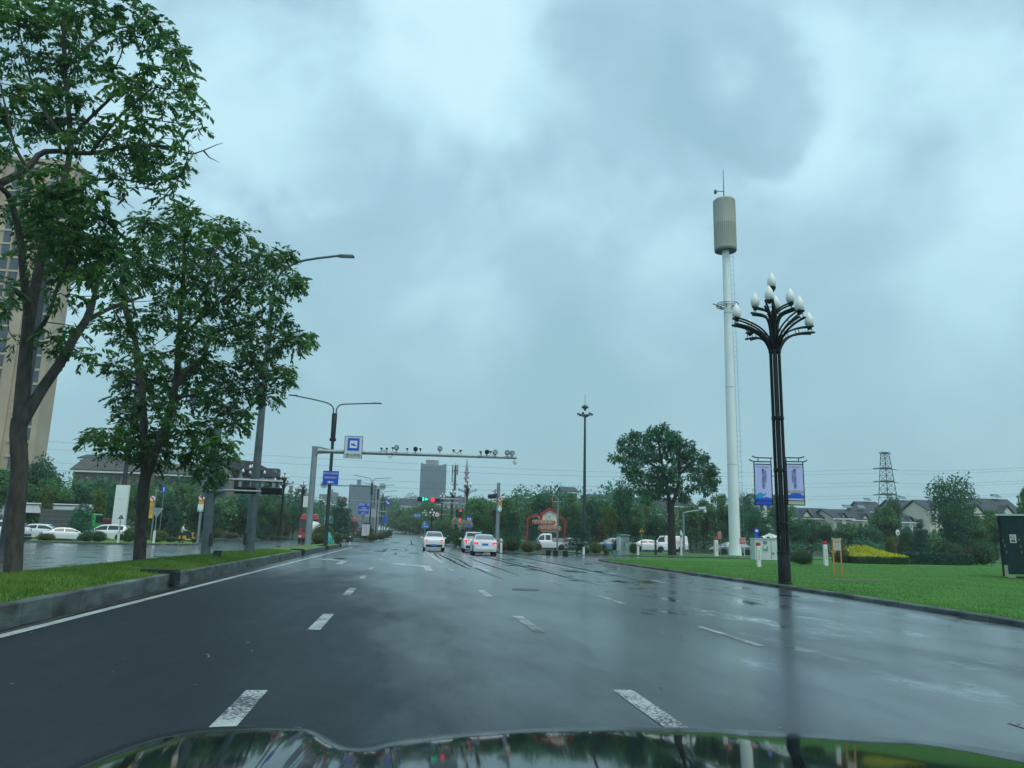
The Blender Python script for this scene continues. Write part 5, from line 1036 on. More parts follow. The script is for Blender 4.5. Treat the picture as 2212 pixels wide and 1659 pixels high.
# --- trucks
def heavy_truck(label, loc, rz, sc_=1., tank=True):
    t = thing('red_truck', label, 'truck', loc, rz); t.scale = (sc_,)*3        # faces +Y
    m = MB(); m.box((0, 0, 2.05), (2.4, 1.9, 2.3)); m.box((0, .05, 1.1), (2.45, 1.95, .55)); m.build('cab', CREDT, t, bevel=.12)
    m = MB(); m.box((0, -.1, 3.45), (2.2, 1.5, .55), rx=R(0), taper=.86); m.build('roof_deflector', CREDT, t, bevel=.1)
    m = MB(); m.box((0, .955, 2.38), (2.15, .03, .92)); m.build('windscreen', GLASS, t, bevel=.03); m = MB(); m.box((0, .965, 1.5), (1.5, .05, .62))
    m.build('grille', LOWT, t, bevel=.03); m = MB()
    for k in range(3): m.box((0, 1.0, 1.32+.18*k), (1.42, .03, .03))
    m.build('grille_bar', GAL, t); m = MB(); m.box((0, 1.0, .72), (2.45, .2, .5)); m.build('bumper', CREDT, t, bevel=.08)
    m = MB(); m.box((0, 1.02, .48), (1.9, .2, .2)); m.build('valance', LOWT, t); m = MB(); m.box((0, 1.0, 2.92), (2.2, .28, .12)); m.build('sun_visor', LOWT, t)
    for s in (-1, 1):
        m = MB(); m.box((s*.95, 1.08, .80), (.42, .08, .24)); m.build('headlight', HEADO, t, bevel=.03)
        m = MB(); m.box((s*1.38, .85, 2.3), (.18, .12, .6)); m.tube([(s*1.2, .8, 2.6), (s*1.38, .85, 2.6)], .03, 5); m.build('mirror', LOWT, t)
        for y in (.3, -3.2, -4.5):
            m = MB(); m.lathe([(.3, -.14), (.5, -.14), (.52, 0), (.5, .14), (.3, .14)], (0, 0, 0), 18, Matrix.Rotation(PI/2, 3, 'Y')); o = m.build('wheel', RUB, t, smooth=True); o.location = (s*1.05, y, .52); m = MB(); m.disc((0, 0, 0), .3, .2, 14, 'X'); m.build('rim', RIM, o)
    m = MB(); m.box((0, -3, .85), (.9, 6, .25)); m.build('chassis', LOWT, t)
    if tank: m = MB(); m.lathe([(.25, -5.8), (.75, -5.4), (.82, -4.5), (.82, -2.2), (.75, -1.4), (.25, -1.1)], (-1.0, 0, 1.9), 20, Matrix.Rotation(-PI/2, 3, 'X') @ Matrix.Diagonal((1, 1, -1))); m.build('tank', WPL, t, smooth=True)
    return t
heavy_truck('red tractor truck with a white tank waiting behind the gantry post', (XAT(664, 97), 98, T(0, 98)), R(180), .93); heavy_truck('second red truck farther away behind the dark car', (XAT(758, 150), 150, T(0, 150)), R(180), .95, False)
Yk = 83.; t = thing('green_truck', 'bright green truck with a grey slatted cargo body behind the tall pine', 'truck', (XAT(150, Yk), Yk, T(0, Yk)), 0); GRN = mat('truck_paint_green', (.02, .36, .07), .35, 0, .08, 2, coat=.5)
k = Yk/FPX; X = lambda u: (u-150)*k; m = MB(); m.box((X(185), 0, 1.75), (X(200)-X(168), 2.1, 1.7)); m.box((X(185), 0, .85), (X(202)-X(168), 2.1, .5)); m.build('cab', GRN, t, bevel=.12); m = MB(); m.box((X(187), -1.06, 2.1), (.8, .04, .6)); m.box((X(201)+.02, 0, 2.1), (.04, 1.8, .7)); m.build('cab_window', GLASS, t)
m = MB(); m.box((X(133), 0, .95), (X(176)-X(92), 2.0, .3)); m.box((X(130), 0, 1.9), (X(128)-X(66), 2.1, 2.0)); m.build('cargo_body', mat('grey_slats', (.10, .115, .11), .7, .1, .2, 2), t); m = MB(); L0 = X(130)-(X(128)-X(66))/2
for i in range(30): m.box((L0+.05+i*(X(128)-X(66))/30, -1.07, 1.9), (.04, .05, 2.0))
for i in range(5): m.box((X(130), -1.1, 1.0+.45*i), (X(128)-X(66), .03, .05))
m.build('slat', mat('grey_slat_edge', (.16, .18, .175), .6, .2), t); m = MB(); m.box((X(167), 0, 1.9), (.5, 2.12, 2.05)); m.build('bulkhead', GRN, t)
for s in (-1, 1):
    for u in (184, 150, 90):
        m = MB(); m.lathe([(.26, -.14), (.44, -.14), (.46, 0), (.44, .14), (.26, .14)], (0, 0, 0), 18, Matrix.Rotation(PI/2, 3, 'X')); o = m.build('wheel', RUB, t, smooth=True); o.location = (X(u), s*.92, .46)
t = thing('red_tarped_load', 'dull maroon covered trailer behind the white hatchback', 'trailer', (XAT(226, 86), 86, T(0, 86))); m = MB(); m.box((0, 0, .95), (3.4, 2, .3)); m.build('bed', DKG, t); m = MB(); m.prism([(-1.7, 1.1), (1.7, 1.1), (1.5, 1.7), (.8, 2.15), (-.9, 2.3), (-1.7, 1.9)], -1, 1); m.build('tarp', mat('maroon_tarp', (.12, .05, .055), .8, 0, .3, 2), t, bevel=.1)
for s in (-1, 1): m = MB(); m.disc((s*1.1, -.9, .45), .45, .25, 16); m.build('wheel', RUB, t)

# --- bonnet of the car the picture is taken from
def own_bonnet():
    t = thing('own_car', 'glossy dark bonnet of the car the view is taken from', 'car', (.42, 0, 0)); us = [120, 190, 250, 350, 450, 560, 640, 690, 706, 722, 780, 850, 1000, 1150, 1320, 1500, 1700, 1900, 2050, 2212, 2400]; vs_ = [1710, 1662, 1620, 1592, 1579, 1575, 1577, 1581, 1600, 1617, 1620, 1604, 1590, 1581, 1577, 1580, 1589, 1600, 1614, 1640, 1690]
    ys = 1.55; kx = [P(u, 1600, ys).x for u in us]; kz = [P(u, v, ys).z for u, v in zip(us, vs_)]; kz = [z+.006 for z in kz]; m = MB(); xs = np.linspace(kx[0]-.02, kx[-1], 150); yv = np.concatenate([np.linspace(.62, 1.3, 24), np.linspace(1.31, 2.0, 60)])
    zs = np.interp(xs, kx, kz); ker = np.array([1, 2, 3, 2, 1])/9; zs = np.convolve(np.pad(zs, 2, mode='edge'), ker, 'valid')
    for y in yv:
        for x, z0 in zip(xs, zs):
            d = y-ys; s0 = .268; edge = max(0, (abs(x-.42)-.78)); tt = -d
            zz = .098*tt+.008*(1-math.exp(-tt/.3))+.0085*(1-math.exp(-tt/.05)) if d < 0 else -s0*d-.8*d*d
            m.v.append((x-.42, y, z0+zz-edge*edge*.5))
    nx = len(xs); m.f = [(j*nx+i, j*nx+i+1, (j+1)*nx+i+1, (j+1)*nx+i) for j in range(len(yv)-1) for i in range(nx-1)]; m.m = [0]*len(m.f)
    m.build('bonnet', mat('bonnet_paint', (.002, .006, .007), .05, 0, .1, 2, coat=.10, spec=.36), t, smooth=True)
    m = MB(); m.box((0, 1.25, .52), (1.5, 1.3, .5)); m.build('engine_bay', LOWT, t)
own_bonnet()

# ================================================================== STREET FURNITURE
BULB = mat('frosted_bulb', (.80, .82, .78), .35, 0, .04, 4)
YL = 22.8; XL = XAT(1691, YL); HL = P(1669, 590, YL).z-LH; ZC = P(1676, 757, YL).z-LH; ZB = P(1691, 1197, YL).z-LH
def bulb_mb(): return MB().lathe([(.06, 0), (.10, .02), (.140, .11), (.148, .19), (.130, .29), (.086, .39), (.036, .47), (.006, .52)], (0, 0, 0), 16)
def lantern_lamp(label):
    t = thing('lantern_street_lamp', label, 'street lamp', (XL, YL, LH-.02), R(8), 'lamps with clustered white bulbs')
    m = MB(); m.lathe([(.22, -.1), (.22, .05), (.19, .07), (.19, ZB), (.17, ZB+.03)], (0, 0, 0), 18); m.build('base', BLK, t, smooth=True)
    for a in range(4):
        x, y = .132*math.cos(a*PI/2+PI/4), .132*math.sin(a*PI/2+PI/4); MB().tube([(x, y, ZB), (x, y, ZC)], .050, 10).build('post', BLK, t, smooth=True)
    MB().tube([(0, 0, ZB), (0, 0, ZC)], .03, 8).build('core_pipe', DKG, t, smooth=True)
    for z in (ZB+.05, ZB+.95, ZB+2.6, ZC-2.2, ZC-.02):
        MB().lathe([(.16, z-.05), (.195, z-.04), (.195, z+.04), (.16, z+.05)], (0, 0, 0), 18).build('collar', BLK, t)
    def arm(a, prof, wid):
        m = MB(); ca, sa = math.cos(a), math.sin(a); pp = smoothpts([(r, 0, z) for r, z in prof], 4); n = len(pp); rails = {}
        for sd in (-1, 1):
            for up in (0, 1):
                pl = []
                for i, p in enumerate(pp):
                    k = i/(n-1); wv = wid*(.25+.75*k)*sd; tan = (pp[min(i+1, n-1)]-pp[max(i-1, 0)]).normalized(); nz = Vector((-tan.z, 0, tan.x)); q = p+nz*(.085*k+.045)*(1 if up else -.7)
                    pl.append(Vector((q.x*ca-wv*sa, q.x*sa+wv*ca, q.z)))
                rails[(sd, up)] = pl; m.tube(pl, .030 if up else .040, 6)
        for i in range(3, n, 4):
            m.tube([rails[(-1, 0)][i], rails[(1, 0)][i]], .012, 4); m.tube([rails[(-1, 0)][i], rails[(-1, 1)][i]], .012, 4); m.tube([rails[(1, 0)][i], rails[(1, 1)][i]], .012, 4)
        m.tube([rails[(-1, 1)][-1], rails[(1, 1)][-1]], .03, 6); m.build('arm', BLK, t)
        r, z = prof[-1]; r -= .10
        b = bulb_mb().build('lamp_bulb', BULB, t, smooth=True); b.location = (r*ca, r*sa, z+.12)
        c = MB().lathe([(.03, -.10), (.07, -.06), (.085, .02)], (0, 0, 0), 12).build('bulb_cup', BLK, t); c.location = (r*ca, r*sa, z+.11)
    for a in range(4): arm(a*PI/2, [(.13, ZC-.05), (.16, ZC+.12), (.30, ZC+.38), (.56, ZC+.60), (1.0, ZC+.76), (1.46, ZC+.83)], .10)
    for a in range(4): arm(a*PI/2+PI/4, [(.05, ZC), (.055, ZC+.6), (.09, ZC+1.0), (.24, ZC+1.27), (.66, ZC+1.42)], .12)
    m = MB(); m.tube([(0, 0, ZC-.1), (0, 0, HL-.66)], [.06, .035], 10); m.lathe([(.03, HL-.68), (.06, HL-.62), (.12, HL-.52), (.125, HL-.46), (.10, HL-.46)], (0, 0, 0), 14); m.build('finial_stem', BLK, t, smooth=True)
    b = bulb_mb().build('lamp_bulb', BULB, t, smooth=True); b.location = (0, 0, HL-.48)
    return t
lamp0 = lantern_lamp('tall black lamp column with white bulbs, nearest, carrying two banners')
LL = [(1006, 122, 'clustered bulb lamp behind the pampas grass'), (974, 150, 'clustered bulb lamp above the hanging red light'), (952, 175, 'third clustered bulb lamp along the far kerb')]
for u, Y, lb in LL: copy_tree(lamp0, (XAT(u, Y), Y, T(0, Y)), R(8), lb)
for i, (u, Y, v) in enumerate(((931, 200, 1099), (915, 248, 1101), (902, 300, 1103), (892, 340, 1104), (881, 400, 1104), (869, 440, 1103), (855, 520, 1102))):
    copy_tree(lamp0, (XAT(u, Y), Y, P(u, v, Y).z-HL*1.15), R(8+13*i), 'small far lamp with white bulbs above the trees lining the far road', 1.15)
for u, Y, lb in ((536, 100, 'clustered bulb lamp partly hidden by the tall grey lamp column'), (604, 118, 'clustered bulb lamp above the trees before the red truck'), (647, 140, 'clustered bulb lamp above the trees left of the gantry post')):
    copy_tree(lamp0, (XAT(u, Y), Y, T(0, Y)), R(30), lb)
for i in range(5):
    Y = 175+26*i; copy_tree(lamp0, (lk(Y)-19.5, Y, T(0, Y)), R(8+17*i), 'small far lamp with white bulbs above the trees of the opposite road')
# --- banners on the near lamp column
LAV = mat('banner_lavender', (.52, .56, .92), .7, 0, .04, 1); BBL = mat('banner_blue', (.015, .10, .62), .7, 0, .25, 2.5); BTQ = mat('banner_turquoise', (.02, .33, .55), .7, 0, .3, 3); BCR = mat('banner_cream', (.50, .52, .38), .7, 0, .05, 2); BTX = mat('banner_ink', (.05, .055, .16), .7, 0, .1, 3); BSAND = mat('banner_sand', (.42, .38, .40), .7, 0, .15, 4)
kL = YL/FPX
def banner(side, label):
    u0, u1 = (1632, 1671) if side < 0 else (1703, 1741); cx = (u0+u1)/2
    zt, zb = P(cx, 1004, YL).z, P(cx, 1091, YL).z; xc = XAT(cx, YL); wdt = (u1-u0)*kL; H = zt-zb
    t = thing('banner', label, 'banner', (xc, YL-.05, zb), R(-8)); B = side
    m = MB(); e = wdt/2
    for x in (-e, e): m.tube([(x, 0, -.01), (x, 0, H+.10)], .016, 6)
    for z in (0, .13, H+.01, H+.09): m.tube([(-e, 0, z), (e, 0, z)], .016, 6)
    m.tube([(-B*e, 0, H+.09), (B*e, 0, H+.09), (B*(e+.06), 0, H+.10), (B*(e+.14), 0, H+.15)], .018, 6)
    m.tube([(-B*(e+.05), 0, H+.21), (B*e*.6, 0, H+.21), (B*(e*.6+.08), 0, H+.225), (B*(e*.6+.16), 0, H+.26)], .018, 6)
    for x in (-B*e, B*e*.5): m.tube([(x, 0, H+.08), (x, 0, H+.22)], .014, 5)
    for z in (.22*H, .72*H): m.tube([(-B*e, 0, z), (-B*(e+.22), .03, z)], .013, 5)
    m.build('frame', BLK, t)
    m = MB(); m.box((0, 0, .13+(H-.13)/2), (wdt-.03, .012, H-.15)); c = m.build('cloth', LAV, t)
    m = MB(); m.box((0, -.002, .065), (wdt-.03, .012, .105)); m.build('lower_cloth', BBL if side < 0 else BCR, t)
    w_ = wdt-.04
    if side < 0:
        m = MB(); m.prism([(-w_/2, .14), (w_/2, .14), (w_/2, .22), (w_*.3, .235), (w_*.12, .25), (0, .21), (-w_*.2, .25), (-w_/2, .22)], -.0095, -.007); m.build('wave_print', BBL, c)
        m = MB(); m.prism([(-w_/2, .21), (-w_*.1, .21), (-w_*.02, .26), (w_*.1, .30), (w_*.2, .385), (w_*.05, .34), (-w_*.02, .33), (-w_*.12, .38), (-w_*.3, .37), (-w_*.42, .32), (-w_/2, .30)], -.012, -.010); m.build('crest_print', BTQ, c)
    else:
        m = MB(); m.box((0, -.0075, .40), (w_, .002, .10)); m.build('sand_print', BSAND, c)
        m = MB(); m.prism([(-w_/2, .20), (w_/2, .20), (w_/2, .30), (w_*.36, .31), (w_*.30, .35), (w_*.16, .365), (-w_*.2, .365), (-w_*.32, .345), (-w_*.36, .31), (-w_/2, .30)], -.0105, -.0085); m.build('building_print', BBL, c)
    dz = H*.9; txt('衢\n州\n古\n城\n欢\n迎\n您', .100, BTX, c, (-.01*side, -.012, .13+(H-.13)*.60), thick=.001, line=.86, name='main_lettering')
    txt('南\n孔\n圣\n地\n衢\n州\n有\n礼', .050, BTX, c, (-.085*side, -.012, .13+(H-.13)*.66), thick=.001, line=.95, name='side_lettering')
    m = MB(); m.box((.03, -.0085, H*.935), (w_*.6, .002, .012)); m.prism([(-w_*.38, H*.945), (-w_*.30, H*.945), (-w_*.33, H*.92)], -.0095, -.0075); m.build('header_line', BTX, c)
banner(-1, 'lavender street banner with a blue wave at its foot'); banner(1, 'lavender street banner with a cream strip at its foot')
# --- telecom mast
MST = mat('mast_white', (.80, .84, .84), .45, 0, .06, .3); DRUM = mat('antenna_drum', (.36, .37, .32), .7, .1, .22, .6, stretch=(1, 1, .2)); Ym = 78.; pb = P(1588, 1197, Ym); xm = pb.x; zb = .1
ZM = lambda v: P(1575, v, Ym).z-zb; km = Ym/FPX; t = thing('telecom_mast', 'tall white telecom mast with a drum-shaped head', 'mast', (xm, Ym, zb))
hd, ht = ZM(541), ZM(432); m = MB(); m.lathe([(.70, -.1), (.64, .2), (.58, 1.5), (.52, hd*.35), (.42, hd*.75), (.38, hd+.3)], (0, 0, 0), 28); m.build('shaft', MST, t, smooth=True)
for k in (.28, .53, .78): MB().lathe([(.40, hd*k-.04), (.595-.20*k, hd*k-.03), (.595-.20*k, hd*k+.03), (.40, hd*k+.04)], (0, 0, 0), 24).build('flange', mat('mast_joint', (.4, .46, .47), .5), t)
rd = 26*km; m = MB(); m.lathe([(rd*.96, hd), (rd, hd+.06), (rd, hd+.2), (rd*.985, hd+.22), (rd*.985, (hd+ht)/2-.05), (rd, (hd+ht)/2), (rd*.985, (hd+ht)/2+.05), (rd*.985, ht-.3), (rd, ht-.25), (rd*.9, ht-.05), (rd*.35, ht+.05)], (0, 0, 0), 36); m.build('drum', DRUM, t, smooth=True)
m = MB()
for k in range(36): a = 2*PI*k/36; m.tube([(rd*1.0*math.cos(a), rd*1.0*math.sin(a), hd+.1), (rd*1.0*math.cos(a), rd*1.0*math.sin(a), ht-.2)], .022, 4)
m.build('drum_slat', mat('drum_slat', (.52, .53, .46), .7, .1), t)
m = MB()
for k in range(6): a = 2*PI*k/6+.3; m.box((rd*.5*math.cos(a), rd*.5*math.sin(a), hd-.06), (rd, .3, .1), rz=a)
m.lathe([(rd*.85, hd-.14), (rd*.98, hd-.14), (rd*.98, hd-.02), (rd*.85, hd-.02)], (0, 0, 0), 28); m.build('drum_underside', mat('underside_teal', (.10, .16, .17), .6, .2, .3, 1), t)
m = MB(); m.tube([(0, 0, ht), (0, 0, ht+.45)], [.3, .1], 8); m.tube([(0, 0, ht+.4), (0, 0, ZM(366))], [.07, .03], 8); m.tube([(0, 0, ZM(415)), (-1.0, 0, ZM(415))], .05, 5); m.build('spike', GALD, t, smooth=True); m = MB(); m.ell((-1.0, 0, ZM(417)), (.2, .2, .28), 10, 6); m.build('camera_dome', GALD, t)
zr = ZM(662); m = MB(); 
for rr_, zz in ((1.15, zr), (.8, zr-.05), (1.15, zr+.22)): m.tube([(rr_*math.cos(a), rr_*math.sin(a), zz) for a in np.linspace(0, 2*PI, 25)], .06, 5, False)
for k in range(6): a = PI*k/3; m.tube([(.4*math.cos(a), .4*math.sin(a), zr-.2), (1.15*math.cos(a), 1.15*math.sin(a), zr)], .05, 5); m.tube([(1.15*math.cos(a), 1.15*math.sin(a), zr), (1.15*math.cos(a), 1.15*math.sin(a), zr+.22)], .035, 4)
m.tube([(-1.1, 0, zr), (-1.7, 0, zr+.2)], .07, 5); m.build('ring_platform', GAL, t)
m = MB()
for sx in (0, .34): m.tube([(.72+sx, 0, .3), (.50+sx, 0, hd)], .018, 4)
for i in range(int(hd/.55)): k = i*.55/hd; x = .72-.22*k; m.tube([(x-.25, 0, .4+i*.55), (x+.55, 0, .4+i*.55)] if i % 2 else [(x, 0, .4+i*.55), (x+.34, 0, .4+i*.55)], .016, 4)
m.build('ladder', GAL, t)
# --- high mast lights
def high_mast(label, u, Y, vtop=None, H=None):
    x = XAT(u, Y); zb = T(0, Y); H = H or P(u, vtop, Y).z-zb; t = thing('high_mast_light', label, 'mast', (x, Y, zb), 0, 'dark high mast lights at the junction corners'); MB().lathe([(.30, -.2), (.27, 1), (.14, H-1.2)], (0, 0, 0), 14).build('shaft', DKG, t, smooth=True)
    m = MB(); m.lathe([(.14, H-.55), (.18, H-.3), (.52, H-.12), (.5, H+.0), (.3, H+.2), (.06, H+.32)], (0, 0, 0), 18); m.build('cap', DKG, t, smooth=True); MB().tube([(0, 0, H+.4), (0, 0, H+1.8)], .03, 5).build('lightning_rod', DKG, t); m = MB(); m.tube([(.6*math.cos(a), .6*math.sin(a), H-1.2) for a in np.linspace(0, 2*PI, 19)], .07, 5, False)
    for k in range(6): a = PI*k/3; m.tube([(.15*math.cos(a), .15*math.sin(a), H-1.5), (.95*math.cos(a), .95*math.sin(a), H-1.08)], .05, 5)
    m.build('lamp_ring', DKG, t)
    for k in range(6): a = PI*k/3; m = MB(); m.box((1.0*math.cos(a), 1.0*math.sin(a), H-1.05), (.32, .28, .22), rz=a, ry=R(25)); m.build('floodlight', DKG, t)
    return t
high_mast('dark high mast light rising from the trees between the pavilion and the lone lawn tree', 1262, 106, 879); high_mast('dark high mast light behind the forked trunk before the beige tower', 12, 49, H=P(30, 525, 49).z+1.5); high_mast('dark high mast light behind the white pylon sign', 254, 88, H=20)
# --- grey poles on the median
def boxes(parent, name, items, m, bevel=0):
    for c, d in items: MB().box(c, d).build(name, m, parent, bevel=bevel)
pA = S(447, 1197, .36); 
YA = 33.; xA = XAT(447, YA); t = thing('signal_pole', 'grey pole behind the second tree with a blank rounded sign back', 'pole', (xA, YA, .34)); HA = P(470, 905, YA).z-.34; MB().lathe([(.19, -.1), (.185, .6), (.16, HA)], (0, 0, 0), 16).build('column', GALD, t, smooth=True)
kA = YA/FPX; zc = P(461, 1049, YA).z-.34; m = MB(); m.box((.10, .24, zc), (1.12, .05, .92)); m.build('sign_back', mat('aluminium_back', (.33, .39, .40), .5, .4, .1, 1), t, bevel=.06); m = MB()
for z in (zc+.17, zc-.2): m.box((.05, -.02, z), (.9, .42, .06))
m.build('clamp', GAL, t); boxes(t, 'hatch', [((.2, -.06, .55), (.1, .2, .5))], DKG)
z1, z2 = P(530, 1036, YA).z-.34, P(530, 1060, YA).z-.34
m = MB(); m.tube([(0, 0, z1), (2.75, .3, z1-.02)], .055, 8); m.tube([(0, 0, z2), (2.75, .3, z2)], .045, 8); m.tube([(2.6, .28, z1), (2.6, .28, z2)], .03, 6); m.build('arm', GAL, t, smooth=True)
for x in (1.28, 2.32): m = MB(); m.box((x, .28, z2+.03), (.86, .22, .28)); m.build('signal_back', BLK, t, bevel=.03)
YB = 34.5; xB = XAT(541, YB); HB = P(581, 655, YB).z-.34; t = thing('street_light', 'tall grey two-armed street light rising out of the second tree crown', 'street lamp', (xB, YB, .34)); kB = YB/FPX; MB().lathe([(.21, -.1), (.2, .8), (.10, HB)], (0, 0, 0), 16).build('column', GALD, t, smooth=True)
boxes(t, 'hatch', [((-.2, -.05, .6), (.1, .2, .5))], DKG); xo = xB
za = lambda v, u: P(u, v, YB).z-.34; xa = lambda u: XAT(u, YB)
def bx_(u, v): q = P(u, v, YB); return (q.x-xB, 0, q.z-.34)
m = MB(); m.tube(smoothpts([(0, 0, HB-.3), (.02, 0, HB+.05), bx_(600, 600), bx_(624, 576), bx_(660, 562), bx_(735, 552)]), .055, 8); m.build('arm', GALD, t, smooth=True)
m = MB(); m.tube(smoothpts([(0, 0, HB-.3), (-.02, 0, HB+.05), bx_(545, 606), bx_(505, 578), bx_(470, 555), bx_(424, 543)]), .055, 8); m.build('arm', GALD, t, smooth=True)
def lamp_head(t, c, rz, s=1.): m = MB(); m.box((0, 0, 0), (.78*s, .30, .11), taper=.8); o = m.build('lamp_head', GALD, t, bevel=.04); o.location = c; o.rotation_euler = (0, rz, 0); m = MB(); m.box((.0, 0, -.06), (.6*s, .22, .02)); m.build('lens', mat('lamp_lens', (.45, .47, .42), .3), o)
lamp_head(t, bx_(748, 553), R(-2)); lamp_head(t, bx_(408, 541), R(6))
def double_lamp(label, u, v, Y, H=12.2, z0=0., group='double-armed lamps along the median'):
    x = XAT(u, Y); t = thing('double_street_lamp', label, 'street lamp', (x, Y, T(0, Y)+z0), R(4), group)
    MB().lathe([(.17, -.1), (.15, 2), (.12, H*.74)], (0, 0, 0), 12).build('column', DKG, t, smooth=True); MB().lathe([(.15, H*.73), (.26, H*.735), (.26, H*.75), (.19, H*.755), (.21, H*.93), (.16, H*.935)], (0, 0, 0), 12).build('sleeve', BLK, t, smooth=True)
    for s in (-1, 1): m = MB(); m.tube(smoothpts([(s*.12, 0, H*.93), (s*.14, 0, H*.97), (s*.45, 0, H*1.0), (s*1.3, 0, H*1.02 if s < 0 else H*1.01), (s*3.1, 0, H*1.045 if s < 0 else H*1.025)]), .05, 7); m.build('arm', DKG, t, smooth=True); m = MB(); m.box((s*3.3, 0, H*1.048 if s < 0 else H*1.026), (.7, .26, .08)); m.build('lamp_head', DKG, t, bevel=.03)
    return t
dl = double_lamp('double-armed dark lamp with thick sleeve just beyond the camera gantry', 704, 1180, 62, P(722, 868, 62).z-.34-.2, .34); zd = 1.0
for u, Y, lb in ((797, 150, 'double-armed lamp behind the blue direction signs'), (811, 176, 'double-armed lamp farther on behind the sign disc'), (822, 205, 'thin double-armed lamp beyond the blue arrow disc'), (827, 240, 'faintest double-armed lamp at the end of the far island')): copy_tree(dl, (XAT(u, Y), Y, T(0, Y)), R(4), lb)
# --- camera gantry
YG = 57.; xG = XAT(666, YG); kG = YG/FPX; t = thing('camera_gantry', 'grey cantilever gantry with enforcement cameras over the road', 'gantry', (xG, YG, .34)); gq = lambda u, v: Vector((XAT(u, YG)-xG, 0, P(u, v, YG).z-.34))
top = gq(681, 968); m = MB(); m.lathe([(.24, -.1), (.23, .5), (.20, top.z)], (0, 0, 0), 16); m.build('column', GAL, t, smooth=True); m = MB(); m.lathe([(.22, top.z-.05), (.22, top.z+.12), (.04, top.z+.14)], (0, 0, 0), 14); m.build('cap', GAL, t)
a0, a1 = gq(678, 974), gq(1112, 989); a0.x = .1; m = MB(); m.tube([a0, a0.lerp(a1, .06), a0.lerp(a1, .5), a1], [.20, .15, .12, .095], 14); m.build('arm', GAL, t, smooth=True)
m = MB(); m.tube([(.15, 0, a0.z+.32), (1.2, 0, a0.z+.12)], .05, 6); m.box((.18, 0, a0.z), (.1, .45, .5)); m.build('bracket', GAL, t)
c = gq(660, 1084); m = MB(); m.box((-.36, 0, c.z), (.34, .3, .78)); m.build('control_box', WPL, t, bevel=.02)
def roundcam(u, v, r, mt, lens=None):
    c = gq(u, v); m = MB(); m.disc((c.x, -.08, c.z), r, .2, 18); o = m.build('floodlight', mt, t, smooth=True)
    if lens: MB().disc((c.x, -.19, c.z), r*.78, .03, 18).build('lens', lens, o)
    MB().box((c.x, 0, c.z-r-.04), (.07, .07, .14)).build('floodlight_bracket', DKG, t)
LENS = mat('flash_lens', (.30, .36, .38), .2, .1, .3, 8)
for u, v in ((846, 967), (938+4, 969), (1064, 977.5), (1092-13+12, 978), (1101.5, 979)): roundcam(u, v, .19, DKG, LENS)
for u, v in ((888, 970), (1050-4, 976.5)): roundcam(u, v, .17, BLK)
for u, v in ((838, 966), (1032, 974.5), (870, 968), (899, 968.5), (1058-4, 974.5), (813, 967), (825, 967.5), (972, 971), (988, 972)):
    c = gq(u, v); m = MB(); m.box((c.x, -.02, c.z), (.20, .38, .18), rx=R(12)); o = m.build('camera', WPL, t, bevel=.03); m = MB(); m.box((c.x, -.2, c.z-.06), (.13, .05, .10)); m.build('camera_lens', BLK, o); MB().box((c.x, 0, c.z-.17), (.06, .06, .16)).build('camera_stalk', GAL, t)
for u0, u1, v in ((814, 824, 969), (973, 987, 974)): m = MB(); a, b_ = gq(u0, v), gq(u1, v); m.tube([a, a.lerp(b_, .5)-Vector((0, 0, .2)), b_], .025, 5); m.build('cable', BLK, t)
for u in (836, 1033): a = gq(u, 981); m = MB(); m.tube([(a.x, -.12, a.z+.1), (a.x+.05, -.13, a.z-.15), (a.x-.1, -.13, a.z-.28), (a.x-.25, -.12, a.z-.15)], .025, 5); m.build('cable', BLK, t)
c = gq(1109, 994); m = MB(); m.tube([(c.x, 0, c.z+.15), (c.x, 0, c.z-.05)], .05, 6); m.lathe([(.04, -.32), (.12, -.27), (.15, -.16), (.14, -.02), (.05, 0)], (c.x, 0, c.z), 12); m.build('dome_camera', WPL, t, smooth=True)
# enforcement sign hanging on the gantry
c = P(764, 967, YG); t = thing('enforcement_sign', 'white sign with a blue camera symbol on the gantry arm', 'sign', (c.x, YG-.32, c.z), R(-2)); W, H = 37*kG, 45*kG*1.02
m = MB(); m.box((0, 0, 0), (W, .05, H)); m.build('plate', mat('sign_pale', (.62, .68, .68), .45, 0, .05, 2), t, bevel=.02); m = MB()
for a, b_, d in (((0, 0, H/2), 0, (W+.04, .07, .04)), ((0, 0, -H/2), 0, (W+.04, .07, .04)), ((W/2, 0, 0), 0, (.04, .071, H)), ((-W/2, 0, 0), 0, (.04, .071, H))): m.box(a, d)
m.build('edge_frame', GALD, t); m = MB(); m.box((0, -.03, .20), (W*.68, .02, W*.74)); m.build('blue_border', mat('blue_light_edge', (.10, .36, .75), .4), t); m = MB(); m.box((0, -.036, .20), (W*.62, .02, W*.68)); m.build('blue_field', BLUE, t); m = MB(); m.box((0, -.042, .20), (W*.42, .02, W*.42)); m.build('white_field', SWHT, t)
m = MB(); m.box((-.03, -.054, .17), (.30, .01, .13), ry=R(12)); m.box((.17, -.054, .12), (.10, .01, .06), ry=R(20)); m.box((.02, -.054, .30), (.03, .01, .14)); m.build('camera_symbol', BLUE, t); txt('违法抓拍', .275, SBLK, t, (0, -.034, -.60))
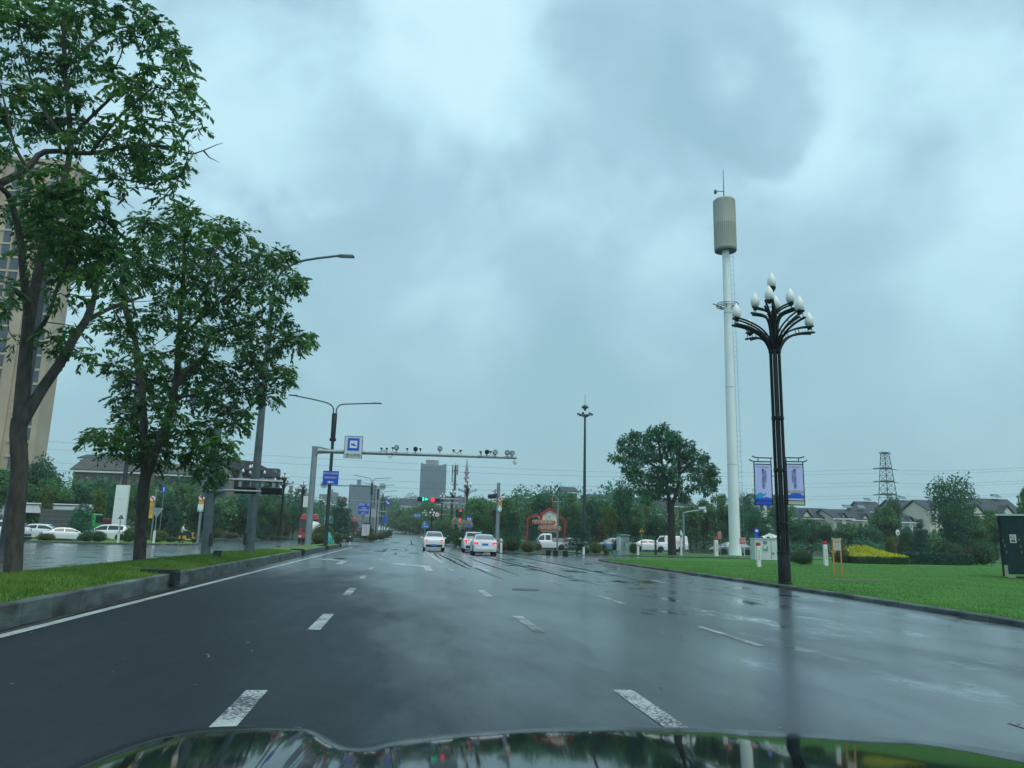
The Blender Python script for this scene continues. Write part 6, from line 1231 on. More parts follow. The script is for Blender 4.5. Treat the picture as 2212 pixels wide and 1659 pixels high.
# blue hospital sign on the double lamp
def blue_sign(name, label, u0, v0, u1, v1, Y, lines, size, arrow=True, cat='sign', m_=BLUE, tc=SWHT):
    c = P((u0+u1)/2, (v0+v1)/2, Y); k = Y/FPX; W, H = (u1-u0)*k, (v1-v0)*k*1.02; t = thing(name, label, cat, (c.x, Y, c.z), R(-3)); m = MB(); m.box((0, 0, 0), (W, .05, H)); m.build('plate', m_, t, bevel=.01)
    n = len(lines)+(1 if arrow else 0)
    for i, s in enumerate(lines): txt(s, size, tc, t, (0, -.034, H*(.5-(i+.62)/(n+.25))))
    if arrow: z = -H*.32; m = MB(); m.box((.08*W, -.032, z), (W*.28, .012, H*.075)); m.prism([(-W*.2, z), (-W*.04, z+H*.11), (-W*.04, z-H*.11)], -.038, -.026); m.build('arrow', tc, t)
    return t
blue_sign('direction_sign', 'blue sign naming the hospital with a white left arrow on the lamp post', 698, 1018, 730.5, 1046, 61.6, ['衢州市中医医院', '智慧新城院区'], .158)
# --- T-armed sign posts on the far island
DISC = mat('disc_back', (.40, .45, .45), .5, .3, .1, 2)
Yp = 113.; k = Yp/FPX; xp = XAT(752, Yp); t = thing('sign_post', 'grey post with a long crossarm and two blank sign discs seen from behind', 'sign post', (xp, Yp, T(0, Yp)+.1)); fz = lambda v, u=760: P(u, v, Yp).z-T(0, Yp)-.1
MB().lathe([(.20, -.2), (.15, fz(1046))], (0, 0, 0), 10).build('post', GAL, t, smooth=True); m = MB(); m.tube([(XAT(694, Yp)-xp, 0, fz(1048, 700)), (XAT(823, Yp)-xp, 0, fz(1052, 820))], .07, 7); m.build('crossarm', GALD, t)
for u, v in ((692, 1047), (820, 1051)): m = MB(); m.disc((XAT(u, Yp)-xp, -.1, fz(v, u)), 7.6*k, .04, 24); m.build('sign_disc', DISC, t); m = MB(); m.box((XAT(u, Yp)-xp, -.16, fz(v, u)), (.7, .08, .1)); m.build('disc_bracket', GALD, t)
Yp = 120.; k = Yp/FPX; xp = XAT(783, Yp); t = thing('sign_post', 'grey post with a no-entry disc and a blue arrow disc on its crossarm', 'sign post', (xp, Yp, T(0, Yp)+.1)); fz = lambda v, u=783: P(u, v, Yp).z-T(0, Yp)-.1
MB().lathe([(.17, -.2), (.12, fz(1081))], (0, 0, 0), 10).build('post', GAL, t, smooth=True); m = MB(); m.tube([(XAT(738, Yp)-xp, 0, fz(1081, 740)), (XAT(830, Yp)-xp, 0, fz(1085, 830))], .07, 7); m.build('crossarm', GAL, t)
m = MB(); m.disc((XAT(738.5, Yp)-xp, -.1, fz(1080, 738)), 5.8*k, .05, 24); o = m.build('no_entry_disc', SRED, t); m = MB(); m.box((XAT(738.5, Yp)-xp, -.13, fz(1080, 738)), (7.4*k, .03, 1.9*k)); m.build('white_bar', SWHT, o)
m = MB(); m.disc((XAT(833, Yp)-xp, -.1, fz(1085, 833)), 5.6*k, .05, 24); o = m.build('keep_right_disc', BLUE, t); m = MB(); xx, zz = XAT(833, Yp)-xp, fz(1085, 833); m.box((xx-.07, -.13, zz+.07), (.48, .02, .11), ry=R(45)); m.prism([(xx+.26, zz-.26), (xx-.10, zz-.2), (xx+.2, zz+.1)], -.14, -.12); m.build('white_arrow', SWHT, o)
blue_sign('direction_sign', 'upper blue plaza sign with a left arrow on the far island post', 775, 1087, 797.5, 1099, 119.6, ['吾悦广场'], .40, True); blue_sign('direction_sign', 'lower blue hotel sign with a left arrow on the far island post', 774, 1099.5, 796, 1110, 119.6, ['全季酒店'], .36, True)
blue_sign('lane_sign', 'blue and white lane sign at the far end of the island', 827, 1115, 835, 1129, 150, [], .3, False)
t = thing('notice_board', 'pale pink notice board under the blue direction signs', 'board', (XAT(789, 116), 116, T(0, 116)+.1)); z = P(789, 1145, 116).z-T(0, 116)-.1; m = MB(); m.box((0, 0, z), (1.1, .08, 1.65)); m.build('panel', mat('pink_panel', (.62, .55, .60), .5), t); m = MB(); m.box((0, .05, z/2-.3), (.1, .1, z)); m.build('post', DKG, t); m = MB()
for i in range(3): m.box((-.1+.08*i, -.05, z+.4-.3*i), (.5, .01, .05))
m.build('print_line', mat('faint_ink', (.4, .36, .42), .6), t)
t = thing('advert_lightbox', 'turquoise advertising light box behind the clipped ball bush', 'sign', (XAT(708, 128), 128, T(0, 128))); k = 128/FPX; z = P(708, 1123, 128).z-T(0, 128); m = MB(); m.box((0, 0, z), (20*k, .3, 20*k)); m.build('frame', GALD, t); m = MB(); m.box((0, -.16, z), (18*k, .02, 18*k)); m.build('poster', mat('turquoise_poster', (.16, .50, .58), .4, 0, .5, .7), t); m = MB(); m.box((-.6, .05, z/2-.5), (.12, .12, z-1)); m.build('leg', GALD, t)
t = thing('plastic_sack', 'teal plastic sack by the clipped ball bush', 'sack', (XAT(711, 72), 72, .36)); m = MB(); m.lathe([(.34, -.05), (.38, .15), (.30, .5), (.16, .85), (.08, 1.0)], (0, 0, 0), 9); m.build('sack', mat('teal_plastic', (.03, .30, .26), .35, 0, .3, 5), t, smooth=True)
# far overhead direction board seen from behind
Yq = 190.; t = thing('overhead_sign_frame', 'grey overhead sign frame with two blank board backs over the opposite road', 'gantry', (XAT(770, Yq), Yq, T(0, Yq))); X = lambda u: XAT(u, Yq)-XAT(770, Yq); fz = lambda v: P(770, v, Yq).z-T(0, Yq)
for u in (700, 832): MB().tube([(X(u), 0, -.2), (X(u), 0, fz(1098))], .18, 8).build('leg', GAL, t)
m = MB(); m.tube([(X(700), 0, fz(1102)), (X(832), 0, fz(1104))], .14, 6); m.tube([(X(700), 0, fz(1112)), (X(832), 0, fz(1114))], .14, 6); m.build('beam', GAL, t); m = MB(); m.box(((X(752)+X(780))/2, -.2, fz(1110)), (X(780)-X(752), .1, fz(1099)-fz(1121))); m.build('board_back', mat('board_back_grey', (.24, .27, .27), .5, .2), t); m = MB(); m.box(((X(784)+X(814))/2, -.2, fz(1107)), (X(814)-X(784), .1, fz(1098)-fz(1116))); m.build('board_back', mat('board_back_pale', (.42, .46, .45), .5, .2), t)
# --- traffic signals
RLT = mat('signal_red_lit', (.9, .03, .06), .3, emit=(1, .02, .08), es=1.1); GLT = mat('signal_green_lit', (.05, .9, .6), .3, emit=(.02, .95, .55), es=.9); HSG = mat('signal_housing', (.008, .012, .013), .5, 0, .1, 4)
Ysg = 104.; k = Ysg/FPX; xs = XAT(992, Ysg); zb = T(0, Ysg)+.1; fz = lambda v, u=992: P(u, v, Ysg).z-zb; fx = lambda u: XAT(u, Ysg)-xs
t = thing('traffic_signal', 'grey signal post with a long arm carrying a green arrow and a red light', 'traffic light', (xs, Ysg, zb)); MB().lathe([(.20, -.2), (.15, fz(1070))], (0, 0, 0), 12).build('post', GAL, t, smooth=True)
m = MB(); m.tube([(0, 0, fz(1079)), (fx(873), 0, fz(1073.5, 873))], [.10, .06], 8); m.tube([(0, 0, fz(1087)), (fx(940), 0, fz(1085, 940))], .06, 7); m.tube([(fx(921), 0, fz(1075, 921)), (fx(921), 0, fz(1081, 921))], .05, 6); m.build('arm', GAL, t, smooth=True)
def head(u0, u1, v0, v1): m = MB(); m.box(((fx(u0)+fx(u1))/2, -.15, (fz(v0, u0)+fz(v1, u0))/2), (fx(u1)-fx(u0), .25, fz(v0, u0)-fz(v1, u0))); return m.build('signal_head', HSG, t, bevel=.04)
h = head(897.5, 921, 1073.5, 1083); m = MB(); zz = fz(1078.3, 912); x_ = fx(917.5)-.05; m.prism([(x_-.24, zz), (x_+.02, zz+.26), (x_+.02, zz+.09), (x_+.24, zz+.09), (x_+.24, zz-.09), (x_+.02, zz-.09), (x_+.02, zz-.26)], -.30, -.28); m.build('green_arrow', GLT, h); m = MB(); x_ = fx(910.3); m.box((x_, -.29, zz+.01), (.21, .02, .48)); m.build('green_figure', GLT, h, bevel=.05)
h = head(926, 948.5, 1075.5, 1085); m = MB(); m.disc((fx(931), -.29, fz(1080.2, 931)), .27, .03, 20); m.build('red_light', RLT, h)
m = MB(); [m.disc((fx(u), -.285, fz(1080.5, u)), .25, .02, 18) for u in (938, 944.5)]; m.build('unlit_lens', mat('unlit_lens', (.02, .022, .022), .3), h)
t2 = t; h = head(988.5, 996, 1099, 1117); m = MB(); m.prism([(fx(989.8), fz(1105)), (fx(994.8), fz(1105)), (fx(994.0), fz(1101.8)), (fx(992.3), fz(1100.2)), (fx(990.6), fz(1101.8))], -.30, -.27); m.build('red_arrow', RLT, h)
h = head(988, 996, 1118.5, 1133); m = MB(); m.ell((fx(992), -.29, fz(1123.2)), (.13, .04, .26), 10, 8); m.build('red_figure', RLT, h); h = head(983, 987.5, 1100, 1116)
# dark backs of side signals and no-U-turn pole
Yn = 72.; k = Yn/FPX; xn = XAT(1074, Yn); zb = .12; fz = lambda v, u=1075: P(u, v, Yn).z-zb; fx = lambda u: XAT(u, Yn)-xn; t = thing('signal_pole', 'grey pole with a no-U-turn disc and an outstretched dark signal head', 'pole', (xn, Yn, zb)); MB().lathe([(.22, -.2), (.2, .4), (.16, fz(1043))], (0, 0, 0), 14).build('column', GAL, t, smooth=True)
m = MB(); m.tube([(0, 0, fz(1057)), (fx(1061), -.6, fz(1063))], .06, 6); m.tube([(0, 0, fz(1064)), (fx(1061), -.6, fz(1071))], .06, 6); m.tube([(fx(1066), -.35, fz(1057)), (fx(1066), -.35, fz(1072))], .06, 6); m.build('arm', GAL, t); m = MB(); m.box((fx(1059), -.6, fz(1073.5)), (.42, .9, .36), rz=R(30), ry=R(8)); m.box((fx(1064), -.5, fz(1071.5)), (.34, .4, .34), rz=R(20)); m.build('signal_head', HSG, t, bevel=.06)
for z0, z1 in ((1102, 1115.5), (1118, 1126)): m = MB(); m.box((fx(1066), .1, (fz(z0)+fz(z1))/2), (.34, .26, fz(z0)-fz(z1))); m.build('side_signal', HSG, t, bevel=.03); m = MB(); m.tube([(fx(1068), .05, (fz(z0)+fz(z1))/2), (0, 0, (fz(z0)+fz(z1))/2)], .04, 5); m.build('side_bracket', GAL, t)
def prohib(t, x, y, z, r, sym, name='prohibition_disc'):
    o = MB().disc((x, y, z), r, .03, 24).build(name, SRED, t); MB().disc((x, y-.012, z), r*.80, .03, 24).build('white_face', SWHT, o); m = MB()
    if sym == 'u': m.tube([(x+r*.28, y-.035, z-r*.45), (x+r*.28, y-.035, z+r*.2), (x, y-.035, z+r*.42), (x-r*.28, y-.035, z+r*.2), (x-r*.28, y-.035, z-r*.1)], r*.10, 5)
    elif sym == 'l': m.tube([(x+r*.2, y-.035, z-r*.5), (x+r*.2, y-.035, z+r*.15), (x-r*.1, y-.035, z+r*.25)], r*.11, 5); m.prism([(x-r*.5, z+r*.25), (x-r*.05, z+r*.5), (x-r*.05, z)], y-.045, y-.025)
    m.build('symbol', SBLK, o); MB().box((x, y-.05, z), (r*1.6, .02, r*.16), ry=R(45)).build('red_bar', SRED, o)
prohib(t, fx(1077.5), -.24, fz(1078.5), 8.2*k*.72, 'u'); m = MB(); m.box((fx(1077.5), -.23, fz(1088.5)), (8.4*k, .04, 7.5*k)); m.build('yellow_plate', SYEL, t); m = MB(); [m.box((fx(1077.5), -.255, fz(1087+2.4*i)), (6*k, .01, .9*k)) for i in range(2)]; m.build('plate_print', mat('brown_ink', (.22, .10, .02), .6), t)
m = MB(); m.box((fx(1077), -.23, fz(1098.5)), (8.8*k, .04, 12.5*k)); o = m.build('white_green_plate', SWHT, t); m = MB(); [m.box((fx(1077)+sx*.13, -.255, fz(1098.5)+sz*.2), (.10, .02, .12)) for sx in (-1, 1) for sz in (-1, 1)]; m.build('green_corner', SGRN, o)
t = thing('signal_cabinet', 'pale stone-faced cabinet behind the white saloon', 'cabinet', (XAT(1067, 70), 70, .12)); z = P(1066, 1162, 70).z-.12; boxes(t, 'body', [((0, .3, z*.45), (1.15, .7, z*.9))], mat('pale_stone', (.38, .36, .32), .7)); m = MB(); m.box((0, .3, z*.93), (1.35, .85, .12)); m.build('top_slab', mat('pale_stone', (.4, .38, .33)), t); m = MB(); m.box((-.75, .5, z*1.03), (.95, .5, .26)); m.build('top_unit', WPL, t)
# small signs near the right-hand corner
def post_sign(name, label, u, vb, vt, Y, cat='sign', r=.04, m_=GAL): t = thing(name, label, cat, (XAT(u, Y), Y, T(0, Y)+.1)); MB().tube([(0, 0, -.1), (0, 0, P(u, vt, Y).z-T(0, Y)-.1)], r, 8).build('post', m_, t, smooth=True); return t, (lambda v: P(u, v, Y).z-T(0, Y)-.1), Y/FPX
t, fz, k = post_sign('bus_stop_sign', 'blue bus stop sign behind the pampas grass', 1012, 1160, 1120, 98); MB().disc((0, -.08, fz(1122)), .42, .06, 20).build('disc', BLUE, t); MB().box((0, -.08, fz(1133)), (.75, .06, .9)).build('plate', BLUE, t); MB().box((0, -.12, fz(1121.5)), (.42, .02, .24)).build('bus_symbol', SWHT, t)
t, fz, k = post_sign('bus_stop_sign', 'round blue bus sign beside the white equipment cabinet', 1634, 1200, 1140, 62); MB().disc((0, -.06, fz(1147)), .23, .04, 22).build('disc', BLUE, t); MB().box((0, -.09, fz(1146.5)), (.24, .02, .17)).build('bus_symbol', SWHT, t); MB().prism([(-.12, fz(1152.5)), (.12, fz(1152.5)), (.24, fz(1160)), (-.24, fz(1160))], -.08, -.04).build('lower_plate', BLUE, t)
Yv = 150.; t, fz, k = post_sign('speed_sign', 'white 60 speed limit disc on an arm over the far road', 981, 1150, 1112, Yv, 'sign', .1); zz = fz(1112.5); x_ = XAT(942, Yv)-XAT(981, Yv); MB().tube([(0, 0, zz), (x_, 0, zz)], .06, 6).build('arm', GAL, t); o = MB().disc((x_, -.1, zz), .52, .05, 22).build('disc', SRED, t); MB().disc((x_, -.12, zz), .40, .05, 22).build('white_face', SWHT, o); txt('60', .5, SBLK, o, (x_, -.16, zz)); MB().disc((0, -.12, fz(1123)), .5, .05, 18).build('purple_disc', mat('violet', (.08, .06, .35), .5), t); m = MB(); m.box((-.1, -.12, fz(1131)), (1.0, .05, .4)); m.build('tan_plate', mat('tan_sign', (.4, .22, .08), .5), t); m = MB(); m.box((-.1, -.12, fz(1135)), (1.0, .05, .45)); m.build('white_plate', SWHT, t)
blue_sign('street_name_sign', 'pale blue street name board over the far tree row', 894, 1110, 908.5, 1117.5, 190, ['世纪大道'], .36, False, 'sign', mat('street_blue', (.04, .22, .52), .4), SWHT)
t, fz, k = post_sign('direction_board', 'small blue direction board on a post by the far kerb', 917, 1160, 1125, 128, 'sign', .07); MB().box((0, -.1, fz(1133)), (.8, .05, 1.0)).build('plate', mat('street_blue', (.04, .2, .5)), t); MB().box((.05, -.1, fz(1137.5)), (1.2, .06, .5)).build('plate', mat('street_blue', (.04, .2, .5)), t); m = MB(); m.box((-.15, -.135, fz(1132)), (.06, .01, .7)); m.box((.15, -.14, fz(1137.5)), (.7, .01, .06)); m.build('white_line', SWHT, t)
Yr = 82.; t, fz, k = post_sign('sign_post', 'grey post with red and blue edge-on discs in front of the pavilion sign', 1204, 1190, 1076, Yr, 'sign post', .10); m = MB(); m.tube([(-.62, -.2, fz(1085)), (.62, .2, fz(1083))], .05, 6); m.build('crossarm', GAL, t)
for s, mt in ((-1, SRED), (1, BLUE)): m = MB(); m.disc((s*.64, s*.2-.06, fz(1084)), .42, .05, 22, 'Y', R(72)); m.build('edge_disc', mt, t)
# red pavilion-shaped sign
Yv = 104.; k = Yv/FPX; xv = XAT(1180, Yv); zb = T(0, Yv)+.14; pv = lambda a, b_: (XAT(1042+a*.11573, Yv)-xv, P(1180, 1015+b_*.11573, Yv).z-zb+.0); PVR = mat('pavilion_red', (.34, .015, .030), .45, 0, .12, 1); PVC = mat('pavilion_cream', (.80, .68, .48), .5, 0, .06, 1)
t = thing('pavilion_sign', 'red house-shaped slogan frame with cream slats behind the small white truck', 'sign', (xv, Yv, zb))
def band(pts, wd, y0, y1, m_, nm):
    m = MB()
    for a, b_ in zip(pts[:-1], pts[1:]):
        d = Vector((b_[0]-a[0], b_[1]-a[1])).normalized(); n_ = Vector((-d.y, d.x))*wd/2; e = d*wd*.25; m.prism([(a[0]-e.x-n_.x, a[1]-e.y-n_.y), (b_[0]+e.x-n_.x, b_[1]+e.y-n_.y), (b_[0]+e.x+n_.x, b_[1]+e.y+n_.y), (a[0]-e.x+n_.x, a[1]-e.y+n_.y)], y0, y1)
        y0 -= .004; y1 += .004
    return m.build(nm, m_, t)
bt = lambda a: (pv(a, 0)[0], -.2)
band([(pv(833, 0)[0], 0), pv(835, 940), pv(870, 900), pv(1010, 830), pv(1070, 870)], .22, -.2, .2, PVR, 'small_roof_frame'); band([pv(1088, 930), pv(1088, 830), pv(1250, 722), pv(1415, 806)], .26, -.26, .26, PVR, 'roof_frame'); band([pv(1415, 850), pv(1510, 910), pv(1540, 960), (pv(1535, 0)[0], 0)], .22, -.2, .2, PVR, 'side_frame')
band([pv(1110, 845), pv(1250, 752), pv(1400, 828)], .30, -.1, .1, PVC, 'cream_gable'); band([pv(930, 880), pv(1005, 845), pv(1065, 900)], .22, -.1, .1, PVC, 'small_gable')
m = MB(); n = 15
for i in range(n): a = 1112+i*(1395-1112)/(n-1); zt = pv(a, 830-58*(1-abs(a-1250)/150))[1]; x_ = pv(a, 0)[0]; m.box((x_, 0, (zt+pv(0, 1165)[1])/2), (.15, .08, zt-pv(0, 1165)[1]))
m.build('slat', PVC, t)
m = MB(); [m.box((pv(a, 0)[0], .1, pv(0, 1165)[1]/2), (.2, .2, pv(0, 1165)[1])) for a in (1130, 1380)]; m.build('leg', PVR, t)
x_, z_ = pv(1240, 872); MB().disc((x_, -.12, z_), .42, .08, 24).build('emblem_disc', mat('emblem_pale', (.55, .66, .66), .5), t); m = MB(); m.disc((x_, -.17, z_+.05), .14, .02, 14); m.box((x_, -.17, z_-.18), (.34, .02, .05)); m.build('emblem_mark', mat('emblem_green', (.1, .4, .36), .5), t)
def pill(a0, a1, b0, b1, s, nm, sz):
    (x0, z1), (x1, z0) = pv(a0, b0), pv(a1, b1); r = (z1-z0)/2; zc = (z0+z1)/2
    for rr_, mt, y in ((r, PVC, -.30), (r*.86, PVR, -.33)):
        pts = [(x1-r+rr_*math.cos(q), zc+rr_*math.sin(q)) for q in np.linspace(-PI/2, PI/2, 9)]+[(x0+r+rr_*math.cos(q), zc+rr_*math.sin(q)) for q in np.linspace(PI/2, 3*PI/2, 9)]; MB().prism(pts, y, -.22).build(nm, mt, t)
    txt(s, sz, PVC, t, ((x0+x1)/2, -.345, zc), thick=.01)
pill(918, 1360, 938, 1025, '牢记殷殷嘱托', 'slogan_plaque', .46); pill(1028, 1465, 1043, 1133, '加快追赶跨越', 'slogan_plaque', .46)
# cabinet, warning sign, bollards
Yk = 67.; k = Yk/FPX; p = P(1345, 1197, Yk); t = thing('utility_cabinet', 'tall weathered grey-green cabinet with peeling white side', 'cabinet', (XAT(1345.5, Yk), Yk, .1), R(24)); zt = P(1345, 1156, Yk).z-.1; CAB = mat('cabinet_green', (.17, .25, .235), .6, .1, .4, 1.6); m = MB(); m.box((0, 0, zt*.48+.06), (.92, .62, zt*.96-.1)); m.build('body', CAB, t, bevel=.02); m = MB(); m.box((-.47, 0, zt*.5), (.02, .58, zt*.86)); m.build('white_side', mat('peeling_white', (.55, .6, .58), .6, 0, .35, 3), t)
m = MB(); m.box((0, 0, zt-.02), (1.08, .78, .10)); m.box((0, 0, zt+.05), (.8, .5, .06)); m.build('roof', CAB, t, bevel=.02); m = MB(); m.box((0, 0, .03), (1.0, .7, .16)); m.build('plinth', CONC, t); m = MB(); m.box((.2, -.32, zt*.55), (.35, .02, zt*.5)); m.build('door_panel', mat('cabinet_green_pale', (.22, .30, .28), .6, .1, .4, 4), t); m = MB(); [m.box((.2, -.333, zt*(.62+.05*i)), (.28, .01, .02)) for i in range(4)]; m.build('louvre', DKG, t)
t = thing('junction_box', 'small green box at the foot of the tall cabinet', 'box', (XAT(1327, 63.5), 63.5, .1)); m = MB(); m.box((0, 0, .16), (.42, .4, .42)); m.build('green_face', mat('cabinet_dark_green', (.05, .16, .13), .6), t); m = MB(); m.box((.42, .0, .16), (.40, .42, .40)); m.build('pale_face', CAB, t); m = MB(); m.box((-.1, -.4, .0), (.9, .3, .06)); m.build('slab', CONC, t)
t, fz, k = post_sign('warning_sign', 'yellow triangular warning sign on a thin post near the lone lawn tree', 1386, 1190, 1145, 66, 'sign', .035); zt, zl = fz(1140), fz(1150.5); MB().prism([(-.27, zl), (.27, zl), (0, zt)], -.06, -.03).build('black_edge', SBLK, t, bevel=.01); MB().prism([(-.22, zl+.03), (.22, zl+.03), (0, zt-.06)], -.075, -.05).build('yellow_face', mat('warning_yellow', (.72, .40, .02), .4), t); m = MB(); m.box((0, -.08, zl+.14), (.10, .01, .14)); m.box((.0, -.08, zl+.25), (.06, .01, .06)); m.box((.03, -.081, zl+.06), (.14, .01, .03)); m.build('symbol', SBLK, t)
for u, v0, v1, Y, mt, lb in ((1378, 1172, 1190, 65, WPL, 'short white bollard at the warning sign foot'), (1416, 1167, 1184, 68, DKG, 'dark bollard between the warning sign and the lone lawn tree'), (1261, 1182, 1195, 64, WPL, 'small white marker before the layered pine'), (1083, 1164, 1190, 64, WPL, 'white marker post beside the white saloon'), (990, 1160, 1172, 96, WPL, 'white marker post at the pampas grass'), (1471, 1146, 1164, 68, WPL, 'white post just behind the lone lawn tree trunk')):
    t = thing('bollard', lb, 'bollard', (XAT(u, Y), Y, T(0, Y)+.1)); h = P(u, v0, Y).z-T(0, Y)-.1; m = MB(); m.lathe([(.10, -.05), (.10, h*.92), (.07, h)], (0, 0, 0), 12); m.build('shaft', mt, t, smooth=True); MB().lathe([(.104, h*.72), (.104, h*.82)], (0, 0, 0), 12).build('band', GAL, t)
for i, (u, v) in enumerate(((1184, 1196), (1200, 1197), (1221, 1198))): p = S(u, v+4); t = thing('block_bollard', ('leftmost', 'middle', 'rightmost')[i]+' of the three black block bollards across the slip road', 'bollard', (p.x, p.y, 0), 0, 'black block bollards'); m = MB(); m.box((0, 0, .2), (.36, .36, .44), taper=.9); m.build('block', BLK, t, bevel=.03); MB().box((0, 0, .01), (.44, .44, .05)).build('foot', DKG, t)
# camera pole, marker posts, notice boards, equipment cabinet
t, fz, k = post_sign('camera_pole', 'pale grey pole with a bent arm and white cameras beside the lone lawn tree', 1477, 1190, 1107, 84, 'pole', .13); m = MB(); q = lambda u, v: (XAT(u, 84)-XAT(1477, 84), 0, fz(v)); m.tube([(0, 0, fz(1108)), q(1495, 1104), q(1524, 1099.5)], .09, 8); m.build('arm', GAL, t, smooth=True); m = MB(); m.box(q(1518, 1096.5), (.8, .3, .26), ry=R(-8)); m.build('camera', WPL, t, bevel=.04); m = MB(); m.ell(q(1524, 1103), (.2, .2, .22), 10, 8); m.build('dome_camera', WPL, t); m = MB(); m.box((-.26, 0, fz(1160)), (.22, .24, .95)); m.build('control_box', WPL, t)
for u, v0, v1, Y, lb in ((1546, 1161, 1196, 69, 'red-capped white marker post left of the white mast'), (1637, 1172, 1218, 39, 'red-marked white post in front of the equipment cabinet'), (1781, 1169, 1211, 44, 'red-capped white marker post left of the notice board')):
    t = thing('marker_post', lb, 'post', (XAT(u, Y), Y, .1), R(5)); h = P(u, v0, Y).z-P(u, v1, Y).z; h = P(u, v0, Y).z-.1; wd = 8.5*Y/FPX; m = MB(); m.box((0, 0, h*.45), (wd, wd*.7, h*.9)); m.build('shaft', WHT, t, bevel=.015); m = MB(); m.box((0, 0, h*.93), (wd*1.02, wd*.72, h*.14)); m.build('cap', SRED, t, bevel=.012); m = MB(); [m.box((0, -wd*.36, h*(.66-.09*i)), (wd*.34, .01, h*.05)) for i in range(5)]; m.build('red_print', mat('pale_red_ink', (.55, .2, .2), .6), t)
t, fz, k = post_sign('notice_board', 'small red notice board with white lines left of the white mast', 1556, 1196, 1146, 73, 'board', .035); m = MB(); m.box((-.1, -.05, fz(1156)), (.46, .04, .72)); m.build('panel', mat('dull_red_board', (.42, .05, .06), .5), t); m = MB(); [m.box((-.1, -.075, fz(1149.5+4.2*i)), (.32, .01, .07)) for i in range(4)]; m.build('print_line', mat('pale_ink', (.6, .45, .45), .6), t)
t, fz, k = post_sign('notice_board', 'white board with red characters right of the white mast', 1607, 1196, 1162, 74, 'board', .035, WPL); m = MB(); m.box((-.2, -.05, fz(1169)), (.66, .04, .66)); m.build('panel', SWHT, t); m = MB(); m.box((-.2, -.065, fz(1169)), (.58, .03, .56)); m.build('red_field', mat('board_red', (.6, .10, .09), .5), t); txt('注意安全\n请勿靠近', .125, SWHT, t, (-.2, -.085, fz(1169)), thick=.002, line=1.25)
Ye = 56.; t = thing('equipment_cabinet', 'wide white equipment cabinet behind the banner lamp column', 'cabinet', (XAT(1654, Ye), Ye, .1)); k = Ye/FPX; X = lambda u: (u-1654)*k; zt = P(1650, 1164, Ye).z-.1; CW = mat('cabinet_white', (.56, .62, .60), .5, 0, .08, 2); m = MB(); m.box((0, .4, zt/2), (X(1680)-X(1627), .8, zt)); m.build('body', CW, t, bevel=.02); m = MB(); m.box((0, .4, zt+.02), (X(1681)-X(1626), .9, .06)); m.build('roof', CW, t); z = lambda v: P(1650, v, Ye).z-.1
boxes(t, 'meter_window', [((X(1652), -.02, z(1172)), (.28, .06, .24))], mat('meter_glass', (.16, .22, .25), .2)); boxes(t, 'vent_box', [((X(1652), -.05, z(1182)), (.34, .12, .3))], CW, .01); boxes(t, 'lock', [((X(1655), -.13, z(1182)), (.07, .06, .09))], BLK); m = MB(); m.tube([(X(1650), -.06, z(1186)), (X(1657), -.08, z(1187)), (X(1657), -.06, z(1190))], .02, 5); m.build('handle_pipe', GALD, t); m = MB(); m.box((X(1670), -.01, z(1195)), (.13, .03, .13)); m.build('grille', GALD, t); m = MB(); m.box((X(1666), -.01, zt/2), (.02, .02, zt*.9)); m.build('door_gap', GALD, t)
t = thing('white_tarp', 'crumpled white tarpaulin lying on the equipment cabinet', 'tarpaulin', (XAT(1672, Ye), Ye+.35, .1+zt+.05)); m = MB(); rg = np.random.default_rng(4); nx, ny = 12, 7
for j in range(ny):
    for i in range(nx): m.v.append((-.85+1.6*i/(nx-1), -.42+.84*j/(ny-1), max(0.0, (.34*math.sin(PI*(i+.6)/nx)*math.sin(PI*(j+.5)/ny)+.06*rg.normal()))-.02*(i == nx-1)))
m.f = [(j*nx+i, j*nx+i+1, (j+1)*nx+i+1, (j+1)*nx+i) for j in range(ny-1) for i in range(nx-1)]; m.m = [0]*len(m.f); m.build('sheet', mat('tarp_white', (.66, .68, .64), .6, 0, .06, 3), t)
Yo = 29.; t = thing('notice_board', 'orange-framed notice board on two legs standing on the lawn', 'board', (XAT(1806, Yo), Yo, .1), R(-6)); k = Yo/FPX; z = lambda v: P(1806, v, Yo).z-.1; ORG = mat('orange_frame', (.55, .22, .06), .5, 0, .12, 3); W = 19*k
for s in (-1, 1): m = MB(); m.box((s*W*.46, 0, (z(1164)+.0)/2), (.05, .05, z(1164)+.1)); m.build('leg', ORG, t)
m = MB(); m.box((0, 0, z(1178)), (W, .05, z(1166)-z(1190))); m.build('frame', ORG, t, bevel=.01); m = MB(); m.box((0, -.03, z(1178)), (W*.86, .02, (z(1166)-z(1190))*.88)); m.build('panel', mat('notice_pale', (.6, .62, .56), .5), t); m = MB(); m.box((0, 0, z(1164.6)), (W*1.12, .08, .04)); m.build('top_cap', mat('cap_cream', (.6, .52, .4), .5), t); txt('温馨提示', .062, SBLK, t, (0, -.045, z(1171)), thick=.001); m = MB(); [m.box((-.01, -.042, z(1176+2.6*i)), (W*.66, .006, .016)) for i in range(5)]; m.build('print_line', mat('faint_red_ink', (.5, .3, .26), .6), t)
t = thing('hydrant_sign', 'small white oval sign on a red post above the yellow hedge', 'sign', (XAT(1939, 62), 62, .1)); z = lambda v: P(1939, v, 62).z-.1; MB().tube([(0, 0, 0), (0, 0, z(1146))], .045, 6).build('post', SRED, t); m = MB(); m.ell((0, -.05, z(1150.5)), (.19, .03, .26), 16, 8); m.build('face', SWHT, t); m = MB(); m.box((0, -.085, z(1150)), (.18, .01, .04)); m.box((0, -.085, z(1152)), (.16, .01, .03)); m.build('print_line', SBLK, t)
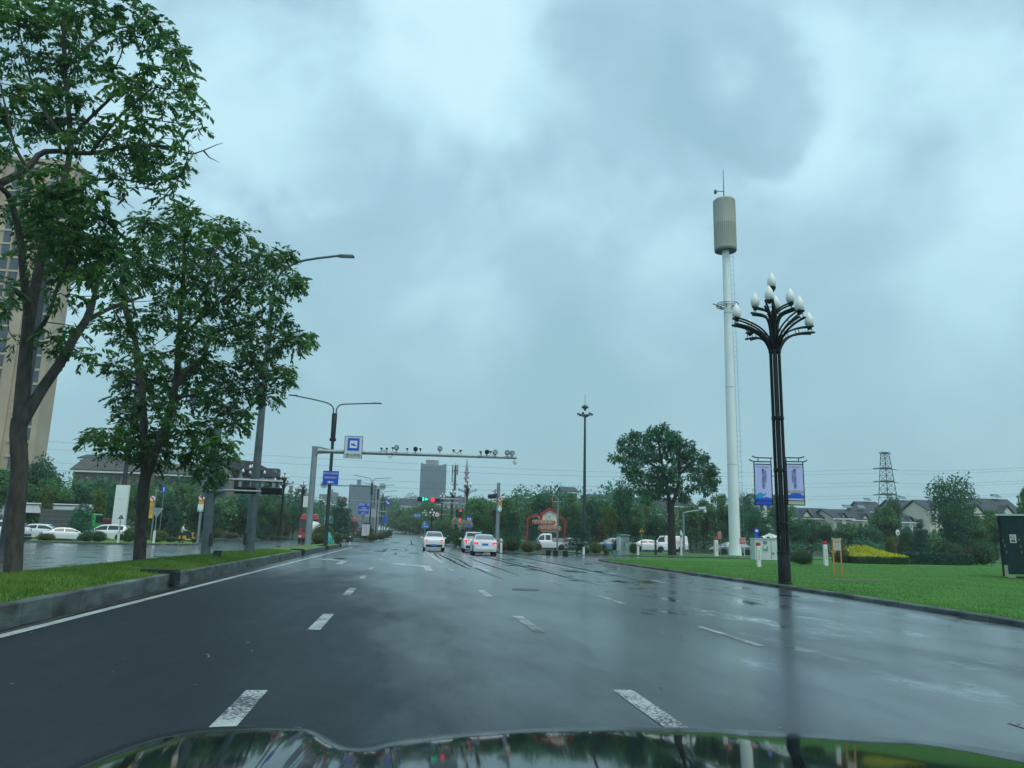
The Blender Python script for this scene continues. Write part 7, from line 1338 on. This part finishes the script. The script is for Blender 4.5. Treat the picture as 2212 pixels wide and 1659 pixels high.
t = thing('marker_post', 'tiny red-topped marker among the bushes near the shed', 'post', (XAT(2112, 57), 57, .1)); z = P(2105, 1182, 57).z-.1; MB().box((0, 0, z*.4), (.1, .08, z*.8)).build('shaft', WHT, t); MB().box((0, 0, z*.9), (.13, .1, z*.2)).build('cap', SRED, t)
# --- left side small signs
t, fz, k = post_sign('give_way_sign', 'back of a triangular give-way sign on a tall thin post', 333, 1172, 1098, 67, 'sign', .045); zt, zl = fz(1097), fz(1112); MB().prism([(-.50, zt), (.50, zt), (0, zl-.25)], -.03, .0).build('plate', mat('aluminium_back', (.33, .39, .40)), t); m = MB(); m.box((0, -.04, zt-.16), (.55, .03, .05)); m.build('clamp', GAL, t); m = MB(); m.box((0, 0, .5), (.17, .12, 1.05)); m.build('white_sleeve', WPL, t)
t, fz, k = post_sign('small_sign', 'grey triangular sign back beside the white pylon sign', 256, 1176, 1112, 66, 'sign', .04); zt, zl = fz(1111), fz(1121); MB().prism([(-.24, zl), (.24, zl), (.03, zt)], -.03, .0).build('plate', GALD, t); m = MB(); m.box((0, 0, .35), (.15, .12, .8)); m.build('white_sleeve', WPL, t)
t, fz, k = post_sign('banner_flag_sign', 'narrow yellow vertical sign beside the second trunk', 326, 1168, 1055, 84, 'sign', .06); m = MB(); m.box((-.25, -.05, fz(1098)), (.36, .04, 2.0)); m.build('yellow_panel', SYEL, t); txt('小\n心\n行\n人', .32, SRED, t, (-.25, -.08, fz(1098)), thick=.003, line=1.05); prohib(t, -.22, -.08, fz(1077), .32, 'l')
t, fz, k = post_sign('no_turn_pole', 'grey pole with a no-left-turn disc and yellow and green plates', 428, 1166, 1040, 84, 'sign post', .13); prohib(t, .02, -.2, fz(1075), .36, 'l'); m = MB(); m.box((0, -.18, fz(1085.5)), (.5, .04, .36)); m.build('yellow_plate', SYEL, t); m = MB(); m.box((-.02, -.18, fz(1097)), (.56, .04, .72)); o = m.build('white_green_plate', SWHT, t); m = MB(); [m.box((-.02+sx*.18, -.205, fz(1097)-.24), (.14, .02, .16)) for sx in (-1, 1)]; m.build('green_corner', SGRN, o)
t, fz, k = post_sign('pedestrian_sign', 'small blue tilted sign above the left-hand trees', 343, 1150, 1052, 100, 'sign', .05); m = MB(); m.box((0, -.06, fz(1057)), (.42, .05, .95)); m.build('plate', BLUE, t); m = MB(); m.box((0, -.09, fz(1057)), (.1, .02, .5)); m.build('symbol', SWHT, t)
t = thing('advert_flag', 'blue flame-shaped advertising flag in front of the gateway', 'flag', (XAT(208, 80), 80, .14)); t.location = (XAT(208, 80), 80, .14); t.location.x = XAT(207, 80)
bpy.data.objects.remove(t)
t = thing('filling_sign', 'blue teardrop emblem board above the grey crate truck', 'sign', (XAT(205, 76.4), 76.4, .14)); t.location = (XAT(207, 76.4), 76.4, .14); t.location.x = XAT(206, 76.4)
bpy.data.objects.remove(t)
Yw = 91.; t = thing('emblem_board', 'blue board with an upright drop-shaped emblem above the grey crate truck', 'sign', (XAT(100, Yw), Yw, .14)); X = lambda u: XAT(u, Yw)-XAT(100, Yw); z = lambda v: P(100, v, Yw).z-.14
m = MB(); m.box(((X(86)+X(122))/2, 0, z(1119)), (X(122)-X(86), .2, z(1116)-z(1122))); m.build('board', BLUE, t); m = MB(); m.lathe([(.02, z(1118)), (.30, z(1115)), (.33, z(1110)), (.22, z(1104)), (.03, z(1099))], (X(113), 0, 0), 14, None); m.build('drop_emblem', BLUE, t, smooth=True); m = MB(); m.box((X(113), -.34, z(1110)), (.1, .03, .5)); m.build('emblem_mark', SWHT, t); txt('加油站', .3, SWHT, t, (X(101), -.11, z(1119)), thick=.003); m = MB(); m.box((X(104), .05, z(1122)/2), (.15, .15, z(1122))); m.build('post', GAL, t)
# --- kerb lamp boxes on the median kerb
KB = mat('kerb_box', (.012, .020, .022), .55, .2, .3, 6); first = None
for Y, lb in ((18.4, 'black box clamped over the median kerb, nearest the camera'), (44.5, 'black box clamped over the median kerb, midway along'), (60.5, 'black box clamped over the median kerb near the gantry post'), (75, 'black box clamped over the median kerb, farthest off')):
    if first is None:
        t = thing('kerb_box', lb, 'box', (mR(Y), Y, 0), 0, 'black boxes on the kerb'); m = MB(); m.box((.055, 0, .20), (.12, .42, .30)); m.build('front_box', KB, t, bevel=.012); m = MB(); m.box((-.28, 0, .345), (.72, .36, .08)); m.build('top_arm', KB, t, bevel=.01); m = MB(); m.box((.118, 0, .21), (.02, .34, .22)); m.build('lens', mat('kerb_box_lens', (.03, .05, .055), .2), t)
        m = MB(); [m.box((.13, -.12+.08*i, .21), (.01, .015, .2)) for i in range(4)]; m.build('guard_bar', KB, t); first = t
    else: copy_tree(first, (mR(Y), Y, 0), 0, lb)
p = S(473, 1216, .36); Yb = 28.5; t = thing('ground_light', 'black cube ground light standing in the median grass', 'light', (XAT(473, Yb), Yb, .36), R(12)); m = MB(); m.box((0, 0, .11), (.26, .22, .22)); m.build('housing', KB, t, bevel=.015); m = MB(); m.box((0, -.115, .12), (.2, .01, .15)); m.build('lens', mat('kerb_box_lens', (.03, .05, .055)), t); m = MB(); m.tube([(0, 0, -.05), (0, 0, .02)], .03, 6); m.build('spike', KB, t)
t = thing('kerb_stub', 'small dark stub on the kerb edge at the picture corner', 'stub', (XAT(8, 10.6), 10.6, .29)); m = MB(); m.lathe([(.02, 0), (.025, .03), (.012, .07)], (0, 0, 0), 8); m.build('stub', BLK, t)
# --- lattice pylon and its lines
Yy = 260.; xy = XAT(1924, Yy); zb = T(0, Yy); ky = Yy/FPX; t = thing('lattice_pylon', 'grey lattice power pylon behind the cream houses', 'pylon', (xy, Yy, zb), R(12)); Z = lambda v: P(1924, v, Yy).z-zb; PYL = mat('pylon_steel', (.05, .075, .09), .6, .4, .15, 1); z1 = Z(981); hw = lambda z: 1.0+(1-z/z1)*2.3
m = MB()
for sx in (-1, 1):
    for sy in (-1, 1): m.tube([(sx*hw(0), sy*hw(0), 0), (sx*hw(z1), sy*hw(z1), z1)], .13, 4)
lv = [0, z1*.16, z1*.3, z1*.42, z1*.52, z1*.61, z1*.69, z1*.76, z1*.83, z1*.89, z1*.95, z1]
m.build('leg', PYL, t); m = MB()
for a, b_ in zip(lv[:-1], lv[1:]):
    for s in (-1, 1):
        for q in (-1, 1):
            m.tube([(-hw(a)*q, s*hw(a), a), (hw(b_)*q, s*hw(b_), b_)], .05, 4); m.tube([(s*hw(a), -hw(a)*q, a), (s*hw(b_), hw(b_)*q, b_)], .05, 4)
    for s in (-1, 1): m.tube([(-hw(b_), s*hw(b_), b_), (hw(b_), s*hw(b_), b_)], .06, 4); m.tube([(s*hw(b_), -hw(b_), b_), (s*hw(b_), hw(b_), b_)], .06, 4)
m.build('bracing', PYL, t); arms = [Z(1014), Z(1042), Z(1070)]; 
for z in arms+[z1]:
    m = MB(); L_ = 1.7 if z != z1 else 1.9
    for s in (-1, 1):
        for q in (-1, 1): m.tube([(s*hw(z), q*hw(z)*.8, z), (s*(hw(z)+L_), 0, z+.25)], .08, 4); m.tube([(s*hw(z), q*hw(z)*.8, z+.9), (s*(hw(z)+L_), 0, z+.25)], .06, 4)
    m.box((0, 0, z+.3), (hw(z)*2.0, hw(z)*1.7, .5)); m.build('crossarm', PYL, t)
INS = mat('insulator_green', (.10, .26, .25), .4, 0, .1, 2)
for z in arms:
    for s in (-1, 1): MB().tube([(s*(hw(z)+1.6), 0, z+.2), (s*(hw(z)+4.4), 0, z-.1)], [.16, .10] if s > 0 else [.26, .26], 6).build('insulator', INS, t)
WIRE = mat('cable_dark', (.09, .12, .14), .6)
n = 0
for i, (v, dz) in enumerate(((1014, 0), (1022, 1), (1042, 0), (1050, 1), (1070, 0), (1076, 1))):
    pts = [P(-200, v-80+i*8, 250), P(500, v-35+8*i, 255), P(1100, v-2+4*i, 258), P(1500, v+8, 260), P(1895, v, Yy)]; o = MB().tube(smoothpts(pts, 8), .045, 4).build('power_line', WIRE); tag(o, ('top', 'second', 'third', 'fourth', 'fifth', 'lowest')[i]+' of the thin power lines sagging leftwards from the pylon', 'power line', 'power lines of the pylon')
    pts = [P(1950, v+2, Yy), P(2050, v+3-dz*2, Yy-4), P(2250, v-6-dz*2, Yy-8), P(2500, v-25, Yy-12)]; o = MB().tube(smoothpts(pts, 8), .045, 4).build('power_line', WIRE); tag(o, ('top', 'second', 'third', 'fourth', 'fifth', 'lowest')[i]+' of the thin power lines running rightwards from the pylon', 'power line', 'power lines of the pylon')
# radio masts near the glass tower
Yz = 330.; t = thing('radio_mast', 'dark slim radio mast right of the glass tower', 'mast', (XAT(978, Yz), Yz, T(0, Yz))); z = lambda v: P(978, v, Yz).z-T(0, Yz); MB().tube([(0, 0, 0), (0, 0, z(1005))], [.7, .45], 8).build('shaft', DKG, t); m = MB(); [m.box((0, 0, z(v)), (2.8, .9, .3)) for v in (1016, 1047)]; m.build('crosspiece', DKG, t); m = MB(); [m.box((-1.2, 0, z(v)), (.5, .5, 2.4)) for v in (1010, 1022, 1036)]; [m.box((.9, 0, z(v)), (.5, .5, 2.2)) for v in (1009, 1020)]; m.build('antenna', GALD, t); MB().tube([(0, 0, z(1005)), (0, 0, z(1000))], .1, 5).build('tip', DKG, t)
Yz = 480.; t = thing('radio_mast', 'faint striped lattice mast behind the bulb lamp', 'mast', (XAT(1003, Yz), Yz, T(0, Yz))); z = lambda v: P(1003, v, Yz).z-T(0, Yz); STR = mat('mast_stripe', (.35, .24, .24), .6, 0, .3, .2); MB().tube([(0, 0, 0), (0, 0, z(1012)), (0, 0, z(990))], [1.3, .9, .12], 6).build('shaft', STR, t); m = MB(); [m.lathe([(.6, z(v)-.8), (1.7, z(v)-.5), (1.7, z(v)+.5), (.6, z(v)+.8)], (0, 0, 0), 8) for v in (1021, 1033)]; m.build('antenna_ring', STR, t)

# ================================================================== PEOPLE AND SCOOTERS
SKIN = mat('skin', (.42, .27, .19), .5, 0, .06, 6); HAIR = mat('hair_black', (.012, .010, .010), .5); SHW = mat('white_shirt', (.68, .70, .70), .8, 0, .06, 5); TRD = mat('dark_trousers', (.02, .022, .03), .8, 0, .1, 5); SHO = mat('dark_shoes', (.02, .02, .02), .6)
def skin_mesh(name, joints, edges, mats, parent, matf=None, root=0, sub=2):
    me = bpy.data.meshes.new(name); me.from_pydata([j[:3] for j in joints], edges, []); o = bpy.data.objects.new(name, me); C.objects.link(o); o.parent = parent
    sk = o.modifiers.new('skin', 'SKIN'); sk.use_smooth_shade = True
    me.skin_vertices or None
    for i, j in enumerate(joints): me.skin_vertices[0].data[i].radius = (j[3], j[4] if len(j) > 4 else j[3]); me.skin_vertices[0].data[i].use_root = (i == root)
    sb = o.modifiers.new('sub', 'SUBSURF'); sb.levels = sub; sb.render_levels = sub; me.materials.append(mats); return o
def person(label, loc, rz, pose='stand', coat=SHW, legs=TRD, sc_=1., helmet=None):
    t = thing('person', label, 'person', loc, rz); t.scale = (sc_,)*3             # faces +Y
    if pose == 'stand': hip, kn, ft = .90, [(-.10, .03, .48), (.10, .0, .48)], [(-.11, -.02, .08), (.12, .04, .08)]; sh = (0, .05, 1.40); el, wr = [(-.26, .14, 1.14), (.26, .16, 1.14)], [(-.20, .40, 1.10), (.20, .42, 1.12)]
    else: hip, kn, ft = .80, [(-.17, .42, .72), (.17, .42, .72)], [(-.17, .34, .30), (.17, .34, .30)]; sh = (0, .12, 1.28); el, wr = [(-.28, .30, 1.06), (.28, .30, 1.06)], [(-.26, .52, 1.02), (.26, .52, 1.02)]
    hy = 0 if pose == 'stand' else -.02; J = [(0, hy, hip, .125, .10), (0, hy+.03, hip+.22, .125, .095), (0, sh[1]-.01, sh[2]-.12, .15, .105), (0, sh[1], sh[2], .09, .075), (0, sh[1]+.015, sh[2]+.09, .05), (0, sh[1]+.03, sh[2]+.17, .078, .09), (0, sh[1]+.035, sh[2]+.25, .075, .088)]; E = [(i, i+1) for i in range(6)]
    for s in (0, 1):
        sg = -1 if s == 0 else 1; a = len(J); J += [(sg*.16, sh[1], sh[2]-.03, .062), (el[s][0], el[s][1], el[s][2], .043), (wr[s][0], wr[s][1], wr[s][2], .03), (wr[s][0], wr[s][1]+.08, wr[s][2], .03, .02)]; E += [(3, a), (a, a+1), (a+1, a+2), (a+2, a+3)]
        b_ = len(J); J += [(sg*.09, hy, hip-.05, .085), (kn[s][0], kn[s][1]+hy, kn[s][2], .060), (ft[s][0], ft[s][1]+hy, ft[s][2], .042), (ft[s][0], ft[s][1]+hy+.15, .045 if pose == 'stand' else ft[s][2]-.04, .035)]; E += [(0, b_), (b_, b_+1), (b_+1, b_+2), (b_+2, b_+3)]
    skin_mesh('body', J, E, SKIN, t)
    JS = [(0, hy+.0, hip+.06, .142, .115), (0, hy+.03, hip+.24, .14, .11), (0, sh[1]-.01, sh[2]-.12, .168, .12), (0, sh[1], sh[2]+.0, .105, .09)]; ES = [(0, 1), (1, 2), (2, 3)]
    for s in (0, 1): sg = -1 if s == 0 else 1; a = len(JS); JS += [(sg*.17, sh[1], sh[2]-.035, .076), tuple(el[s])+(.056,), tuple(Vector(el[s]).lerp(Vector(wr[s]), .7))+(.045,)]; ES += [(3, a), (a, a+1), (a+1, a+2)]
    skin_mesh('shirt', JS, ES, coat, t)
    JT = [(0, hy, hip+.07, .138, .112), (0, hy, hip-.02, .12, .105)]; ET = [(0, 1)]
    for s in (0, 1): sg = -1 if s == 0 else 1; a = len(JT); JT += [(sg*.095, hy, hip-.09, .098), (kn[s][0], kn[s][1]+hy, kn[s][2], .072), (ft[s][0], ft[s][1]+hy-.0, ft[s][2]+.05, .056)]; ET += [(1, a), (a, a+1), (a+1, a+2)]
    skin_mesh('trousers', JT, ET, legs, t)
    hx, hyy, hz = 0, sh[1]+.02, sh[2]+.245; m = MB(); m.ell((hx, hyy-.015, hz), (.088, .105, .105) if not helmet else (.125, .14, .125), 16, 10); m.build('hair' if not helmet else 'helmet', helmet or HAIR, t, smooth=True); m = MB(); m.ell((0, hyy+.075, hz-.05), (.062, .05, .085), 12, 8); m.ell((0, hyy+.128, hz-.055), (.014, .02, .022), 8, 6); [m.ell((s*.085, hyy+.02, hz-.05), (.012, .025, .032), 8, 6) for s in (-1, 1)]; f = m.build('face', SKIN, t, smooth=True)
    m = MB(); [m.ell((s*.026, hyy+.118, hz-.03), (.010, .006, .007), 8, 6) for s in (-1, 1)]; m.box((0, hyy+.118, hz-.098), (.04, .01, .009)); m.build('features', HAIR, f)
    m = MB(); [m.box((ft[s][0], ft[s][1]+hy+.07, (.05 if pose == 'stand' else ft[s][2]-.05)), (.09, .26, .09)) for s in (0, 1)]; m.build('shoes', SHO, t, bevel=.03)
    for s in (0, 1):                                     # hands: palm, four fingers, thumb
        sg = -1 if s == 0 else 1; m = MB(); x, y, z = wr[s]; m.box((x, y+.08, z), (.075, .09, .03)); h = m.build('hand', SKIN, t, bevel=.012); m = MB()
        for q, ln in enumerate((.06, .075, .07, .055)): m.tube([(x-.03+.02*q, y+.12, z), (x-.03+.02*q, y+.12+ln*.6, z-.015), (x-.03+.02*q, y+.12+ln*.75, z-.05)], [.009, .008, .006], 6)
        m.tube([(x-sg*.035, y+.06, z), (x-sg*.065, y+.09, z-.015), (x-sg*.06, y+.125, z-.03)], [.011, .010, .007], 6); m.build('fingers', SKIN, h)
    return t
def scooter(label, loc, rz, paint, sc_=1.):
    t = thing('scooter', label, 'scooter', loc, rz); t.scale = (sc_,)*3
    for y in (-.62, .62): m = MB(); m.lathe([(.15, -.05), (.22, -.055), (.24, 0), (.22, .055), (.15, .05)], (0, 0, 0), 18, Matrix.Rotation(PI/2, 3, 'Y')); o = m.build('wheel', RUB, t, smooth=True); o.location = (0, y, .24); MB().disc((0, 0, 0), .15, .06, 14, 'X').build('rim', RIM, o)
    m = MB(); m.box((0, -.45, .52), (.30, .75, .34), taper=.8); m.box((0, .05, .30), (.30, .6, .10)); m.build('body', paint, t, bevel=.05); m = MB(); m.box((0, .46, .68), (.36, .10, .66), rx=R(18)); m.build('leg_shield', paint, t, bevel=.04); m = MB(); m.box((0, -.42, .76), (.28, .66, .10)); m.build('seat', BLK, t, bevel=.04); m = MB(); m.tube([(0, .62, .25), (0, .44, .85), (0, .40, 1.02)], .03, 8); m.tube([(-.33, .33, 1.05), (-.1, .40, 1.04), (.1, .40, 1.04), (.33, .33, 1.05)], .018, 6); m.build('handlebar', DKG, t); m = MB(); m.ell((0, .52, .92), (.10, .06, .08), 10, 8); m.build('headlight', HEADO, t); m = MB(); m.box((0, .62, .46), (.16, .3, .05)); m.build('mudguard', paint, t, bevel=.02); [MB().ell((s*.3, .36, 1.2), (.07, .02, .045), 8, 6).build('mirror', BLK, t) for s in (-1, 1)]
    return t
p = S(398, 1174); Yx = 73.; YELP = mat('scooter_yellow', (.72, .40, .02), .35, 0, .08, 3); sct = scooter('yellow scooter stopped on the left verge', (XAT(405, Yx), Yx, .13), R(-75), YELP, .9); person('person in a white top standing beside the yellow scooter', (XAT(392, Yx-.6), Yx-.6, .14), R(-70), 'stand', sc_=.95)
Yx = 170.; sx = XAT(844.5, Yx); scooter('dark scooter being ridden away up the far road', (sx, Yx, T(0, Yx)), R(0), BLK, 1.15); person('small rider in dark clothes on a scooter up the far road', (sx, Yx-.35, T(0, Yx)), R(0), 'ride', mat('dark_jacket', (.02, .022, .028), .8), TRD, 1.1, mat('dark_helmet', (.03, .03, .035), .3))

# ------------------------------------------------------------------ damp air over the whole place
def haze():
    m = bpy.data.materials.new('damp_air'); m.use_nodes = True; t = m.node_tree; t.nodes.clear(); o = N('ShaderNodeOutputMaterial', t); v = N('ShaderNodeVolumePrincipled', t)
    v.inputs['Color'].default_value = (.95, .99, 1, 1); v.inputs['Density'].default_value = .00048; v.inputs['Anisotropy'].default_value = .1
    t.links.new(v.outputs[0], o.inputs['Volume'])
    b = MB(); b.box((0, 440, 55), (1900, 1160, 130)); h = b.build('haze', m); h['kind'] = 'stuff'; h.display_type = 'WIRE'
haze()
